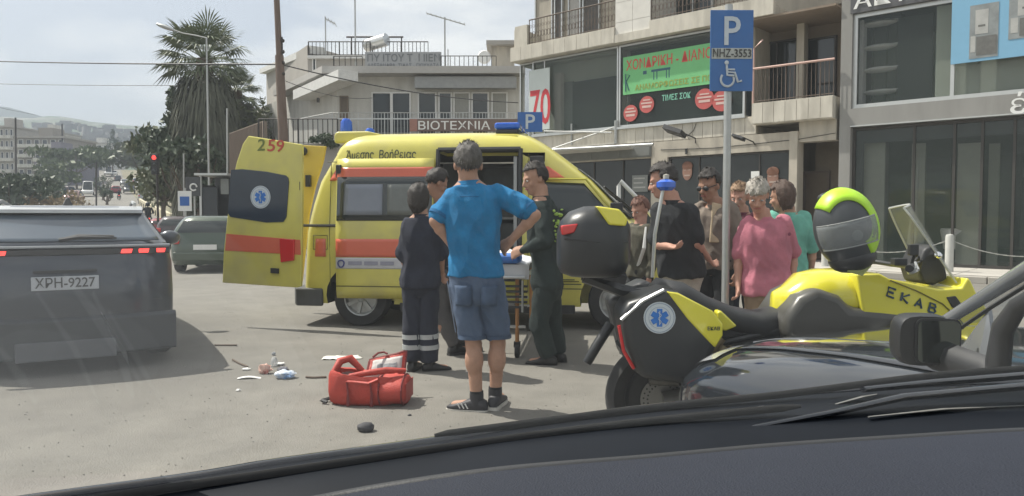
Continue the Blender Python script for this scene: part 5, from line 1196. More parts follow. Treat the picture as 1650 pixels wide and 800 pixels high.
# mirror
mc = MP(1506, 550, 2.25)
Rm = Matrix.Rotation(math.radians(-34), 3, 'Z')
def boxy(u): 
    k = max(abs(u.x), abs(u.z)); return 1 / (abs(u.x) ** 4 + abs(u.y) ** 2.6 + abs(u.z) ** 4) ** .25
b = MB(); b.ell(mc + Vector((-.0, .045, 0)), (.082, .085, .080), Rm, 28, 18, boxy); mh = b.build('wing_mirror', mat('mirror_black', (.02, .021, .022), .38, var=.1), ADJ, smooth=60)
carve(mh, [MB().box(mc + Rm @ Vector((.015, -.10, 0)), (.26, .19, .20), Rm)], 45)
def rr_(w_, h_, r, n=5):
    L_ = []
    for sx, sz, a0 in ((1, 1, 0), (-1, 1, 90), (-1, -1, 180), (1, -1, 270)):
        for k in range(n): a_ = math.radians(a0 + 90 * k / (n - 1)); L_.append((sx * (w_ - r) + r * math.cos(a_), sz * (h_ - r) + r * math.sin(a_)))
    return L_
b = MB(); b.prism([mc + Rm @ Vector((.006 + x, -.010, z)) for x, z in rr_(.066, .070, .022)], Rm @ Vector((0, .012, 0))); b.build('mirror_rim', black, mh)
b = MB(); b.prism([mc + Rm @ Vector((.006 + x, -.0145, z)) for x, z in rr_(.060, .064, .018)], Rm @ Vector((0, .003, 0))); b.build('mirror_glass', mat('mirror_glass', (.10, .115, .11), .06, .9, var=0), mh)
b = MB(); b.tube([mc + Vector((.06, .04, -.05)), MP(1590, 600, 2.1), MP(1612, 618, 2.04)], [.04, .036, .04], 8, flat=1.3); b.build('mirror_arm', black, mh, smooth=50)
for y_ in (Lf - .78, -2.1):
    for s in (-1, 1): wheel(ADJ, cx + s * .74, y_, .31, .2, s, 5)
# ------------------------------------------------------------------ ambulance motorcycle (faces image right)
MY = 4.25
mo = W(1060, 348, MY); mo.z = 0
MOTO = thing('paramedic_motorcycle', 'yellow and black paramedic motorcycle with panniers, facing right', 'motorcycle', mo, 0)
def L(px, py, dy=0.0):
    p = W(px, py, MY + dy * 0) - mo; return Vector((p.x, dy, p.z))
def slab(P, y0, y1, nm, m, bevel=.02, seg=3, parent=None, taper=0.0):
    a = [L(px, py) for px, py in P]; c = sum(a, Vector()) / len(a)
    r0 = [Vector((lerp(v.x, c.x, taper), y0, lerp(v.z, c.z, taper))) for v in a]; r1 = [Vector((v.x, y1, v.z)) for v in a]
    b = MB(); b.rings([r0, r1]); return b.build(nm, m, parent or MOTO, smooth=50, bevel=bevel, seg=seg)
def hull(rows, nm, m, parent=None, n=20, ex=2.4, smooth=60, yc=0.0, cut=None):
    """rows: px, py_top, py_bottom, half width -> superelliptic body along the bike"""
    b = MB(); rs = []
    for r in rows:
        px, t, bt, hw_ = r[:4]; c = L(px, (t + bt) / 2); h = abs(L(px, t).z - L(px, bt).z) / 2; ring = []
        for k in range(n):
            a = 2 * math.pi * k / n; ca, sa = math.cos(a), math.sin(a)
            ring.append(Vector((c.x, yc + hw_ * math.copysign(abs(ca) ** (2 / ex), ca), c.z + h * math.copysign(abs(sa) ** (2 / ex), sa))))
        rs.append(ring)
    b.rings(rs); return b.build(nm, m, parent or MOTO, smooth=smooth)
mblk = mat('satin_black', (.022, .024, .026), .38, var=.12, vscale=5)
seatm = mat('seat_vinyl', (.018, .019, .021), .5, var=.15, bump=.25, bscale=220)
greyp = mat('grey_side_plastic', (.085, .083, .075), .35, .2, var=.08)
eng = mat('engine_alloy', (.16, .155, .14), .4, .7, var=.3, vscale=18)
bronze = mat('bronze_cover', (.30, .24, .14), .35, .7, var=.2, vscale=12)
# wheels
def mwheel(c, r, w_, nm='wheel'):
    b = MB(); b.lathe([(r - .11, -w_ * .35), (r - .04, -w_ * .5), (r - .01, -w_ * .3), (r, 0), (r - .01, w_ * .3), (r - .04, w_ * .5), (r - .11, w_ * .35), (r - .11, -w_ * .35)], c, 'y', 44); wh = b.build(nm, rubber, MOTO, smooth=50)
    b = MB(); b.lathe([(r - .15, -.045), (r - .105, -.06), (r - .10, .06), (r - .15, .045), (r - .15, -.045)], c, 'y', 40); b.lathe([(.0, -.07), (.045, -.07), (.045, .07), (0, .07)], c, 'y', 16)
    for k in range(5):
        a = k * 1.2566 + .3; d = Vector((math.cos(a), 0, math.sin(a))); e = Vector((-d.z, 0, d.x))
        for s in (-.4, .4): b.tube([Vector(c) + d * .04, Vector(c) + d * (r - .13) + e * s * .07], .012, 6)
    b.build('rim', mblk, wh, smooth=45)
    b = MB(); ci = Vector(c); n_ = 36; yy = -.085
    b.lathe([(.07, yy - .002), (.125, yy - .003), (.125, yy + .002), (.07, yy + .002), (.07, yy - .002)], c, 'y', 36); b.build('brake_disc', mat('disc_steel', (.30, .30, .29), .35, .85, var=.1), wh, smooth=30)
    b = MB()
    for k in range(24):
        for rr in (.085, .108): a = k * .2618 + rr * 9; b.lathe([(0, 0), (.0055, 0), (.0055, .0015), (0, .0015)], ci + Vector((math.cos(a) * rr, yy - .0065, math.sin(a) * rr)), 'y', 6)
    b.build('disc_hole', black, wh); return wh
rc = L(1062, 675); fc = L(1062, 675) + Vector((1.50, 0, 0)); rc.z = fc.z = .315
mwheel(rc, .315, .15); mwheel(fc, .315, .12)
b = MB(); b.tube([rc + Vector((math.cos(a) * .34, 0, math.sin(a) * .34)) for a in [math.radians(x) for x in range(40, 140, 10)]], .07, 8, flat=.12, up=(0, 1, 0)); b.build('mudguard', mblk, MOTO, smooth=50)
# exhaust can / far side tube jutting at the rear
b = MB(); b.tube([L(946, 585, -.0), L(960, 560, .0), L(985, 525, .05)], [.028, .03, .03], 8); b.build('rear_stay', mblk, MOTO, smooth=50)
# swing arm, frame, engine
b = MB(); b.tube([rc + Vector((0, -.13, 0)), rc + Vector((.5, -.14, .12))], .035, 8, flat=1.5); b.tube([rc + Vector((0, .13, 0)), rc + Vector((.5, .14, .12))], .035, 8, flat=1.5); b.build('swing_arm', eng, MOTO, smooth=50)
b = MB(); b.tube([L(1100, 640, -.15), L(1160, 590, -.15), L(1300, 560, -.14), L(1420, 520, -.1)], .03, 8); b.tube([L(1085, 560, -.14), L(1180, 540, -.14), L(1350, 500, -.1)], .022, 8); b.tube([L(1100, 640, .15), L(1160, 590, .15), L(1300, 560, .14), L(1420, 520, .1)], .03, 8); b.build('frame', mblk, MOTO, smooth=50)
slab([(1180, 560), (1340, 545), (1420, 600), (1390, 700), (1230, 720), (1175, 660)], -.17, .17, 'engine', eng, .04)
slab([(1140, 508), (1200, 515), (1330, 505), (1440, 500), (1490, 540), (1440, 590), (1300, 610), (1180, 610), (1130, 570)], -.13, .13, 'side_panel', mblk, .03)
b = MB(); b.tube([L(1135, 575, -.19), L(1152, 548, -.19)], [.045, .05], 12); b.tube([L(1128, 560, -.2), L(1146, 535, -.2)], .03, 10); b.build('exhaust_collector', bronze, MOTO, smooth=40)
for k, (px, py) in enumerate(((1142, 560), (1153, 572), (1160, 552), (1137, 580), (1165, 566))):
    b = MB(); b.lathe([(0, -.03), (.017, -.025), (.017, .02), (0, .02)], L(px, py, -.205), 'y', 10); b.build('bolt', bronze, MOTO, smooth=40)
b = MB(); b.tube([L(1110, 590, -.16), L(1060, 560, -.15), L(1010, 535, -.12)], [.03, .05, .05], 10); b.build('silencer', mblk, MOTO, smooth=50)
b = MB(); b.tube([L(1040, 605, -.12), L(1085, 608, -.12)], .03, 10); b.build('brake_caliper', eng, MOTO, smooth=50)
# seat
hull([(1040, 470, 492, .10), (1060, 448, 500, .15), (1100, 455, 510, .16), (1140, 478, 525, .17), (1180, 494, 535, .17), (1215, 501, 545, .16), (1250, 494, 545, .14), (1280, 478, 535, .12), (1300, 470, 520, .09)], 'seat', seatm, ex=2.8)
# tank: yellow top, grey flank
hull([(1245, 470, 520, .05), (1262, 462, 530, .13), (1285, 440, 540, .175), (1315, 433, 535, .195), (1350, 434, 525, .20), (1395, 441, 515, .19), (1435, 455, 520, .16), (1460, 470, 520, .10)], 'fuel_tank', byel, ex=2.5)
slab([(1240, 505), (1262, 472), (1290, 458), (1325, 470), (1342, 488), (1390, 492), (1436, 497), (1405, 516), (1376, 536), (1340, 550), (1280, 552), (1240, 535)], -.246, .246, 'tank_flank', greyp, .05, 5)
# main fairing with the lettering
fair = slab([(1350, 437), (1385, 436), (1400, 444), (1440, 452), (1475, 460), (1510, 458), (1519, 442), (1524, 446), (1534, 468), (1548, 488), (1552, 497), (1530, 530), (1480, 552), (1410, 565), (1380, 570), (1375, 566), (1395, 552), (1440, 530), (1452, 520), (1400, 508), (1360, 500)], -.235, .235, 'fairing', byel, .035, 4)
slab([(1486, 472), (1500, 470), (1510, 484), (1512, 490), (1495, 488)], -.243, -.20, 'fairing_vent', black, .004, 1, fair)
b = MB(); b.tube([L(1400, 446, -.238), L(1440, 462, -.239), L(1480, 482, -.239), (L(1508, 508, -.239)), L(1520, 524, -.236)], .004, 5); b.build('fairing_seam', mat('seam_olive', (.18, .16, .02), .5), fair)
ink2 = mat('ekab_ink', (.02, .06, .10), .4); dl = (L(1470, 494) - L(1396, 466)); 
for k_, (ch, SS) in enumerate((('E', [[(1, 1), (0, 1), (0, 0), (1, 0)], [(0, .5), (.8, .5)]]), ('K', [[(0, 1), (0, 0)], [(1, 1), (.05, .45), (1, 0)]]), ('A', [[(0, 0), (.5, 1), (1, 0)], [(.2, .35), (.8, .35)]]), ('B', [[(0, 0), (0, 1), (.7, 1), (.85, .78), (.7, .54), (0, .54)], [(.7, .54), (.95, .28), (.75, 0), (0, 0)]]))):
    o_ = L(1396, 466, -.239) + dl * (k_ * .285); b = MB(); ax_ = dl.normalized(); ux_ = Vector((.22, 0, 1))
    for st_ in SS: b.tube([o_ + ax_ * (x_ * .040) + ux_ * (z_ * .046 - .012) for x_, z_ in st_], .0062, 6)
    b.build('letter', ink2, fair, smooth=50)
slab([(1270, 560), (1340, 552), (1375, 562), (1440, 560), (1520, 535), (1535, 545), (1500, 575), (1400, 600), (1290, 610)], -.21, .21, 'belly_fairing', mblk, .03)
slab([(1546, 485), (1556, 500), (1575, 560), (1560, 600), (1530, 560), (1530, 535)], -.12, .12, 'beak', byel, .03)
b = MB(); b.tube([fc + Vector((0, -.1, 0)), L(1490, 500, -.1)], .03, 8); b.tube([fc + Vector((0, .1, 0)), L(1490, 500, .1)], .03, 8); b.build('fork', mblk, MOTO, smooth=50)
b = MB(); b.tube([fc + Vector((math.cos(a) * .35, 0, math.sin(a) * .35)) for a in [math.radians(x) for x in range(20, 150, 12)]], .07, 8, flat=.12, up=(0, 1, 0)); b.build('mudguard', byel, MOTO, smooth=50)
b = MB(); b.ell(L(1545, 510, 0), (.06, .12, .08), None, 16, 10); b.build('headlight', lamp_white, MOTO, smooth=50)
# windscreen: clear curved shield
def ws(u, v):
    p = L(lerp(1464, 1532, v), lerp(330, 452, v)); a = (u - .5) * 2; wv = lerp(.07, .15, v ** .7)
    return Vector((p.x - .07 * a * a, a * wv * 1.15, p.z - .02 * a * a * (1 - v)))
b = MB(); b.grid(ws, 14, 10); b.build('windscreen', clearp, MOTO, smooth=70, solid=.005)
b = MB(); b.tube([ws(0, v / 10) for v in range(11)] , .006, 5); b.tube([ws(1, v / 10) for v in range(11)], .006, 5); b.tube([ws(u / 10, 0) for u in range(11)], .007, 5); b.build('windscreen_edge', mat('clear_edge', (.45, .46, .44), .25, var=0), MOTO)
slab([(1470, 455), (1462, 430), (1475, 400), (1490, 392), (1508, 425), (1512, 448), (1490, 458)], -.10, .10, 'dash_pod', black, .02)
b = MB(); b.ell(L(1490, 410, -.13), (.022, .03, .022), None, 14, 8); b.build('chrome_ball', chrome, MOTO, smooth=60)
b = MB(); b.tube([L(1408, 425, -.40), L(1425, 423, -.30), L(1450, 428, -.12), L(1450, 428, .12), L(1425, 423, .30), L(1408, 425, .40)], .014, 8); hb = b.build('handlebar', mblk, MOTO, smooth=50)
for s in (-1, 1):
    b = MB(); b.tube([L(1402, 425, s * .42), L(1416, 424, s * .34)], .02, 10); b.build('grip', rubber, hb, smooth=50)
    b = MB(); b.tube([L(1425, 428, s * .36), L(1432, 418, s * .28)], .006, 6); b.tube([L(1421, 424, s * .31), L(1425, 432, s * .31)], .03, 8); b.build('brake_lever', alu, hb, smooth=50)
b = MB()
for k in range(3): b.tube([L(1432 + k * 6, 432, -.2 + k * .05), L(1448 + k * 5, 405 + k * 6, -.18), L(1466, 425 + k * 5, -.1), L(1470, 450, -.06)], .007, 6)
b.build('cable', black, MOTO, smooth=50)
b = MB(); b.tube([L(1436, 428, -.2), L(1440, 408, -.22)], .01, 6); b.box(L(1438, 400, -.22), (.05, .03, .06)); b.box(L(1412, 418, -.25), (.07, .05, .04)); b.build('switch_cluster', mblk, MOTO, bevel=.008)
# panniers
pan = slab([(980, 488), (992, 472), (1046, 453), (1066, 456), (1120, 490), (1134, 505), (1134, 522), (1118, 560), (1090, 600), (1010, 588), (988, 540)], -.42, -.15, 'pannier', mblk, .04, 4, taper=.05)
slab([(1050, 458), (1066, 460), (1116, 486), (1131, 505), (1131, 522), (1120, 540), (1112, 532), (1080, 498)], -.428, -.36, 'pannier_panel', byel, .008, 2, pan)
b = MB(); b.tube([L(1046, 456, -.415), L(1015, 472, -.415), L(984, 500, -.41)], .010, 6); b.build('silver_edge', alu, pan, smooth=50)
b = MB(); b.tube([L(981, 508, -.40), L(988, 545, -.40), L(1004, 572, -.38)], .010, 6); b.build('red_reflex_edge', redl, pan, smooth=50)
star_of_life(pan, L(1039, 496, -.424), 25 * MY / F_PX * .93, (0, -1, 0), (0, 0, 1))
a0 = L(1108, 514, -.4295); text('ΕΚΑΒ', .026, 'lettering', ink, pan, a0, (1, 0, 0), (0, 0, 1), bold=.001)
slab([(1137, 495), (1143, 492), (1168, 516), (1150, 524), (1140, 520)], -.24, -.12, 'tail_panel', byel, .01)
slab([(985, 488), (1046, 455), (1120, 490), (1134, 522), (1090, 590), (1010, 588)], .15, .40, 'pannier', mblk, .04, 3)
# top case
tc_ = hull([(899, 372, 430, .14), (904, 356, 440, .19), (918, 341, 445, .23), (940, 333, 447, .25), (968, 332, 447, .25), (990, 337, 446, .24), (1002, 346, 440, .21), (1010, 360, 425, .14)], 'top_case', mblk, ex=3.6)
slab([(952, 333), (988, 338), (1001, 352), (998, 364), (972, 362)], -.252, -.15, 'case_panel', byel, .01, 2, tc_)
slab([(900, 363), (926, 360), (920, 374), (901, 378)], -.235, -.10, 'reflector', redl, .008, 2, tc_)
b = MB(); b.tube([L(905, 384, -.225), L(950, 388, -.252), L(1002, 388, -.215)], .005, 5); b.build('lid_seam', black, tc_)
b = MB(); b.tube([L(940, 448, 0), L(1000, 470, 0), L(1060, 478, 0)], .03, 6); b.tube([L(940, 450, .12), L(1060, 478, .1)], .018, 6); b.build('luggage_rack', mblk, MOTO)
slab([(1010, 470), (1060, 462), (1075, 500), (1040, 520), (1005, 500)], -.10, .10, 'tail_unit', mblk, .02)
# blue lamp on a pole
b = MB(); b.tube([L(1062, 452, .2), L(1066, 380, .2), L(1080, 302, .2)], .011, 8); lp_ = b.build('lamp_pole', alu, MOTO, smooth=50)
b = MB(); q = L(1085, 300, .2); b.lathe([(.035, -.02), (.058, 0), (.058, .03), (.035, .045), (0, .05)], q, 'z', 20); b.build('blue_lamp', bluelamp, lp_, smooth=40)
b = MB(); b.lathe([(0, .05), (.018, .05), (.018, .075), (0, .08)], q, 'z', 12); b.build('lamp_cap', mat('pale_cap', (.45, .43, .36), .5), lp_, smooth=40)
# helmet hanging on the handlebar / tank
HYm = MY - .42
hk = HYm / F_PX
hc = W(1362, 368, HYm)
HEL = thing('motorcycle_helmet', 'dark grey helmet with neon green band resting on the motorcycle tank', 'helmet', hc, 0)
Rh = Matrix.Rotation(math.radians(-14), 3, 'Y')
def shellf(u): return 1 + .10 * max(0, -u.z) * max(0, -u.x + .2)
def facing(u): return u
b = MB(); b.ell((0, 0, 0), (49 * hk, .135, 64 * hk), Rh, 40, 26, lambda u: 1 + .08 * max(0, -u.z - .2)); sh = b.build('shell', mat('helmet_grey', (.055, .06, .065), .38, .1, var=.08, vscale=10), HEL, smooth=60)
carve(sh, [MB().box(Rh @ Vector((-.02, -.10, -.02)), (.20, .14, .115), Rh)], 60)
b = MB(); b.ell((0, 0, -.01), (.125, .115, .15), Rh, 24, 16); b.build('liner', black, HEL, smooth=60)
neon = mat('neon_green', (.42, .72, .03), .4, var=.04)
b = MB(); rx, rz_ = 49 * hk, 64 * hk
def band(a, s, k=1.02):
    # runs over the top and down the right (rear) edge
    p = Rh @ Vector((rx * k * math.cos(a) * 1.0, 0, rz_ * k * math.sin(a))); return p
rs = []
for i in range(25):
    a = math.radians(lerp(140, -62, i / 24)); wn = lerp(.020, .05, min(1, i / 10)); ring = []
    for t in (-1, -.5, 0, .5, 1):
        th = t * lerp(.42, .42, i / 24) + lerp(.25, .75, i / 24)
        p = Rh @ Vector((rx * 1.025 * math.cos(a) * math.cos(th), -.135 * 1.03 * math.sin(th) , rz_ * 1.025 * math.sin(a) * math.cos(th))); ring.append(p)
    rs.append(ring)
b.rings(rs, cap=False, closed=False); b.build('neon_band', neon, HEL, smooth=60, solid=.006)
b = MB()
def vis(u, v): 
    ph = lerp(math.radians(-165), math.radians(-45), u); z = lerp(-.085, .045, v); k = math.sqrt(max(.05, 1 - (z / rz_) ** 2)) * 1.045
    return Rh @ Vector((rx * k * math.cos(ph) * 1.02, .137 * k * math.sin(ph), z))
b.grid(vis, 18, 6); b.build('visor', glass_mat('visor_plastic', (.30, .32, .32), .55, .05), HEL, smooth=70, solid=.003)
b = MB(); b.tube([vis(u / 16, 0) for u in range(17)], .004, 5); b.tube([vis(u / 16, 1) for u in range(17)], .003, 5); b.build('visor_edge', mat('visor_edge', (.30, .31, .30), .25), HEL)
b = MB(); b.ell(Rh @ Vector((.0, -.12, -.035)), (.028, .008, .028), None, 14, 8); b.build('inner_badge', mat('badge_grey', (.25, .26, .26), .5), HEL)
b = MB(); b.box(Rh @ Vector((-.03, -.095, .075)), (.035, .03, .04), Matrix.Rotation(.6, 3, 'X')); b.build('vent', black, HEL, bevel=.006)
b = MB(); b.ell(Rh @ Vector((-.02, .04, .165)), (.07, .06, .035), None, 16, 8); b.ell(Rh @ Vector((.12, .05, .02)), (.05, .05, .12), None, 14, 10); b.build('rear_shell', mblk, HEL, smooth=60)
b = MB(); b.tube([Rh @ Vector((-.06, -.06, -.20)), Rh @ Vector((0, -.07, -.235)), Rh @ Vector((.05, -.05, -.21)), Rh @ Vector((.08, -.05, -.15))], .008, 6, flat=2); b.build('strap', mat('strap_olive', (.30, .33, .12), .7), HEL)
b = MB(); b.ell(Rh @ Vector((-.0, 0, -.16)), (.12, .11, .075), Rh, 20, 10); b.build('neck_roll', black, HEL, smooth=60)
# ------------------------------------------------------------------ people
skin_a = mat('skin_light', (.42, .245, .17), .6, var=.16, vscale=14, bump=.25, bscale=120, spec=.3); skin_b = mat('skin_tan', (.33, .185, .125), .6, var=.16, vscale=14, bump=.25, bscale=120, spec=.3); skin_c = mat('skin_pink', (.45, .25, .185), .6, var=.16, vscale=14, bump=.25, bscale=120, spec=.3)
def remesh(b, vox, name, m, parent, wrinkle=0.0, wscale=9.0, sm=6, stretchz=.5, bottom=None):
    me = b.mesh(name); o = bpy.data.objects.new(name, me); COL.objects.link(o)
    q = o.modifiers.new('r', 'REMESH'); q.mode = 'VOXEL'; q.voxel_size = vox; q.use_smooth_shade = True
    q = o.modifiers.new('s', 'SMOOTH'); q.factor = .5; q.iterations = sm
    apply_mods(o); me = o.data
    if wrinkle:
        ns = [v.normal.copy() for v in me.vertices]
        for v, n_ in zip(me.vertices, ns):
            p = v.co; a = noise.noise(Vector((p.x * wscale, p.y * wscale, p.z * wscale * stretchz + 3))); c = noise.noise(Vector((p.x * wscale * 2.3 + 7, p.y * wscale * 2.3, p.z * wscale * 1.5)))
            e_ = noise.noise(Vector((p.x * wscale * 1.7 + p.z * 5, p.y * wscale * 1.7, p.z * wscale * .9 - 5))); r = (1 - abs(a) * 3.2) * .7 + (1 - abs(e_) * 4) * .35
            v.co = p + n_ * wrinkle * (r * .9 + c * .5)
    me.materials.clear()
    for q in (m if isinstance(m, (list, tuple)) else [m]): me.materials.append(q)
    me.polygons.foreach_set('use_smooth', [True] * len(me.polygons)); me.name = name
    if parent is not None: o.parent = parent
    return o
def hand(b, w_, d, side, k, curl=.5):
    """w_: wrist, d: direction of the hand, side: direction of the thumb"""
    d = d.normalized(); th = (side - d * side.dot(d)).normalized(); nrm = d.cross(th).normalized()
    P = lambda x, y, z: w_ + (d * x + th * y + nrm * z) * k
    for y in (-.028, -.010, .010, .028): b.capsule(P(.0, y * .7, 0), P(.085, y, 0), .017 * k, .013 * k, 8)
    for i, (y, l) in enumerate(((-.031, .058), (-.0105, .07), (.0105, .075), (.031, .066))):
        c1 = curl * (1 + .15 * i); a = P(.088, y, 0); bq = a + (d * math.cos(c1) + nrm * math.sin(c1)) * l * .5 * k; c2 = c1 * 2.1; e = bq + (d * math.cos(c2) + nrm * math.sin(c2)) * l * .5 * k
        b.capsule(a, bq, .0095 * k, .009 * k, 8); b.capsule(bq, e, .009 * k, .0078 * k, 8)
    b.capsule(P(.02, .025, 0), P(.06, .052, .012), .014 * k, .011 * k, 8); b.capsule(P(.06, .052, .012), P(.088, .056, .022), .0105 * k, .009 * k, 8)
def ringe(c, lat, fwd, up, a, b_, n=20, ex=2.3):
    R_ = []
    for k in range(n):
        t = 2 * math.pi * k / n; ca, sa = math.cos(t), math.sin(t)
        R_.append(c + lat * (a * math.copysign(abs(ca) ** (2 / ex), ca)) + fwd * (b_ * math.copysign(abs(sa) ** (2 / ex), sa)))
    return R_
def head_mesh(b, C, f, u, k, ears=True):
    r = f.cross(u).normalized(); P = lambda x, y, z: C + (r * x + f * y + u * z) * k
    M_ = Matrix((r, f, u)).transposed()
    b.ell(P(0, -.012, .035), (.076 * k, .096 * k, .098 * k), M_, 20, 14)
    b.ell(P(0, .018, -.035), (.060 * k, .074 * k, .088 * k), M_, 18, 12)
    b.ell(P(0, .045, -.085), (.042 * k, .045 * k, .036 * k), M_, 14, 10)
    for s in (-1, 1):
        b.capsule(P(s * .018, .086, .026), P(s * .048, .070, .028), .011 * k, .010 * k, 8); b.ell(P(s * .040, .062, -.025), (.024 * k, .022 * k, .024 * k), M_, 12, 8)
        if ears: b.ell(P(s * .079, -.012, -.004), (.011 * k, .020 * k, .033 * k), M_, 12, 8)
    b.capsule(P(0, .088, .015), P(0, .112, -.026), .009 * k, .0145 * k, 8)
    for s in (-1, 1): b.ell(P(s * .013, .099, -.030), (.010 * k, .010 * k, .008 * k), M_, 8, 6)
    b.capsule(P(-.018, .088, -.057), P(.018, .088, -.057), .0085 * k, .0085 * k, 8)
    return P, M_
def person(label, px, pytop, Y, face, build=1.0, skin=skin_a, J=None, top=None, bottom=None, hair=None, shoes=None, H=None, head_f=None, head_px=None, sleeve=.45, legs='trousers', shirt_cut=-.05, vox=.0105, group=None, shirt_loose=.02, leg_loose=.03, bag=None, neck_len=1.0, facedet=True, curl=.5, foot=None, gy=None):
    J = J or {}
    base = W(px, 348, Y); base.z = 0; ht = W(px, pytop, Y).z if H is None else H
    t = thing('person', label, 'person', base, 0, group)
    f = Vector((face[0], face[1], 0)).normalized(); lat = f.cross(Vector((0, 0, 1))).normalized()     # lat = the person's right side
    if lat.x < 0: lat = -lat          # lat points to image right: 'b' joints
    s = ht / 1.75; U = Vector((0, 0, 1))
    d = {}
    for n_, (l, q, z) in dict(neck=(0, 0, 1.47), sa=(-.175, 0, 1.41), sb=(.175, 0, 1.41), ea=(-.225, -.02, 1.11), eb=(.225, -.02, 1.11), wa=(-.235, .06, .86), wb=(.235, .06, .86), ha=(-.09, 0, .90), hb=(.09, 0, .90), ka=(-.10, .02, .49), kb=(.10, .02, .49), aa=(-.105, -.02, .075), ab=(.105, -.02, .075)).items():
        bl = build if n_ in ('sa', 'sb', 'ea', 'eb', 'wa', 'wb', 'ha', 'hb') else 1
        d[n_] = (lat * l * bl + f * q + U * z) * s
    for n_, v in J.items():
        dy = v[2] if len(v) > 2 else 0; d[n_] = W(v[0], v[1], Y + dy) - base
    hip = (d['ha'] + d['hb']) / 2; sh = (d['sa'] + d['sb']) / 2
    latS = (d['sb'] - d['sa']).normalized(); latH = (d['hb'] - d['ha']).normalized()
    spine = (d['neck'] - hip).normalized(); fS = latS.cross(spine).normalized() * (1 if latS.cross(spine).dot(f) > 0 else -1); fH = fS
    shw = (d['sb'] - d['sa']).length / 2
    def torso(b, off=0.0, z0=-.10, z1=1.0, cut=None):
        L_ = (d['neck'] - hip).length; rs = []
        tab = [(-.16, .085, .075), (-.10, .135, .10), (0.0, .165, .115), (.12, .165, .112), (.30, .142 , .102), (.50, .155, .112), (.68, .172, .118), (.80, .178, .108), (.88, .165, .092), (.95, .11, .075), (1.0, .068, .062), (1.12, .055, .058)]
        if cut is not None: tab = sorted(tab + [(cut, interp(tab, cut, 1) + .004, interp(tab, cut, 2) + .004)])
        for q, a, bb_ in tab:
            if cut is not None and q < cut: continue
            if q < z0 or q > z1: continue
            c = hip + spine * (q * L_); wd_ = a * s * (build if q < .95 else 1)
            if .60 < q < .9: wd_ = max(wd_ * .9, min(wd_, shw * 1.02))
            lt = latH.lerp(latS, max(0, min(1, q))).normalized()
            rs.append(ringe(c, lt, fS, spine, wd_ + off, bb_ * s * (build ** .7 if q < .9 else 1) + off))
        b.rings(rs)
    # the body, one continuous skin
    b = MB(); torso(b, 0, -.2, 2)
    bd = build ** .5
    for S_ in 'ab':
        sg = 1 if S_ == 'b' else -1
        b.capsule(d['s' + S_] - latS * sg * .03 * s, d['e' + S_], .055 * s * bd, .040 * s, 12); b.capsule(d['e' + S_], d['w' + S_], .042 * s, .027 * s, 12)
        mid = d['e' + S_].lerp(d['w' + S_], .3); b.ell(mid, (.044 * s, .044 * s, .044 * s), None, 10, 8)
        b.capsule(d['h' + S_] + latH * sg * -.005, d['k' + S_], .088 * s * bd, .055 * s, 12); b.capsule(d['k' + S_], d['a' + S_], .057 * s, .038 * s, 12)
        cm = d['k' + S_].lerp(d['a' + S_], .28) - f * .015 * s; b.ell(cm, (.063 * s, .063 * s, .11 * s), None, 12, 10)
        hd = (d['w' + S_] - d['e' + S_]).normalized(); tdir = f + U * .2 - latS * sg * .2
        if S_ + 'hand' in (foot or {}): tdir = Vector(foot[S_ + 'hand'])
        hand(b, d['w' + S_], hd, tdir, s * .98, curl)
        ft = Vector((foot or {}).get(S_, tuple(f))).normalized()
        b.capsule(d['a' + S_] + Vector((0, 0, -.02)), d['a' + S_] + ft * .15 * s + Vector((0, 0, -.035)), .038 * s, .03 * s, 10)
    hf = Vector(head_f).normalized() if head_f else f.copy()
    hu = (U - hf * U.dot(hf)).normalized() if abs(hf.z) < .95 else f
    k = s * 1.07; top_ = W(head_px[0] if head_px else px, pytop, Y + (head_px[1] if head_px and len(head_px) > 1 else 0)) - base
    hc_ = top_ - U * .128 * k if abs(hf.z) < .35 else top_ - (hu * .10 + U * .03) * k
    b.capsule(d['neck'] - spine * .06 * s, hc_ - hu * .05 * k - hf * .02 * k, .062 * s * neck_len, .052 * s, 12)
    Pf, Mh = head_mesh(b, hc_, hf, hu, k)
    body = remesh(b, vox, 'body', skin, t, sm=3)
    # eyes, brows, lips
    if facedet:
        for s_ in (-1, 1):
            e = MB(); e.ell(Pf(s_ * .032, .083, .006), (.012 * k, .010 * k, .0065 * k), Mh, 10, 6); e.cur = 1; e.ell(Pf(s_ * .032, .0895, .006), (.0055 * k, .005 * k, .0055 * k), Mh, 8, 6); e.build('eye', [mat('eye_white', (.5, .48, .45), .3, var=0), mat('iris', (.03, .02, .015), .2, var=0)], body, smooth=60)
        e = MB(); e.capsule(Pf(-.021, .094, -.058), Pf(.021, .094, -.058), .0065 * k, .0065 * k, 8); e.build('mouth', mat('lips', (.33, .12, .10), .5, var=0), body, smooth=60)
    # hair
    hm, style = hair
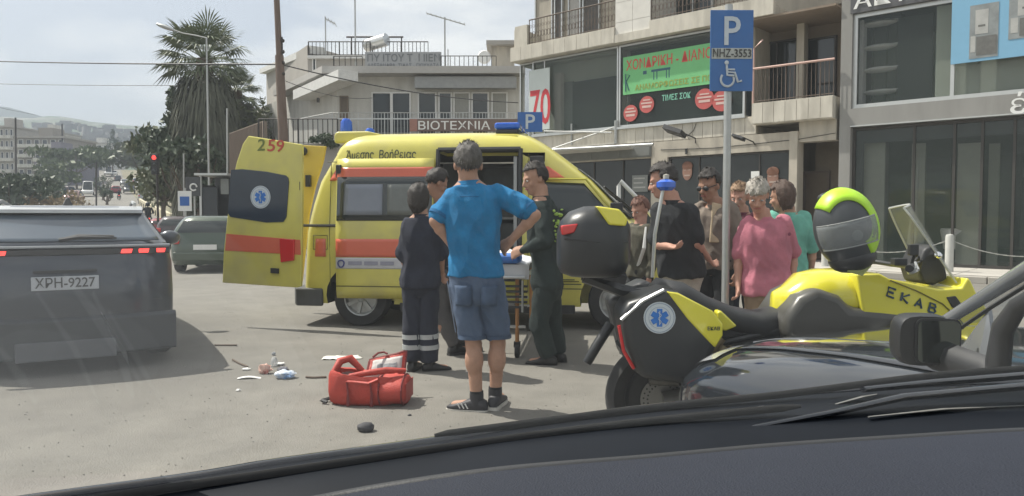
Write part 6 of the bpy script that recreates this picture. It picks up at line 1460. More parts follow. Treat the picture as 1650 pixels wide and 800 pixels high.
    if style:
        b = MB(); nu, nv = 44, 30; kx, ky, kz = .086 * k, .106 * k, .110 * k; vs, keep = [], []
        low = dict(short=-.30, bob=-1.0, long=-1.0, fade=-.12, fringe=-.35)[style]
        for i in range(nv + 1):
            th = math.pi * i / nv
            for j in range(nu):
                ph = 2 * math.pi * j / nu; u_ = Vector((math.sin(th) * math.cos(ph), math.sin(th) * math.sin(ph), math.cos(th)))
                nn = noise.noise(Vector((u_.x * 3.2, u_.y * 3.2, u_.z * 2.2)) + base); n2 = noise.noise(Vector((u_.x * 11, u_.y * 11, u_.z * 4)) + base)
                thick = 1.02 + .09 * nn + .07 * n2 + (.07 if style == 'fade' and u_.z > .45 else 0) - (.05 if style == 'fringe' and u_.z > .6 else 0) + (.05 if style in ('bob', 'long') else 0)
                edge = max(0, min(1, (u_.z - low + .5 * max(0, -u_.y)) / .25)) if style not in ('bob', 'long') else 1
                thick = lerp(.90, thick, edge)
                zz = u_.z * kz * thick - (.045 * k * max(0, -u_.z) if style in ('bob', 'long') else 0)
                vs.append(hc_ + Mh @ Vector((u_.x * kx * thick, u_.y * ky * thick - .014 * k, zz + .032 * k))); keep.append(u_)
        fs = []
        for i in range(nv):
            for j in range(nu):
                a_ = (i * nu + j, (i + 1) * nu + j, (i + 1) * nu + (j + 1) % nu, i * nu + (j + 1) % nu); u_ = keep[a_[0]]
                fl = .52 if style != 'fringe' else .25
                jag = noise.noise(Vector((u_.x * 9, u_.y * 9, 5))) * .16 + random.uniform(-.03, .03)
                if u_.y > .42 - .25 * abs(u_.x) and u_.z < fl + jag: continue
                if style in ('bob', 'long') and u_.y > .15 and u_.z < .35 + jag: continue
                if u_.z < low - .5 * max(0, -u_.y) + jag * .6: continue
                if abs(u_.x) > .8 and -.1 < u_.y < .5 and u_.z < -.02 and style not in ('bob', 'long'): continue
                fs.append(a_)
        b.add(vs, fs)
        if style == 'long':
            for q in range(26): 
                a_ = lerp(math.pi * .05, math.pi * .95, q / 25) + math.pi; st_ = hc_ + Mh @ Vector((math.cos(a_) * kx * .95, math.sin(a_) * ky * .85, -.02 * k)); b.tube([st_, st_ - U * .09 * k + Mh @ Vector((math.cos(a_) * .01, 0, 0)), st_ - U * .17 * k], [.018, .017, .006], 6)
        hs = MB(); used = sorted({i_ for f_ in fs for i_ in f_})
        for i_ in random.sample(used, min(len(used), 420)):
            p_ = Vector(vs[i_]); o_ = (p_ - hc_).normalized(); dn = (-U * .8 + hf * (.55 if style in ('fringe', 'fade') and keep[i_].y > .1 else -.15) + o_ * .35 + Vector((random.gauss(0, .25), random.gauss(0, .25), random.gauss(0, .2)))).normalized()
            if keep[i_].z > .7: dn = (hf * random.choice((-1, 1)) * .6 + o_ * .5 + Vector((random.gauss(0, .4), random.gauss(0, .4), 0))).normalized()
            sd__ = dn.cross(o_).normalized() * .004; l_ = random.uniform(.015, .032) * k
            l_ *= .8
            hs.add([p_ - sd__, p_ + sd__, p_ + dn * l_ + o_ * .002], [(0, 1, 2)])
        hb_ = b.build('hair', hm, body, smooth=70, solid=.006); hs.build('hair_strands', hm, body, fix=False)
    # garments
    if top:
        m, nm = top; b = MB()
        torso(b, shirt_loose * s, -.3, .96, shirt_cut)
        for S_ in 'ab':
            e = d['s' + S_].lerp(d['e' + S_], min(1, sleeve * 2)) ; sg = 1 if S_ == 'b' else -1
            if sleeve > 0: b.capsule(d['s' + S_] - latS * sg * .035 * s, e, (.066 * bd + shirt_loose * .3) * s, (.056 + shirt_loose * .5) * s, 14)
            if sleeve > .5: b.capsule(d['e' + S_], d['e' + S_].lerp(d['w' + S_], min(1, (sleeve - .5) * 2.1)), .054 * s, .038 * s, 12)
        g_ = remesh(b, vox, nm, m, t, .013 * s, 7.5, 4, .5)
        c_ = MB(); nb = d['neck'] + spine * .0; rs = []
        for q, rr in ((-.050, .092), (-.024, .078), (-.004, .074), (-.006, .066)): rs.append(ringe(nb + spine * q * s, latS, fS, spine, rr * s, rr * s * 1.02, 20, 2))
        c_.rings(rs, cap=False); c_.build('collar', m if not isinstance(m, list) else m[0], g_, smooth=60, solid=.004)
    if bottom:
        m, nm = bottom; b = MB(); torso(b, .012 * s, -.2, .13)
        for S_ in 'ab':
            sg = 1 if S_ == 'b' else -1; kn = d['k' + S_]; an = d['a' + S_]
            if legs == 'shorts': kn2 = d['h' + S_].lerp(kn, .90); b.tube([d['h' + S_] + Vector((0, 0, .02)), d['h' + S_].lerp(kn2, .5), kn2], [.100 * s * bd, .096 * s * bd, .088 * s * bd], 16)
            else: b.capsule(d['h' + S_], kn, .098 * s * bd, (.066 + leg_loose * .4) * s, 14); b.tube([kn + Vector((0, 0, .03)), kn, kn.lerp(an, .5), an + U * .03 * s], [.05 * s, (.066 + leg_loose * .4) * s, (.060 + leg_loose * .5) * s, (.050 + leg_loose * .5) * s], 14)
        g_ = remesh(b, vox, nm, m, t, .011 * s, 8, 3, .4)
    if shoes:
        m, sm_, boot = shoes
        for S_ in 'ab':
            ft = Vector((foot or {}).get(S_, tuple(f))); ft.z = 0; ft.normalize(); an = Vector(d['a' + S_]); la = ft.cross(U); gz = an.z - .075 * s
            O = Vector((an.x, an.y, gz)); o_ = MB(); rs = []
            for x, hw_, h0, h1 in ((-.075, .022, .02, .06), (-.065, .034, .016, .085), (-.02, .042, .014, .105), (.04, .043, .014, .095), (.10, .046, .014, .070), (.155, .046, .014, .055), (.19, .036, .018, .045), (.205, .018, .02, .034)):
                rs.append(ringe(O + ft * x * s + U * (h0 + h1) / 2 * s, la, U, ft, hw_ * s, (h1 - h0) / 2 * s, 14, 2.6))
            o_.rings(rs); 
            o_.tube([O + U * .05 * s, O + U * (.10 + boot) * s], [.046 * s, .047 * s], 12)
            sh_ = o_.build('boot' if boot > .05 else 'shoe', m, t, smooth=60)
            o_ = MB(); rs = []
            for x, hw_ in ((-.078, .025), (-.065, .038), (-.02, .044), (.03, .040), (.10, .049), (.16, .048), (.195, .036), (.208, .016)): rs.append([O + ft * x * s + la * hw_ * s + U * .0, O + ft * x * s + la * hw_ * s + U * .022 * s, O + ft * x * s - la * hw_ * s + U * .022 * s, O + ft * x * s - la * hw_ * s])
            o_.rings(rs); o_.build('sole', sm_, sh_, smooth=30)
    return t, d, s, f, hc_, Mh, k, body
hair_dk = mat('hair_dark', (.028, .022, .018), .55, var=.3, vscale=40, stretch=(1, 1, .15), bump=.8, bscale=180)
hair_salt = mat('hair_salt', (.075, .068, .06), .55, var=.4, vscale=50, stretch=(1, 1, .2), bump=.8, bscale=180)
hair_gr = mat('hair_grey', (.36, .33, .29), .6, var=.3, vscale=45, stretch=(1, 1, .15), bump=.8, bscale=180)
hair_rd = mat('hair_auburn', (.16, .07, .045), .55, var=.3, vscale=40, stretch=(1, 1, .15), bump=.8, bscale=180)
hair_br = mat('hair_brown', (.085, .05, .035), .55, var=.3, vscale=40, bump=.8, bscale=180)
fab = lambda n_, c, **k: mat(n_, c, .9, var=k.get('var', .20), vscale=k.get('vs', 11), bump=.7, bscale=k.get('bs', 150), dirt=(c[0] * .78, c[1] * .78, c[2] * .80, 5))
polo_b = fab('blue_polo', (.012, .185, .40)); denim = fab('denim', (.085, .125, .20), var=.25, vs=5); navy = fab('navy_uniform', (.022, .026, .042)); blkc = fab('black_cloth', (.018, .02, .023)); pinkp = fab('pink_polo', (.50, .17, .22)); khaki = fab('khaki', (.30, .215, .14)); teal = fab('teal_shirt', (.15, .42, .33)); olive = fab('olive_top', (.09, .085, .06)); wine = fab('wine_top', (.13, .03, .05)); taupe = fab('taupe_overshirt', (.19, .155, .125)); creamc = fab('cream_shirt', (.52, .42, .28)); greytr = fab('grey_trousers', (.10, .095, .095)); paletr = fab('pale_trousers', (.42, .39, .33)); dkgreen = fab('dark_green_uniform', (.020, .032, .030))
shoe_k = (black, black, .0); sneaker = (mat('sneaker_black', (.03, .03, .035), .6), mat('sneaker_sole', (.55, .53, .48), .6), .03); bootk = (mat('boot_black', (.02, .02, .02), .5), black, .10)
# man in blue polo
t, d, s, f, hc_, Mh, k, body = person('man in a bright blue polo and denim shorts seen from behind, hands on hips', 770, 233, 5.1, (.05, 1), 1.02, skin_a,
    J=dict(neck=(755, 291), sa=(724, 320, .0), sb=(812, 312, .0), ea=(701, 357, -.06), eb=(862, 347, -.06), wa=(729, 397, .02), wb=(823, 388, .02), ha=(748, 462), hb=(790, 462), ka=(763, 553, .0), kb=(802, 552, .06), aa=(768, 647, .0), ab=(798, 640, .06)),
    top=(polo_b, 'polo_shirt'), bottom=(denim, 'denim_shorts'), hair=(hair_salt, 'short'), shoes=sneaker, H=1.84, head_f=(-.12, .97, -.12), head_px=(754, 0), sleeve=.36, legs='shorts', foot={'a': (-1, .25, 0), 'b': (.25, 1, 0), 'ahand': (.6, .5, .6), 'bhand': (-.6, .5, .6)}, shirt_loose=.018, vox=.009, curl=.7, shirt_cut=.10)
# pockets, belt line and yoke seam
sun_stitch = mat('denim_sun_stitch', (.16, .20, .27), .8); dnm2 = fab('denim_dark', (.065, .10, .165), var=.3, vs=12)
hp = (d['ha'] + d['hb']) / 2
for sx_ in (-1, 1):
    q = MB(); q.grid(lambda u, v: hp + Vector((sx_ * .085 + lerp(-.062, .062, u) * (1 - .12 * (1 - v)), -.150 + .028 * (2 * u - 1) ** 2 - .008 * math.sin(math.pi * v), lerp(-.12, .02, v))), 6, 6); q.build('back_pocket', dnm2, t, smooth=60, solid=.004)
q = MB(); q.tube([d['ha'].lerp(d['ka'], z_) + Vector((-.108 - .0 * z_, -.03, 0)) for z_ in (-.1, .2, .5, .8)], .004, 5); q.build('sunlit_seam', sun_stitch, t)  # stitched edge, kept pale to paint in the sunlight on this side
for S_ in 'ab': q = MB(); c_q = d['h' + S_].lerp(d['k' + S_], .885); q.tube([c_q - Vector((0, 0, .012)), c_q + Vector((0, 0, .012))], .0975 * s, 18); q.build('hem', dnm2, t, smooth=50)
for (P_a, P_b, r_) in (('sa', 'ea', .0),):
    q = MB(); c_ = d['neck'].lerp((d['ha'] + d['hb']) / 2, .17); q.tube([c_ + Vector((lerp(-.165, .165, u_ / 10), -.128 + .055 * (2 * u_ / 10 - 1) ** 2, .012 * math.sin(math.pi * u_ / 10))) for u_ in range(11)], .0035, 5); q.build('yoke_seam', fab('polo_seam', (.008, .12, .28)), t, smooth=50)
for S_ in 'ab':
    dr = (d['e' + S_] - d['s' + S_]).normalized(); c_ = d['s' + S_].lerp(d['e' + S_], .745); q = MB(); q.tube([c_ - dr * .012, c_ + dr * .012], .071 * s, 20); q.build('sleeve_hem', fab('polo_seam', (.008, .12, .28)), t, smooth=50)
# sock cuffs and shoe stripes
for S_ in 'ab':
    q = MB(); an = d['a' + S_]; q.tube([an - Vector((0, 0, .01)), an + Vector((0, 0, .075))], [.045, .047], 14); q.build('sock', blkc, t, smooth=50)
q = MB(); an = d['aa']; ft = Vector((-1, .25, 0)).normalized(); la = ft.cross(Vector((0, 0, 1)))
for i in range(3):
    a_ = an + ft * (.05 + i * .028) + la * (-.047) * (1 if la.y > 0 else -1) - Vector((0, 0, .045)); q.tube([a_, a_ + ft * .02 + Vector((0, 0, .035))], .005, 4)
q.build('shoe_stripe', white, t)
# woman paramedic
def bands(t, d, s, zs_, m, r, ks='ab'):
    for S_ in ks:
        for z in zs_:
            kn, an = d['k' + S_], d['a' + S_]; c = kn.lerp(an, z); dr = (an - kn).normalized(); b = MB(); b.tube([c - dr * .020, c + dr * .020], r * s, 18, cap=True); b.build('reflective_band', m, t, smooth=50)
refl = mat('reflective_silver', (.42, .44, .44), .35, .2, var=.08)
t, d, s, f, hc_, Mh, k, body = person('dark haired paramedic in navy with reflective bands above black boots, left of the blue man', 677, 299, 6.42, (.35, 1), 1.0, skin_a,
    J=dict(neck=(678, 345), sa=(656, 363), sb=(703, 362), ea=(650, 410, .02), eb=(710, 408, .05), wa=(658, 448, .16), wb=(712, 440, .22), ha=(664, 458), hb=(692, 458), ka=(664, 528), kb=(690, 527), aa=(665, 586), ab=(693, 588)),
    top=(navy, 'uniform_jacket'), bottom=(navy, 'uniform_trousers'), hair=(hair_dk, 'bob'), shoes=bootk, H=1.62, head_f=(.2, .95, -.2), head_px=(675, 0), sleeve=.6, leg_loose=.055, foot={'a': (.2, 1, 0), 'b': (1, .35, 0)}, shirt_loose=.03)
bands(t, d, s, (.24, .52), refl, .096)
# second paramedic behind the stretcher, bent
t, d, s, f, hc_, Mh, k, body = person('dark clothed helper with grey trousers bending between the paramedic and the blue man', 722, 276, 7.15, (.75, .5), 1.0, skin_b,
    J=dict(neck=(718, 326), sa=(706, 338, -.1), sb=(736, 340, .1), ea=(704, 385, -.05), wa=(733, 410, .0), eb=(748, 385, .1), wb=(770, 402, .1), ha=(708, 440), hb=(732, 440), ka=(712, 507), kb=(738, 505, .1), aa=(733, 560), ab=(748, 556, .1)),
    top=(blkc, 'dark_shirt'), bottom=(greytr, 'grey_trousers'), hair=(hair_dk, 'short'), shoes=bootk, H=1.74, head_f=(.6, .4, -.45), head_px=(712, 0), sleeve=.9)
q = MB(); P1 = Mh @ Vector((-.03, .0, .10)); q.ell(hc_ + P1 * k + Vector((0, -.03, .03)), (.055, .04, .018), None, 14, 8); q.build('grey_highlight', hair_gr, body, smooth=60)  # grey patch painted on the dark hair as its highlight
# paramedic right of the stretcher
t, d, s, f, hc_, Mh, k, body = person('short haired paramedic in dark uniform with high visibility sleeve, facing the stretcher', 880, 264, 6.7, (-.9, .25), 1.05, skin_a,
    J=dict(neck=(872, 316), sa=(868, 338, -.14), sb=(884, 338, .14), ea=(879, 388, -.2), wa=(842, 404, -.14), eb=(874, 385, .2), wb=(846, 400, .15), ha=(880, 462, -.08), hb=(884, 462, .08), ka=(868, 520, -.06), kb=(890, 520, .1), aa=(884, 578, -.02), ab=(900, 573, .12)),
    top=(dkgreen, 'uniform_jacket'), bottom=(dkgreen, 'uniform_trousers'), hair=(hair_dk, 'short'), shoes=bootk, H=1.83, head_f=(-.85, -.35, -.25), head_px=(862, 0), sleeve=.95, leg_loose=.045)
hv = mat('hi_vis_green', (.36, .52, .10), .5, var=.3, vscale=25)
q = MB()
for i in range(34):
    px_, py_ = random.uniform(884, 906), random.uniform(338, 402); c_ = W(px_, py_, 6.7) - W(880, 348, 6.7); c_.z += CAMH
    rr_q = .15 * math.sqrt(max(.1, 1 - ((px_ - 882) / 28) ** 2)); c_.y = -rr_q * .95 - .005
    q.ell(c_, (random.uniform(.010, .024), .016, random.uniform(.006, .014)), Matrix.Rotation(random.uniform(-.6, .6), 3, 'Y'), 8, 5)
q.build('hi_vis_print', mat('hi_vis_green', (.20, .30, .07), .6, var=.3, vscale=25), t, smooth=50)
# woman behind the top case
t, d, s, f, hc_, Mh, k, body = person('auburn haired woman in olive top with a pale strap behind the motorcycle top case', 1032, 320, 7.2, (-.8, -.5), .9, skin_c,
    J=dict(wa=(1002, 400, -.2)), top=(olive, 'olive_top'), bottom=(blkc, 'trousers'), hair=(hair_rd, 'short'), shoes=shoe_k, head_f=(-.75, -.5, -.35), head_px=(1028, 0), sleeve=.9)
q = MB(); q.tube([d['sb'] + Vector((-.05, -.05, .02)), d['sb'].lerp(d['ha'], .4) + Vector((-.03, -.17, 0)), d['ha'] + Vector((0, -.15, .08))], .018, 6, flat=.5); q.build('pale_strap', white, t)
# young man in black t-shirt
t, d, s, f, hc_, Mh, k, body = person('young man with dark quiff and black t-shirt holding out his arm behind the blue lamp', 1082, 267, 6.25, (.25, .95), 1.08, skin_c,
    J=dict(neck=(1083, 322), sa=(1058, 343, .05), sb=(1118, 343, -.05), ea=(1058, 395, .0), wa=(1082, 398, -.2), eb=(1122, 392, -.1), wb=(1142, 418, .1), ha=(1085, 440), hb=(1113, 440)),
    top=(blkc, 'black_tshirt'), bottom=(paletr, 'pale_trousers'), hair=(hair_dk, 'fade'), shoes=shoe_k, head_f=(-.85, .25, -.22), head_px=(1068, 0), sleeve=.42, shirt_loose=.03)
# man with sunglasses
t, d, s, f, hc_, Mh, k, body = person('man in sunglasses with open taupe shirt over a cream top beside the sign pole', 1152, 276, 6.7, (-.6, -.8), 1.0, skin_b,
    J=dict(neck=(1153, 330)), top=(taupe, 'taupe_overshirt'), bottom=(blkc, 'trousers'), hair=(hair_dk, 'fade'), shoes=shoe_k, head_f=(-.75, -.6, -.28), head_px=(1143, 0), sleeve=.9)
q = MB(); c = d['neck']; q.prism([c + Vector((-.055, -.10, .02)), c + Vector((.03, -.10, .0)), c + Vector((.0, -.150, -.34)), c + Vector((-.09, -.145, -.34))], (0, .02, 0)); q.build('cream_shirt', creamc, t, bevel=.012)
q = MB(); Pq = lambda x, y, z: hc_ + Mh @ Vector((x, y, z)) * k
for s_ in (-1, 1): q.ell(Pq(s_ * .034, .092, .004), (.030, .012, .022), Mh, 14, 8); q.tube([Pq(s_ * .06, .085, .010), Pq(s_ * .082, .0, .012)], .004, 5)
q.tube([Pq(-.01, .10, .01), Pq(.01, .10, .01)], .004, 5); q.build('sunglasses', black, body, smooth=60)
# man behind the pink one
t, d, s, f, hc_, Mh, k, body = person('fair haired onlooker in a wine red top peering from behind the grey haired man', 1196, 297, 7.0, (-.4, -.9), .95, skin_c,
    top=(wine, 'wine_top'), bottom=(navy, 'trousers'), hair=(mat('hair_sandy', (.30, .19, .11), .6, var=.3, vscale=40, bump=.8, bscale=180), 'short'), shoes=shoe_k, head_f=(-.5, -.85, -.25), head_px=(1191, 0), sleeve=.9)
# man in pink polo
t, d, s, f, hc_, Mh, k, body = person('grey haired man in pink polo and beige trousers looking down, right of the sign pole', 1234, 291, 5.75, (-.15, -1), 1.16, skin_c,
    J=dict(neck=(1229, 350, .02), sa=(1200, 364), sb=(1268, 362), ea=(1190, 415, .03), wa=(1189, 460, -.02), eb=(1278, 412, .05), wb=(1277, 458, -.02), ha=(1219, 470), hb=(1250, 470), ka=(1218, 548), kb=(1251, 548)),
    top=(pinkp, 'pink_polo'), bottom=(khaki, 'beige_trousers'), hair=(hair_gr, 'fringe'), shoes=shoe_k, head_f=(-.25, -.82, -.52), head_px=(1221, -.12), sleeve=.42, shirt_loose=.028)
q = MB(); q.ell(d['neck'] + Vector((.155, -.148, -.13)), (.012, .004, .014)); q.build('polo_emblem', mat('emblem_dark', (.2, .04, .08), .6), t)
q = MB(); q.tube([(d['ha'] + d['hb']) / 2 + Vector((-.03, -.15, .0)), (d['ha'] + d['hb']) / 2 + Vector((-.05, -.13, -.14))], .006, 5); q.build('trouser_cord', mat('cord_pale', (.5, .45, .35), .8), t)
# woman in teal
t, d, s, f, hc_, Mh, k, body = person('brown haired woman in a teal shirt half hidden by the man in pink', 1270, 295, 6.7, (.1, 1), 1.0, skin_a,
    top=(teal, 'teal_shirt'), bottom=(fab('blue_jeans', (.10, .17, .26)), 'jeans'), hair=(hair_br, 'bob'), shoes=shoe_k, head_f=(-.6, .6, -.2), head_px=(1260, 0), sleeve=.45)
# distant rider on a scooter, and one beyond the red car
def rider(label, px, py, hh, jac):
    p = G(px, py); sc_ = 1.0; t = thing('motorcyclist', label, 'motorcyclist', (p.x, p.y, p.z), RH)
    b = MB()
    b.rings([ringe(Vector((0, y, z)), Vector((1, 0, 0)), Vector((0, 1, 0)), None, a, c, 14) for y, z, a, c in ((.0, .75, .16, .14), (.02, .95, .20, .15), (.06, 1.15, .19, .13), (.10, 1.35, .22, .12), (.12, 1.45, .10, .09))])
    for s in (-1, 1): b.capsule((s * .2, .1, 1.38), (s * .34, .3, 1.12), .06, .05); b.capsule((s * .34, .3, 1.12), (s * .32, .55, 1.05), .05, .04); b.capsule((s * .12, .0, .80), (s * .24, .38, .62), .09, .07); b.capsule((s * .24, .38, .62), (s * .2, .35, .15), .07, .05)
    remesh(b, .03, 'body', jac, t, sm=2)
    b = MB(); b.ell((0, .14, 1.62), (.13, .15, .15)); b.build('helmet', black, t, smooth=60)
    b = MB(); b.rings([ringe(Vector((0, y, z)), Vector((1, 0, 0)), Vector((0, 0, 1)), None, a, c, 12) for y, z, a, c in ((-.7, .75, .08, .05), (-.5, .72, .16, .12), (.0, .62, .17, .14), (.3, .5, .16, .12), (.55, .7, .12, .25), (.62, .8, .08, .2))]); b.tube([(-.33, .5, 1.05), (.33, .5, 1.05)], .02, 6); b.build('scooter_body', P_['grey'], t, smooth=50)
    for y_ in (-.5, .65): b = MB(); b.lathe([(.14, -.05), (.25, -.06), (.27, 0), (.25, .06), (.14, .05), (.14, -.05)], (0, y_, .27), 'x', 18); b.build('wheel', rubber, t)
    b = MB(); b.box((0, -.72, .74), (.14, .04, .07)); b.build('tail_light', redlit, t)
rider('distant motorcyclist on the rising road above the dark car roof', 192, 323, 1.7, blkc)
rider('scooter rider beyond the red car near the barrier', 239, 372, 1.7, blkc)
# ------------------------------------------------------------------ stretcher
SY_ = 7.0; so_ = W(797, 348, SY_); so_.z = 0
STR = thing('stretcher', 'wheeled ambulance stretcher with white sheet and blue pillow behind the man in blue', 'stretcher', so_, math.radians(-6))
sx = .29
orange = mat('orange_tube', (.42, .20, .07), .45, .2)
def sb_(nm, m, a, c, bevel=.02): return part(nm, m, STR, a, c, bevel)
sb_('mattress', mat('mattress_black', (.03, .035, .05), .6), (-sx, .05, .80), (sx, 1.9, .88), .03)
q = MB(); q.grid(lambda u, v: Vector((lerp(-sx - .02, sx + .02, u), lerp(0, 1.3, v), .89 + .03 * noise.noise(Vector((u * 5, v * 7, 2))) + .09 * math.exp(-((u - .5) * 3.4) ** 2) * (1 if v < .9 else .6))), 18, 20); q.build('sheet', mat('sheet_white', (.66, .67, .68), .85, var=.05), STR, smooth=70, solid=.012)
q = MB(); q.box((.1, .06, .955), (.30, .26, .09)); q.build('pillow', mat('pillow_blue', (.05, .17, .50), .6, var=.1), STR, bevel=.04, seg=4)
q = MB(); q.grid(lambda u, v: Vector((lerp(-.08, sx + .04, u), -.02 - .01 * math.sin(u * 9), lerp(.90, .76, v))), 12, 4); q.build('sheet_overhang', mat('sheet_white', (.66, .67, .68), .85, var=.05), STR, solid=.008)
q = MB()
for s_ in (-1, 1): q.tube([(s_ * sx, -.05, .78), (s_ * sx, 1.95, .78)], .018, 8)
q.tube([(-sx, -.05, .78), (sx, -.05, .78)], .018, 8); q.tube([(-sx, .35, .55), (sx, .35, .55)], .014, 6); q.tube([(-sx, .05, .30), (sx, .05, .30)], .016, 6); q.tube([(-sx, 1.7, .30), (sx, 1.7, .30)], .016, 6)
q.build('frame', alu, STR, smooth=50)
for s_ in (-1, 1):
    for y_ in (.05, 1.7):
        q = MB(); q.tube([(s_ * (sx - .08), y_, .14), (s_ * (sx - .08), y_, .78)], .020, 8); q.build('leg', orange, STR, smooth=50)
        q = MB(); q.lathe([(0, -.02), (.07, -.02), (.075, 0), (.07, .02), (0, .02)], (s_ * (sx - .08), y_, .075), 'x', 18); q.box((s_ * (sx - .08), y_, .13), (.06, .07, .05)); q.build('wheel', rubber, STR, smooth=40)
for z in (.48, .53, .58, .63, .68): sb_('frame_slat', mat('slat_black', (.04, .042, .045), .5), (.0, -.0, z), (sx + .02, .04, z + .02), .003)
q = MB(); q.tube([(sx - .02, -.04, .45), (sx - .02, -.04, .75)], .012, 6); q.tube([(.03, -.04, .45), (.03, -.04, .75)], .012, 6); q.build('foot_frame', steel, STR)

# ------------------------------------------------------------------ red medical bag
bo_ = G(588, 655); BAG = thing('medical_bag', 'open red medical bag on the asphalt with a pale lined lid', 'bag', (bo_.x, bo_.y + .10, 0), math.radians(-4))
rbag = mat('bag_red', (.42, .045, .030), .6, var=.18, vscale=14, bump=.4, bscale=90); rdk = mat('bag_dark_red', (.16, .02, .02), .7, var=.2); lin = mat('bag_lining', (.48, .46, .44), .7, var=.15, vscale=20)
def wob(u, v, a): return a * noise.noise(Vector((u * 5, v * 5, 3)))
# main shell: sagging open tub
b = MB(); rs = []
for z, wx_, wy_ in ((.005, .22, .125), (.03, .245, .145), (.10, .255, .155), (.17, .25, .15), (.20, .235, .14), (.195, .215, .12), (.12, .21, .12), (.05, .20, .11)):
    R_ = []
    for kk in range(32):
        a_ = 2 * math.pi * kk / 32; ca, sa = math.cos(a_), math.sin(a_); x = wx_ * math.copysign(abs(ca) ** .5, ca); y = wy_ * math.copysign(abs(sa) ** .6, sa)
        R_.append(Vector((x - .02, y, z + (.03 * noise.noise(Vector((a_ * 1.3, z * 3, 0))) if z > .15 else 0) + (.05 * max(0, -ca) if z > .15 else 0))) + Vector((wob(a_, z * 9, .012), wob(z * 9, a_, .012), 0)))
    rs.append(R_)
b.rings(rs, cap=True); b.build('shell', rbag, BAG, smooth=55)
# end pocket (rounded, right)
b = MB(); rs = []
for x, sc_ in ((.10, .92), (.12, 1.0), (.27, 1.0), (.30, .96), (.312, .80)):
    rs.append([Vector((x, -.02 + .155 * sc_ * math.cos(a_), .105 + .105 * sc_ * math.sin(a_) * (1 if math.sin(a_) > 0 else .98))) for a_ in [2 * math.pi * kk / 28 for kk in range(28)]])
b.rings(rs); b.build('end_pocket', rbag, BAG, smooth=50)
for x in (.122, .285): b = MB(); b.tube([Vector((x, -.02 + .158 * math.cos(a_), .105 + .108 * math.sin(a_))) for a_ in [2 * math.pi * kk / 28 for kk in range(29)]], .007, 6, False); b.build('piping', rdk, BAG, smooth=50)
b = MB(); b.grid(lambda u, v: Vector((.313, -.02 + .12 * (u - .5) * 2, .04 + .13 * v)), 6, 6); b.build('pocket_panel', mat('bag_red_dark', (.30, .035, .03), .6, var=.15), BAG, solid=.006)
# raised lid
b = MB(); lid = lambda u, v: Vector((lerp(-.04, .24, u), .13 + .09 * v + .012 * math.sin(u * 7), .17 + .135 * v * (0.72 + .5 * u) + wob(u, v, .01)))
b.grid(lid, 12, 8); b.build('lid', rbag, BAG, smooth=60, solid=.014)
b = MB(); b.grid(lambda u, v: lid(lerp(.1, .92, u), lerp(.15, .88, v)) + Vector((0, -.012, 0)), 10, 6); b.build('lid_lining', lin, BAG, smooth=60, solid=.003)
b = MB(); b.grid(lambda u, v: lid(lerp(.25, .80, u), lerp(.35, .62, v)) + Vector((0, -.018, 0)), 8, 3); b.build('lid_window', mat('lid_window_grey', (.20, .21, .22), .4, var=.3, vscale=30), BAG, solid=.003)
b = MB(); b.tube([lid(0, t_ / 8) for t_ in range(9)] + [lid(t_ / 12, 1) for t_ in range(1, 13)] + [lid(1, 1 - t_ / 8) for t_ in range(1, 9)], .010, 6); b.build('lid_edge', rdk, BAG, smooth=50)
b = MB(); b.tube([(-.10, -.12, .215), (.02, -.10, .235), (.16, -.09, .255), (.29, -.03, .245)], [.018, .022, .024, .014], 8); b.tube([(-.25, -.05, .20), (-.20, .0, .30), (-.14, .05, .31), (-.05, .05, .22)], [.02, .03, .03, .02], 8); b.tube([(-.22, -.11, .16), (-.10, -.145, .18), (.05, -.15, .17), (.12, -.15, .20)], .014, 6); b.build('flap_fold', rbag, BAG, smooth=60)
b = MB(); b.ell((-.14, 0, .17), (.09, .09, .05)); b.ell((.03, .02, .17), (.08, .07, .035)); b.build('contents', mat('bag_contents', (.12, .05, .045), .7, var=.4, vscale=20), BAG, smooth=50)
b = MB()
for x0 in (-.10, .07): b.tube([(x0, -.162, .01), (x0 + .005, -.17, .10), (x0 - .01, -.155, .18)], .013, 6, flat=.4)
b.build('webbing_strap', rdk, BAG)
b = MB(); b.tube([(-.27, -.10, .02), (-.31, -.09, .03), (-.32, -.04, .02), (-.27, -.02, .03)], .013, 6); b.build('handle', black, BAG, smooth=50)
b = MB(); b.tube([(.0, .16, .30), (.03, .20, .325), (.07, .21, .33), (.10, .2, .32)], .008, 6); b.build('carry_loop', rdk, BAG, smooth=50)
# litter
def crumple(label, nm, cat, px, py, r, m, sq=.45, seed=0, dz=0):
    p = G(px, py); b = MB(); b.ell((0, 0, r * sq * .8), (r, r * .7, r * sq), None, 14, 9, lambda u: 1 + .55 * noise.noise(Vector((u.x * 2.2, u.y * 2.2, u.z * 2.2 + seed)))); o = b.build(nm, m, smooth=25); o.location = p + Vector((0, 0, .006 + dz)); tag(o, label, cat); return o
crumple('bloodstained crumpled gauze among the litter near the dark car shadow', 'used_gauze', 'gauze', 427, 603, .055, mat('gauze', (.60, .40, .33), .9, var=.1, dirt=(.35, .03, .02, 14)), .8, 1)
crumple('crumpled blue and white wrapper at the right of the litter', 'wrapper', 'wrapper', 460, 611, .09, mat('wrapper_blue', (.55, .60, .66), .6, var=.1, dirt=(.03, .20, .50, 9)), .4, 5)
crumple('dark crumpled scrap behind the blue wrapper', 'wrapper', 'wrapper', 456, 601, .05, mat('scrap_dark', (.10, .10, .12), .7), .5, 9)
crumple('pale plastic wrapper above the gauze', 'wrapper', 'wrapper', 450, 590, .05, white, .25, 12)
crumple('small pale scrap left of the gauze', 'wrapper', 'wrapper', 397, 598, .035, white, .3, 15)
crumple('tiny white scrap lying alone below the litter', 'paper_scrap', 'paper', 384, 632, .018, white, .5, 3)
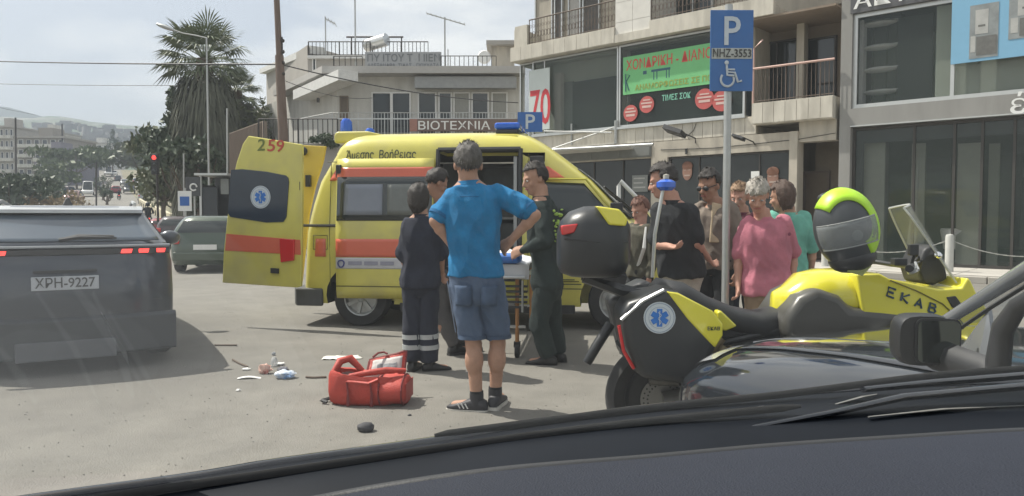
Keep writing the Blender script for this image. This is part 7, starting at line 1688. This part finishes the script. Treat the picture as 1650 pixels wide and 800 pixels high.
crumple('tiny clear cap standing above the litter', 'bottle_cap', 'cap', 441, 574, .02, mat('cap_grey', (.30, .32, .34), .4), .9, 21)
p = G(442, 592); b = MB(); b.lathe([(0, 0), (.03, .004), (.032, .05), (.02, .075), (.012, .085), (0, .085)], (0, 0, 0), 'z', 14); o = b.build('clear_bottle', glass_mat('clear_bottle_plastic', (.6, .62, .62), .5), smooth=50); o.location = p + Vector((0, 0, .006)); tag(o, 'small clear plastic cup standing among the litter', 'cup')
b = MB(); b.grid(lambda u, v: Vector((lerp(-.16, .10, u), lerp(-.03, .03, v), .008 + .012 * math.sin(u * 5))), 10, 3); o = b.build('paper_strip', white, smooth=50, solid=.002); o.location = G(415, 611); o.rotation_euler = (0, 0, .2); tag(o, 'long white paper strip left of the blue wrapper', 'paper')
for i, (px, py, lab) in enumerate(((540, 579, 'flat white paper sheet left of the pair behind the red bag'), (562, 579, 'flat white paper sheet right of the pair behind the red bag'))):
    b = MB(); b.grid(lambda u, v: Vector((lerp(-.11, .11, u), lerp(-.09, .09, v), .008 + .018 * abs(noise.noise(Vector((u * 3 + i * 5, v * 3, 0)))))), 8, 8); o = b.build('paper_sheet', mat('paper', (.70, .69, .62), .8, var=.05), smooth=60, solid=.002); o.location = G(px, py); o.rotation_euler = (0, 0, .5 * i); tag(o, lab, 'paper')
for lab, P in (('thin brown stick beside the shadow of the dark car', [(375, 583), (385, 588), (399, 594)]), ('thin dark straw on the asphalt above the shadow of the dark car', [(346, 559), (382, 559)]), ('dark tubing stub left of the red bag', [(493, 611), (504, 612), (526, 611)])):
    O = G(*P[0]); b = MB(); b.tube([G(*q) - O + Vector((0, 0, .014)) for q in P], .009, 6); o = b.build('stick' if 'stick' in lab else 'tubing', mat('stick_brown', (.10, .07, .05), .8), smooth=50); o.location = O; tag(o, lab, 'stick' if 'stick' in lab else 'tubing')
for lab, px, py, r in (('dark lump of rubber on the road in the foreground below the red bag', 590, 697, .055), ('small dark pebble between the red bag and the shoes', 660, 672, .014)):
    b = MB(); b.ell((0, 0, r * .5), (r, r * .8, r * .62), None, 16, 10, lambda u: 1 + .18 * noise.noise(u * 1.7)); o = b.build('stone', mat('dark_stone', (.05, .05, .055), .8, var=.3), smooth=50); o.location = G(px, py); tag(o, lab, 'stone')

# ------------------------------------------------------------------ the car we sit in: dashboard, scuttle, wipers, dusty windscreen
OC = thing('own_car', 'dark dashboard and wipers of the car the photograph is taken from', 'car', (0, 0, 0), 0)
dashm = mat('dashboard_plastic', (.022, .026, .038), .75, spec=.25, var=.12, vscale=3, bump=.5, bscale=420)
scut = mat('scuttle_black', (.008, .010, .014), .5, var=.25, vscale=5, spec=.12)
gloss = mat('gloss_black', (.012, .014, .018), .16, var=.0, coat=.5)
def line(P, Yf):
    return [W(px, py, Yf(px)) for px, py in P]
# local frame of the windscreen base: nearer on the left, receding to the right
YB = lambda px: lerp(.82, 1.22, (px + 200) / 2050)
def sheet(L0, L1, nm, m, n=40, sag=0.0, solid=.0, smooth=70):
    """surface between two surveyed edges; each edge: list of (px,py,Y)"""
    def at(Lx, u):
        k = u * (len(Lx) - 1); i = min(int(k), len(Lx) - 2); return W(*Lx[i]).lerp(W(*Lx[i + 1]), k - i)
    b = MB(); b.grid(lambda u, v: at(L0, u).lerp(at(L1, u), v) + Vector((0, 0, sag * math.sin(math.pi * v))), n, 10); return b.build(nm, m, OC, smooth=smooth, solid=solid)
def smooth_line(P, n=24):
    """Catmull-Rom through surveyed (px,py,Y)"""
    out_ = []
    for i in range(len(P) - 1):
        a, b_, c, d_ = P[max(i - 1, 0)], P[i], P[i + 1], P[min(i + 2, len(P) - 1)]
        for k in range(n):
            t = k / n; out_.append(tuple(.5 * (2 * b_[j] + (c[j] - a[j]) * t + (2 * a[j] - 5 * b_[j] + 4 * c[j] - d_[j]) * t * t + (-a[j] + 3 * b_[j] - 3 * c[j] + d_[j]) * t ** 3) for j in range(3)))
    out_.append(P[-1]); return out_
E0 = smooth_line([(-260, 860, .86), (0, 814, .90), (300, 772, .95), (445, 748, .98), (688, 714, 1.03), (833, 690, 1.06), (1027, 662, 1.10), (1250, 640, 1.14), (1460, 625, 1.17), (1650, 618, 1.2), (1900, 620, 1.24)])
E1 = smooth_line([(-260, 900, .78), (0, 880, .82), (300, 848, .85), (560, 806, .88), (760, 772, .90), (1000, 742, .93), (1250, 722, .96), (1460, 712, .98), (1650, 706, 1.0), (1900, 700, 1.02)])
E2 = [(x, y + 90, Y - .14) for x, y, Y in E1]
sheet(E0, E1, 'scuttle', scut, 80, .004)
# leading lip of the scuttle (rear edge of our bonnet)
b = MB(); b.tube([W(*p) + Vector((0, .006, -.004)) for p in E0], .010, 8); b.build('bonnet_edge', gloss, OC, smooth=60)
# dashboard top
D0 = smooth_line([(-260, 985, .66), (100, 955, .70), (400, 836, .76), (542, 799, .80), (785, 761, .83), (1050, 738, .87), (1250, 720, .90), (1460, 706, .92), (1650, 695, .93), (1900, 688, .95)])
D1 = [(x - 20, y + 420, .34) for x, y, Y in D0]
sheet(D0, D1, 'dashboard', dashm, 80, .015, .0)
b = MB(); b.tube([W(*p) + Vector((0, .004, -.006)) for p in D0], .009, 8); b.build('dashboard_edge', black, OC, smooth=60)
sheet([(x, y - 6, Y + .02) for x, y, Y in D0], [(x, y + 10, Y + .14) for x, y, Y in D0], 'gap_shadow', mat('gap_shadow_black', (.004, .005, .007), .9, spec=.02), 60)  # near-black sheet painting the shadow line beyond the dashboard edge
# wipers lying on the scuttle
def wiper(armP, bladeP, nm='wiper'):
    b = MB(); b.tube([W(*p) for p in armP], [.011, .010, .008, .006][:len(armP)] + [.006] * max(0, len(armP) - 4), 8, flat=.6); wv = b.build(nm, gloss, OC, smooth=60)
    b = MB(); b.tube([W(*p) for p in bladeP], [.002] + [.0048] * (len(bladeP) - 2) + [.002], 6, flat=1.3); b.build('wiper_blade', rubber, wv, smooth=60); return wv
wiper([(1700, 618, 1.12), (1455, 640, 1.08), (1338, 666, 1.05), (1050, 720, 1.0), (760, 772, .94)], smooth_line([(1290, 655, 1.06), (1000, 684, 1.03), (700, 724, .99), (430, 764, .94), (200, 798, .90), (-60, 844, .85)], 6))
wiper([(1740, 598, 1.16), (1500, 617, 1.14), (1390, 628, 1.12)], smooth_line([(1690, 592, 1.17), (1500, 606, 1.15), (1260, 636, 1.12), (1100, 652, 1.1), (900, 676, 1.07), (700, 702, 1.04)], 6))
b = MB(); b.tube([W(*p) for p in ((1140, 672, 1.06), (1230, 660, 1.075))], .006, 6); b.build('wiper_arm_cap', mat('worn_metal', (.32, .32, .30), .35, .5), OC, smooth=50)
for P in ([(1345, 652, 1.10), (1390, 640, 1.11), (1412, 636, 1.11)], [(1400, 672, 1.04), (1520, 660, 1.07), (1650, 654, 1.1)], [(1480, 634, 1.12), (1560, 622, 1.14)], [(250, 812, .9), (420, 786, .93), (640, 752, .97)]):  # pale streaks standing in for light reflected on the scuttle
    b = MB(); b.tube([W(*p) for p in P], [.003] + [.006] * (len(P) - 2) + [.003], 6, flat=.35); b.build('scuttle_reflection', mat('reflection_grey', (.20, .20, .19), .4, .3, var=.3, vscale=30), OC, smooth=50)
# windscreen: clear glass with a thin film of dust that catches the sun
def wsq(u, v, off=0.0):
    x = lerp(-1.35, 1.35, u); y = .86 + .28 * (x + 1.35) / 2.7 * 1.3; base_ = Vector((x, y - .06 * (x / 1.3) ** 2, 1.02))
    topp = Vector((x * .9, y - .95, 1.80)); p = base_.lerp(topp, v); n_ = Vector((-.15, .62, .75)).normalized(); return p + n_ * (.03 * math.sin(math.pi * v) + off)
mgl = bpy.data.materials.new('windscreen_glass'); mgl.use_nodes = True; n = mgl.node_tree.nodes; n.remove(n['Principled BSDF']); tr = n.new('ShaderNodeBsdfTransparent'); tr.inputs[0].default_value = (.97, .985, .975, 1); mgl.node_tree.links.new(tr.outputs[0], n['Material Output'].inputs[0])
b = MB(); b.grid(lambda u, v: wsq(u, v), 14, 8); b.build('windscreen', mgl, OC, smooth=80)
dust = bpy.data.materials.new('windscreen_dust'); dust.use_nodes = True; n = dust.node_tree.nodes; n.remove(n['Principled BSDF']); pv = n.new('ShaderNodeVolumePrincipled')
pv.inputs['Color'].default_value = (.93, .97, 1, 1); pv.inputs['Density'].default_value = 2.4; pv.inputs['Anisotropy'].default_value = 0.25; dust.node_tree.links.new(pv.outputs[0], n['Material Output'].inputs[1])
b = MB(); nu, nv = 14, 8; A_ = [[wsq(i / nu, j / nv, .004) for j in range(nv + 1)] for i in range(nu + 1)]; B_ = [[wsq(i / nu, j / nv, .010) for j in range(nv + 1)] for i in range(nu + 1)]
vs = [p for r in A_ for p in r] + [p for r in B_ for p in r]; m1 = (nv + 1); off = (nu + 1) * m1; fs = []
for i in range(nu):
    for j in range(nv): a_ = i * m1 + j; fs.append((a_, a_ + 1, a_ + m1 + 1, a_ + m1)); fs.append((off + a_, off + a_ + m1, off + a_ + m1 + 1, off + a_ + 1))
for i in range(nu): fs.append((i * m1, (i + 1) * m1, off + (i + 1) * m1, off + i * m1)); fs.append((i * m1 + nv, off + i * m1 + nv, off + (i + 1) * m1 + nv, (i + 1) * m1 + nv))
for j in range(nv): fs.append((j, off + j, off + j + 1, j + 1)); q_ = nu * m1; fs.append((q_ + j, q_ + j + 1, off + q_ + j + 1, off + q_ + j))
b.add(vs, fs); b.build('windscreen_dust', dust, OC)

# smears the wipers left in the dust, lower left of the glass
sm_ = bpy.data.materials.new('dust_smear'); sm_.use_nodes = True; n = sm_.node_tree.nodes; n.remove(n['Principled BSDF']); pv = n.new('ShaderNodeVolumePrincipled')
pv.inputs['Color'].default_value = (.93, .97, 1, 1); pv.inputs['Density'].default_value = 5.0; sm_.node_tree.links.new(pv.outputs[0], n['Material Output'].inputs[1])
gn = (wsq(.1, .5) - wsq(.0, .5)).cross(wsq(.1, .6) - wsq(.1, .5)).normalized(); g0 = wsq(.15, .3, -.01)
def onglass(px, py): dd = ray(px, py); return CAMV + dd * ((g0 - CAMV).dot(gn) / dd.dot(gn))
for P, w_ in (([(105, 440), (150, 500), (195, 570), (215, 640)], 9), ([(150, 470), (185, 540), (228, 620)], 6), ([(0, 560), (30, 600), (60, 650)], 9), ([(175, 500), (220, 575), (262, 650)], 5), ([(60, 470), (120, 560), (160, 650)], 5)):
    b = MB(); rs = []
    for i_, p in enumerate(P):
        ww = w_ * (.35 if i_ in (0, len(P) - 1) else 1); a_, c_ = onglass(p[0] - ww, p[1]), onglass(p[0] + ww, p[1] - 3); rs.append([a_, c_, c_ + gn * .004, a_ + gn * .004])
    b.rings(rs); b.build('dust_smear', sm_, OC)
sm2 = sm_.copy(); sm2.name = 'veil_film'; [q_ for q_ in sm2.node_tree.nodes if q_.type == 'PRINCIPLED_VOLUME'][0].inputs['Density'].default_value = 2.6  # nested pale films added at lower left to imitate the windscreen glare
for i_, k_ in enumerate((1.0, .86, .72, .58, .44, .3)):
    b = MB(); cx_, cy_ = 90, 570; n_ = 28; o1 = []
    for t_ in range(n_): a_ = 2 * math.pi * t_ / n_; o1.append(onglass(cx_ + 420 * k_ * math.cos(a_) * (1 + .12 * math.sin(3 * a_ + i_)), cy_ + 300 * k_ * math.sin(a_) * (1 + .1 * math.cos(2 * a_ + i_))))
    b.rings([[p + gn * (.006 + i_ * .005) for p in o1], [p + gn * (.0105 + i_ * .005) for p in o1]]); b.build('veil_film', sm2, OC)

# ------------------------------------------------------------------ haze
hz_ = bpy.data.materials.new('haze'); hz_.use_nodes = True; n = hz_.node_tree.nodes; n.remove(n['Principled BSDF']); pv = n.new('ShaderNodeVolumePrincipled')
pv.inputs['Color'].default_value = (.56, .64, .76, 1); pv.inputs['Density'].default_value = 0.00075; pv.inputs['Anisotropy'].default_value = 0.2; hz_.node_tree.links.new(pv.outputs[0], n['Material Output'].inputs[1])
b = MB(); b.bb((-1700, -70, -1.5), (1700, 1150, 165)); b.build('haze', hz_, kind='stuff')
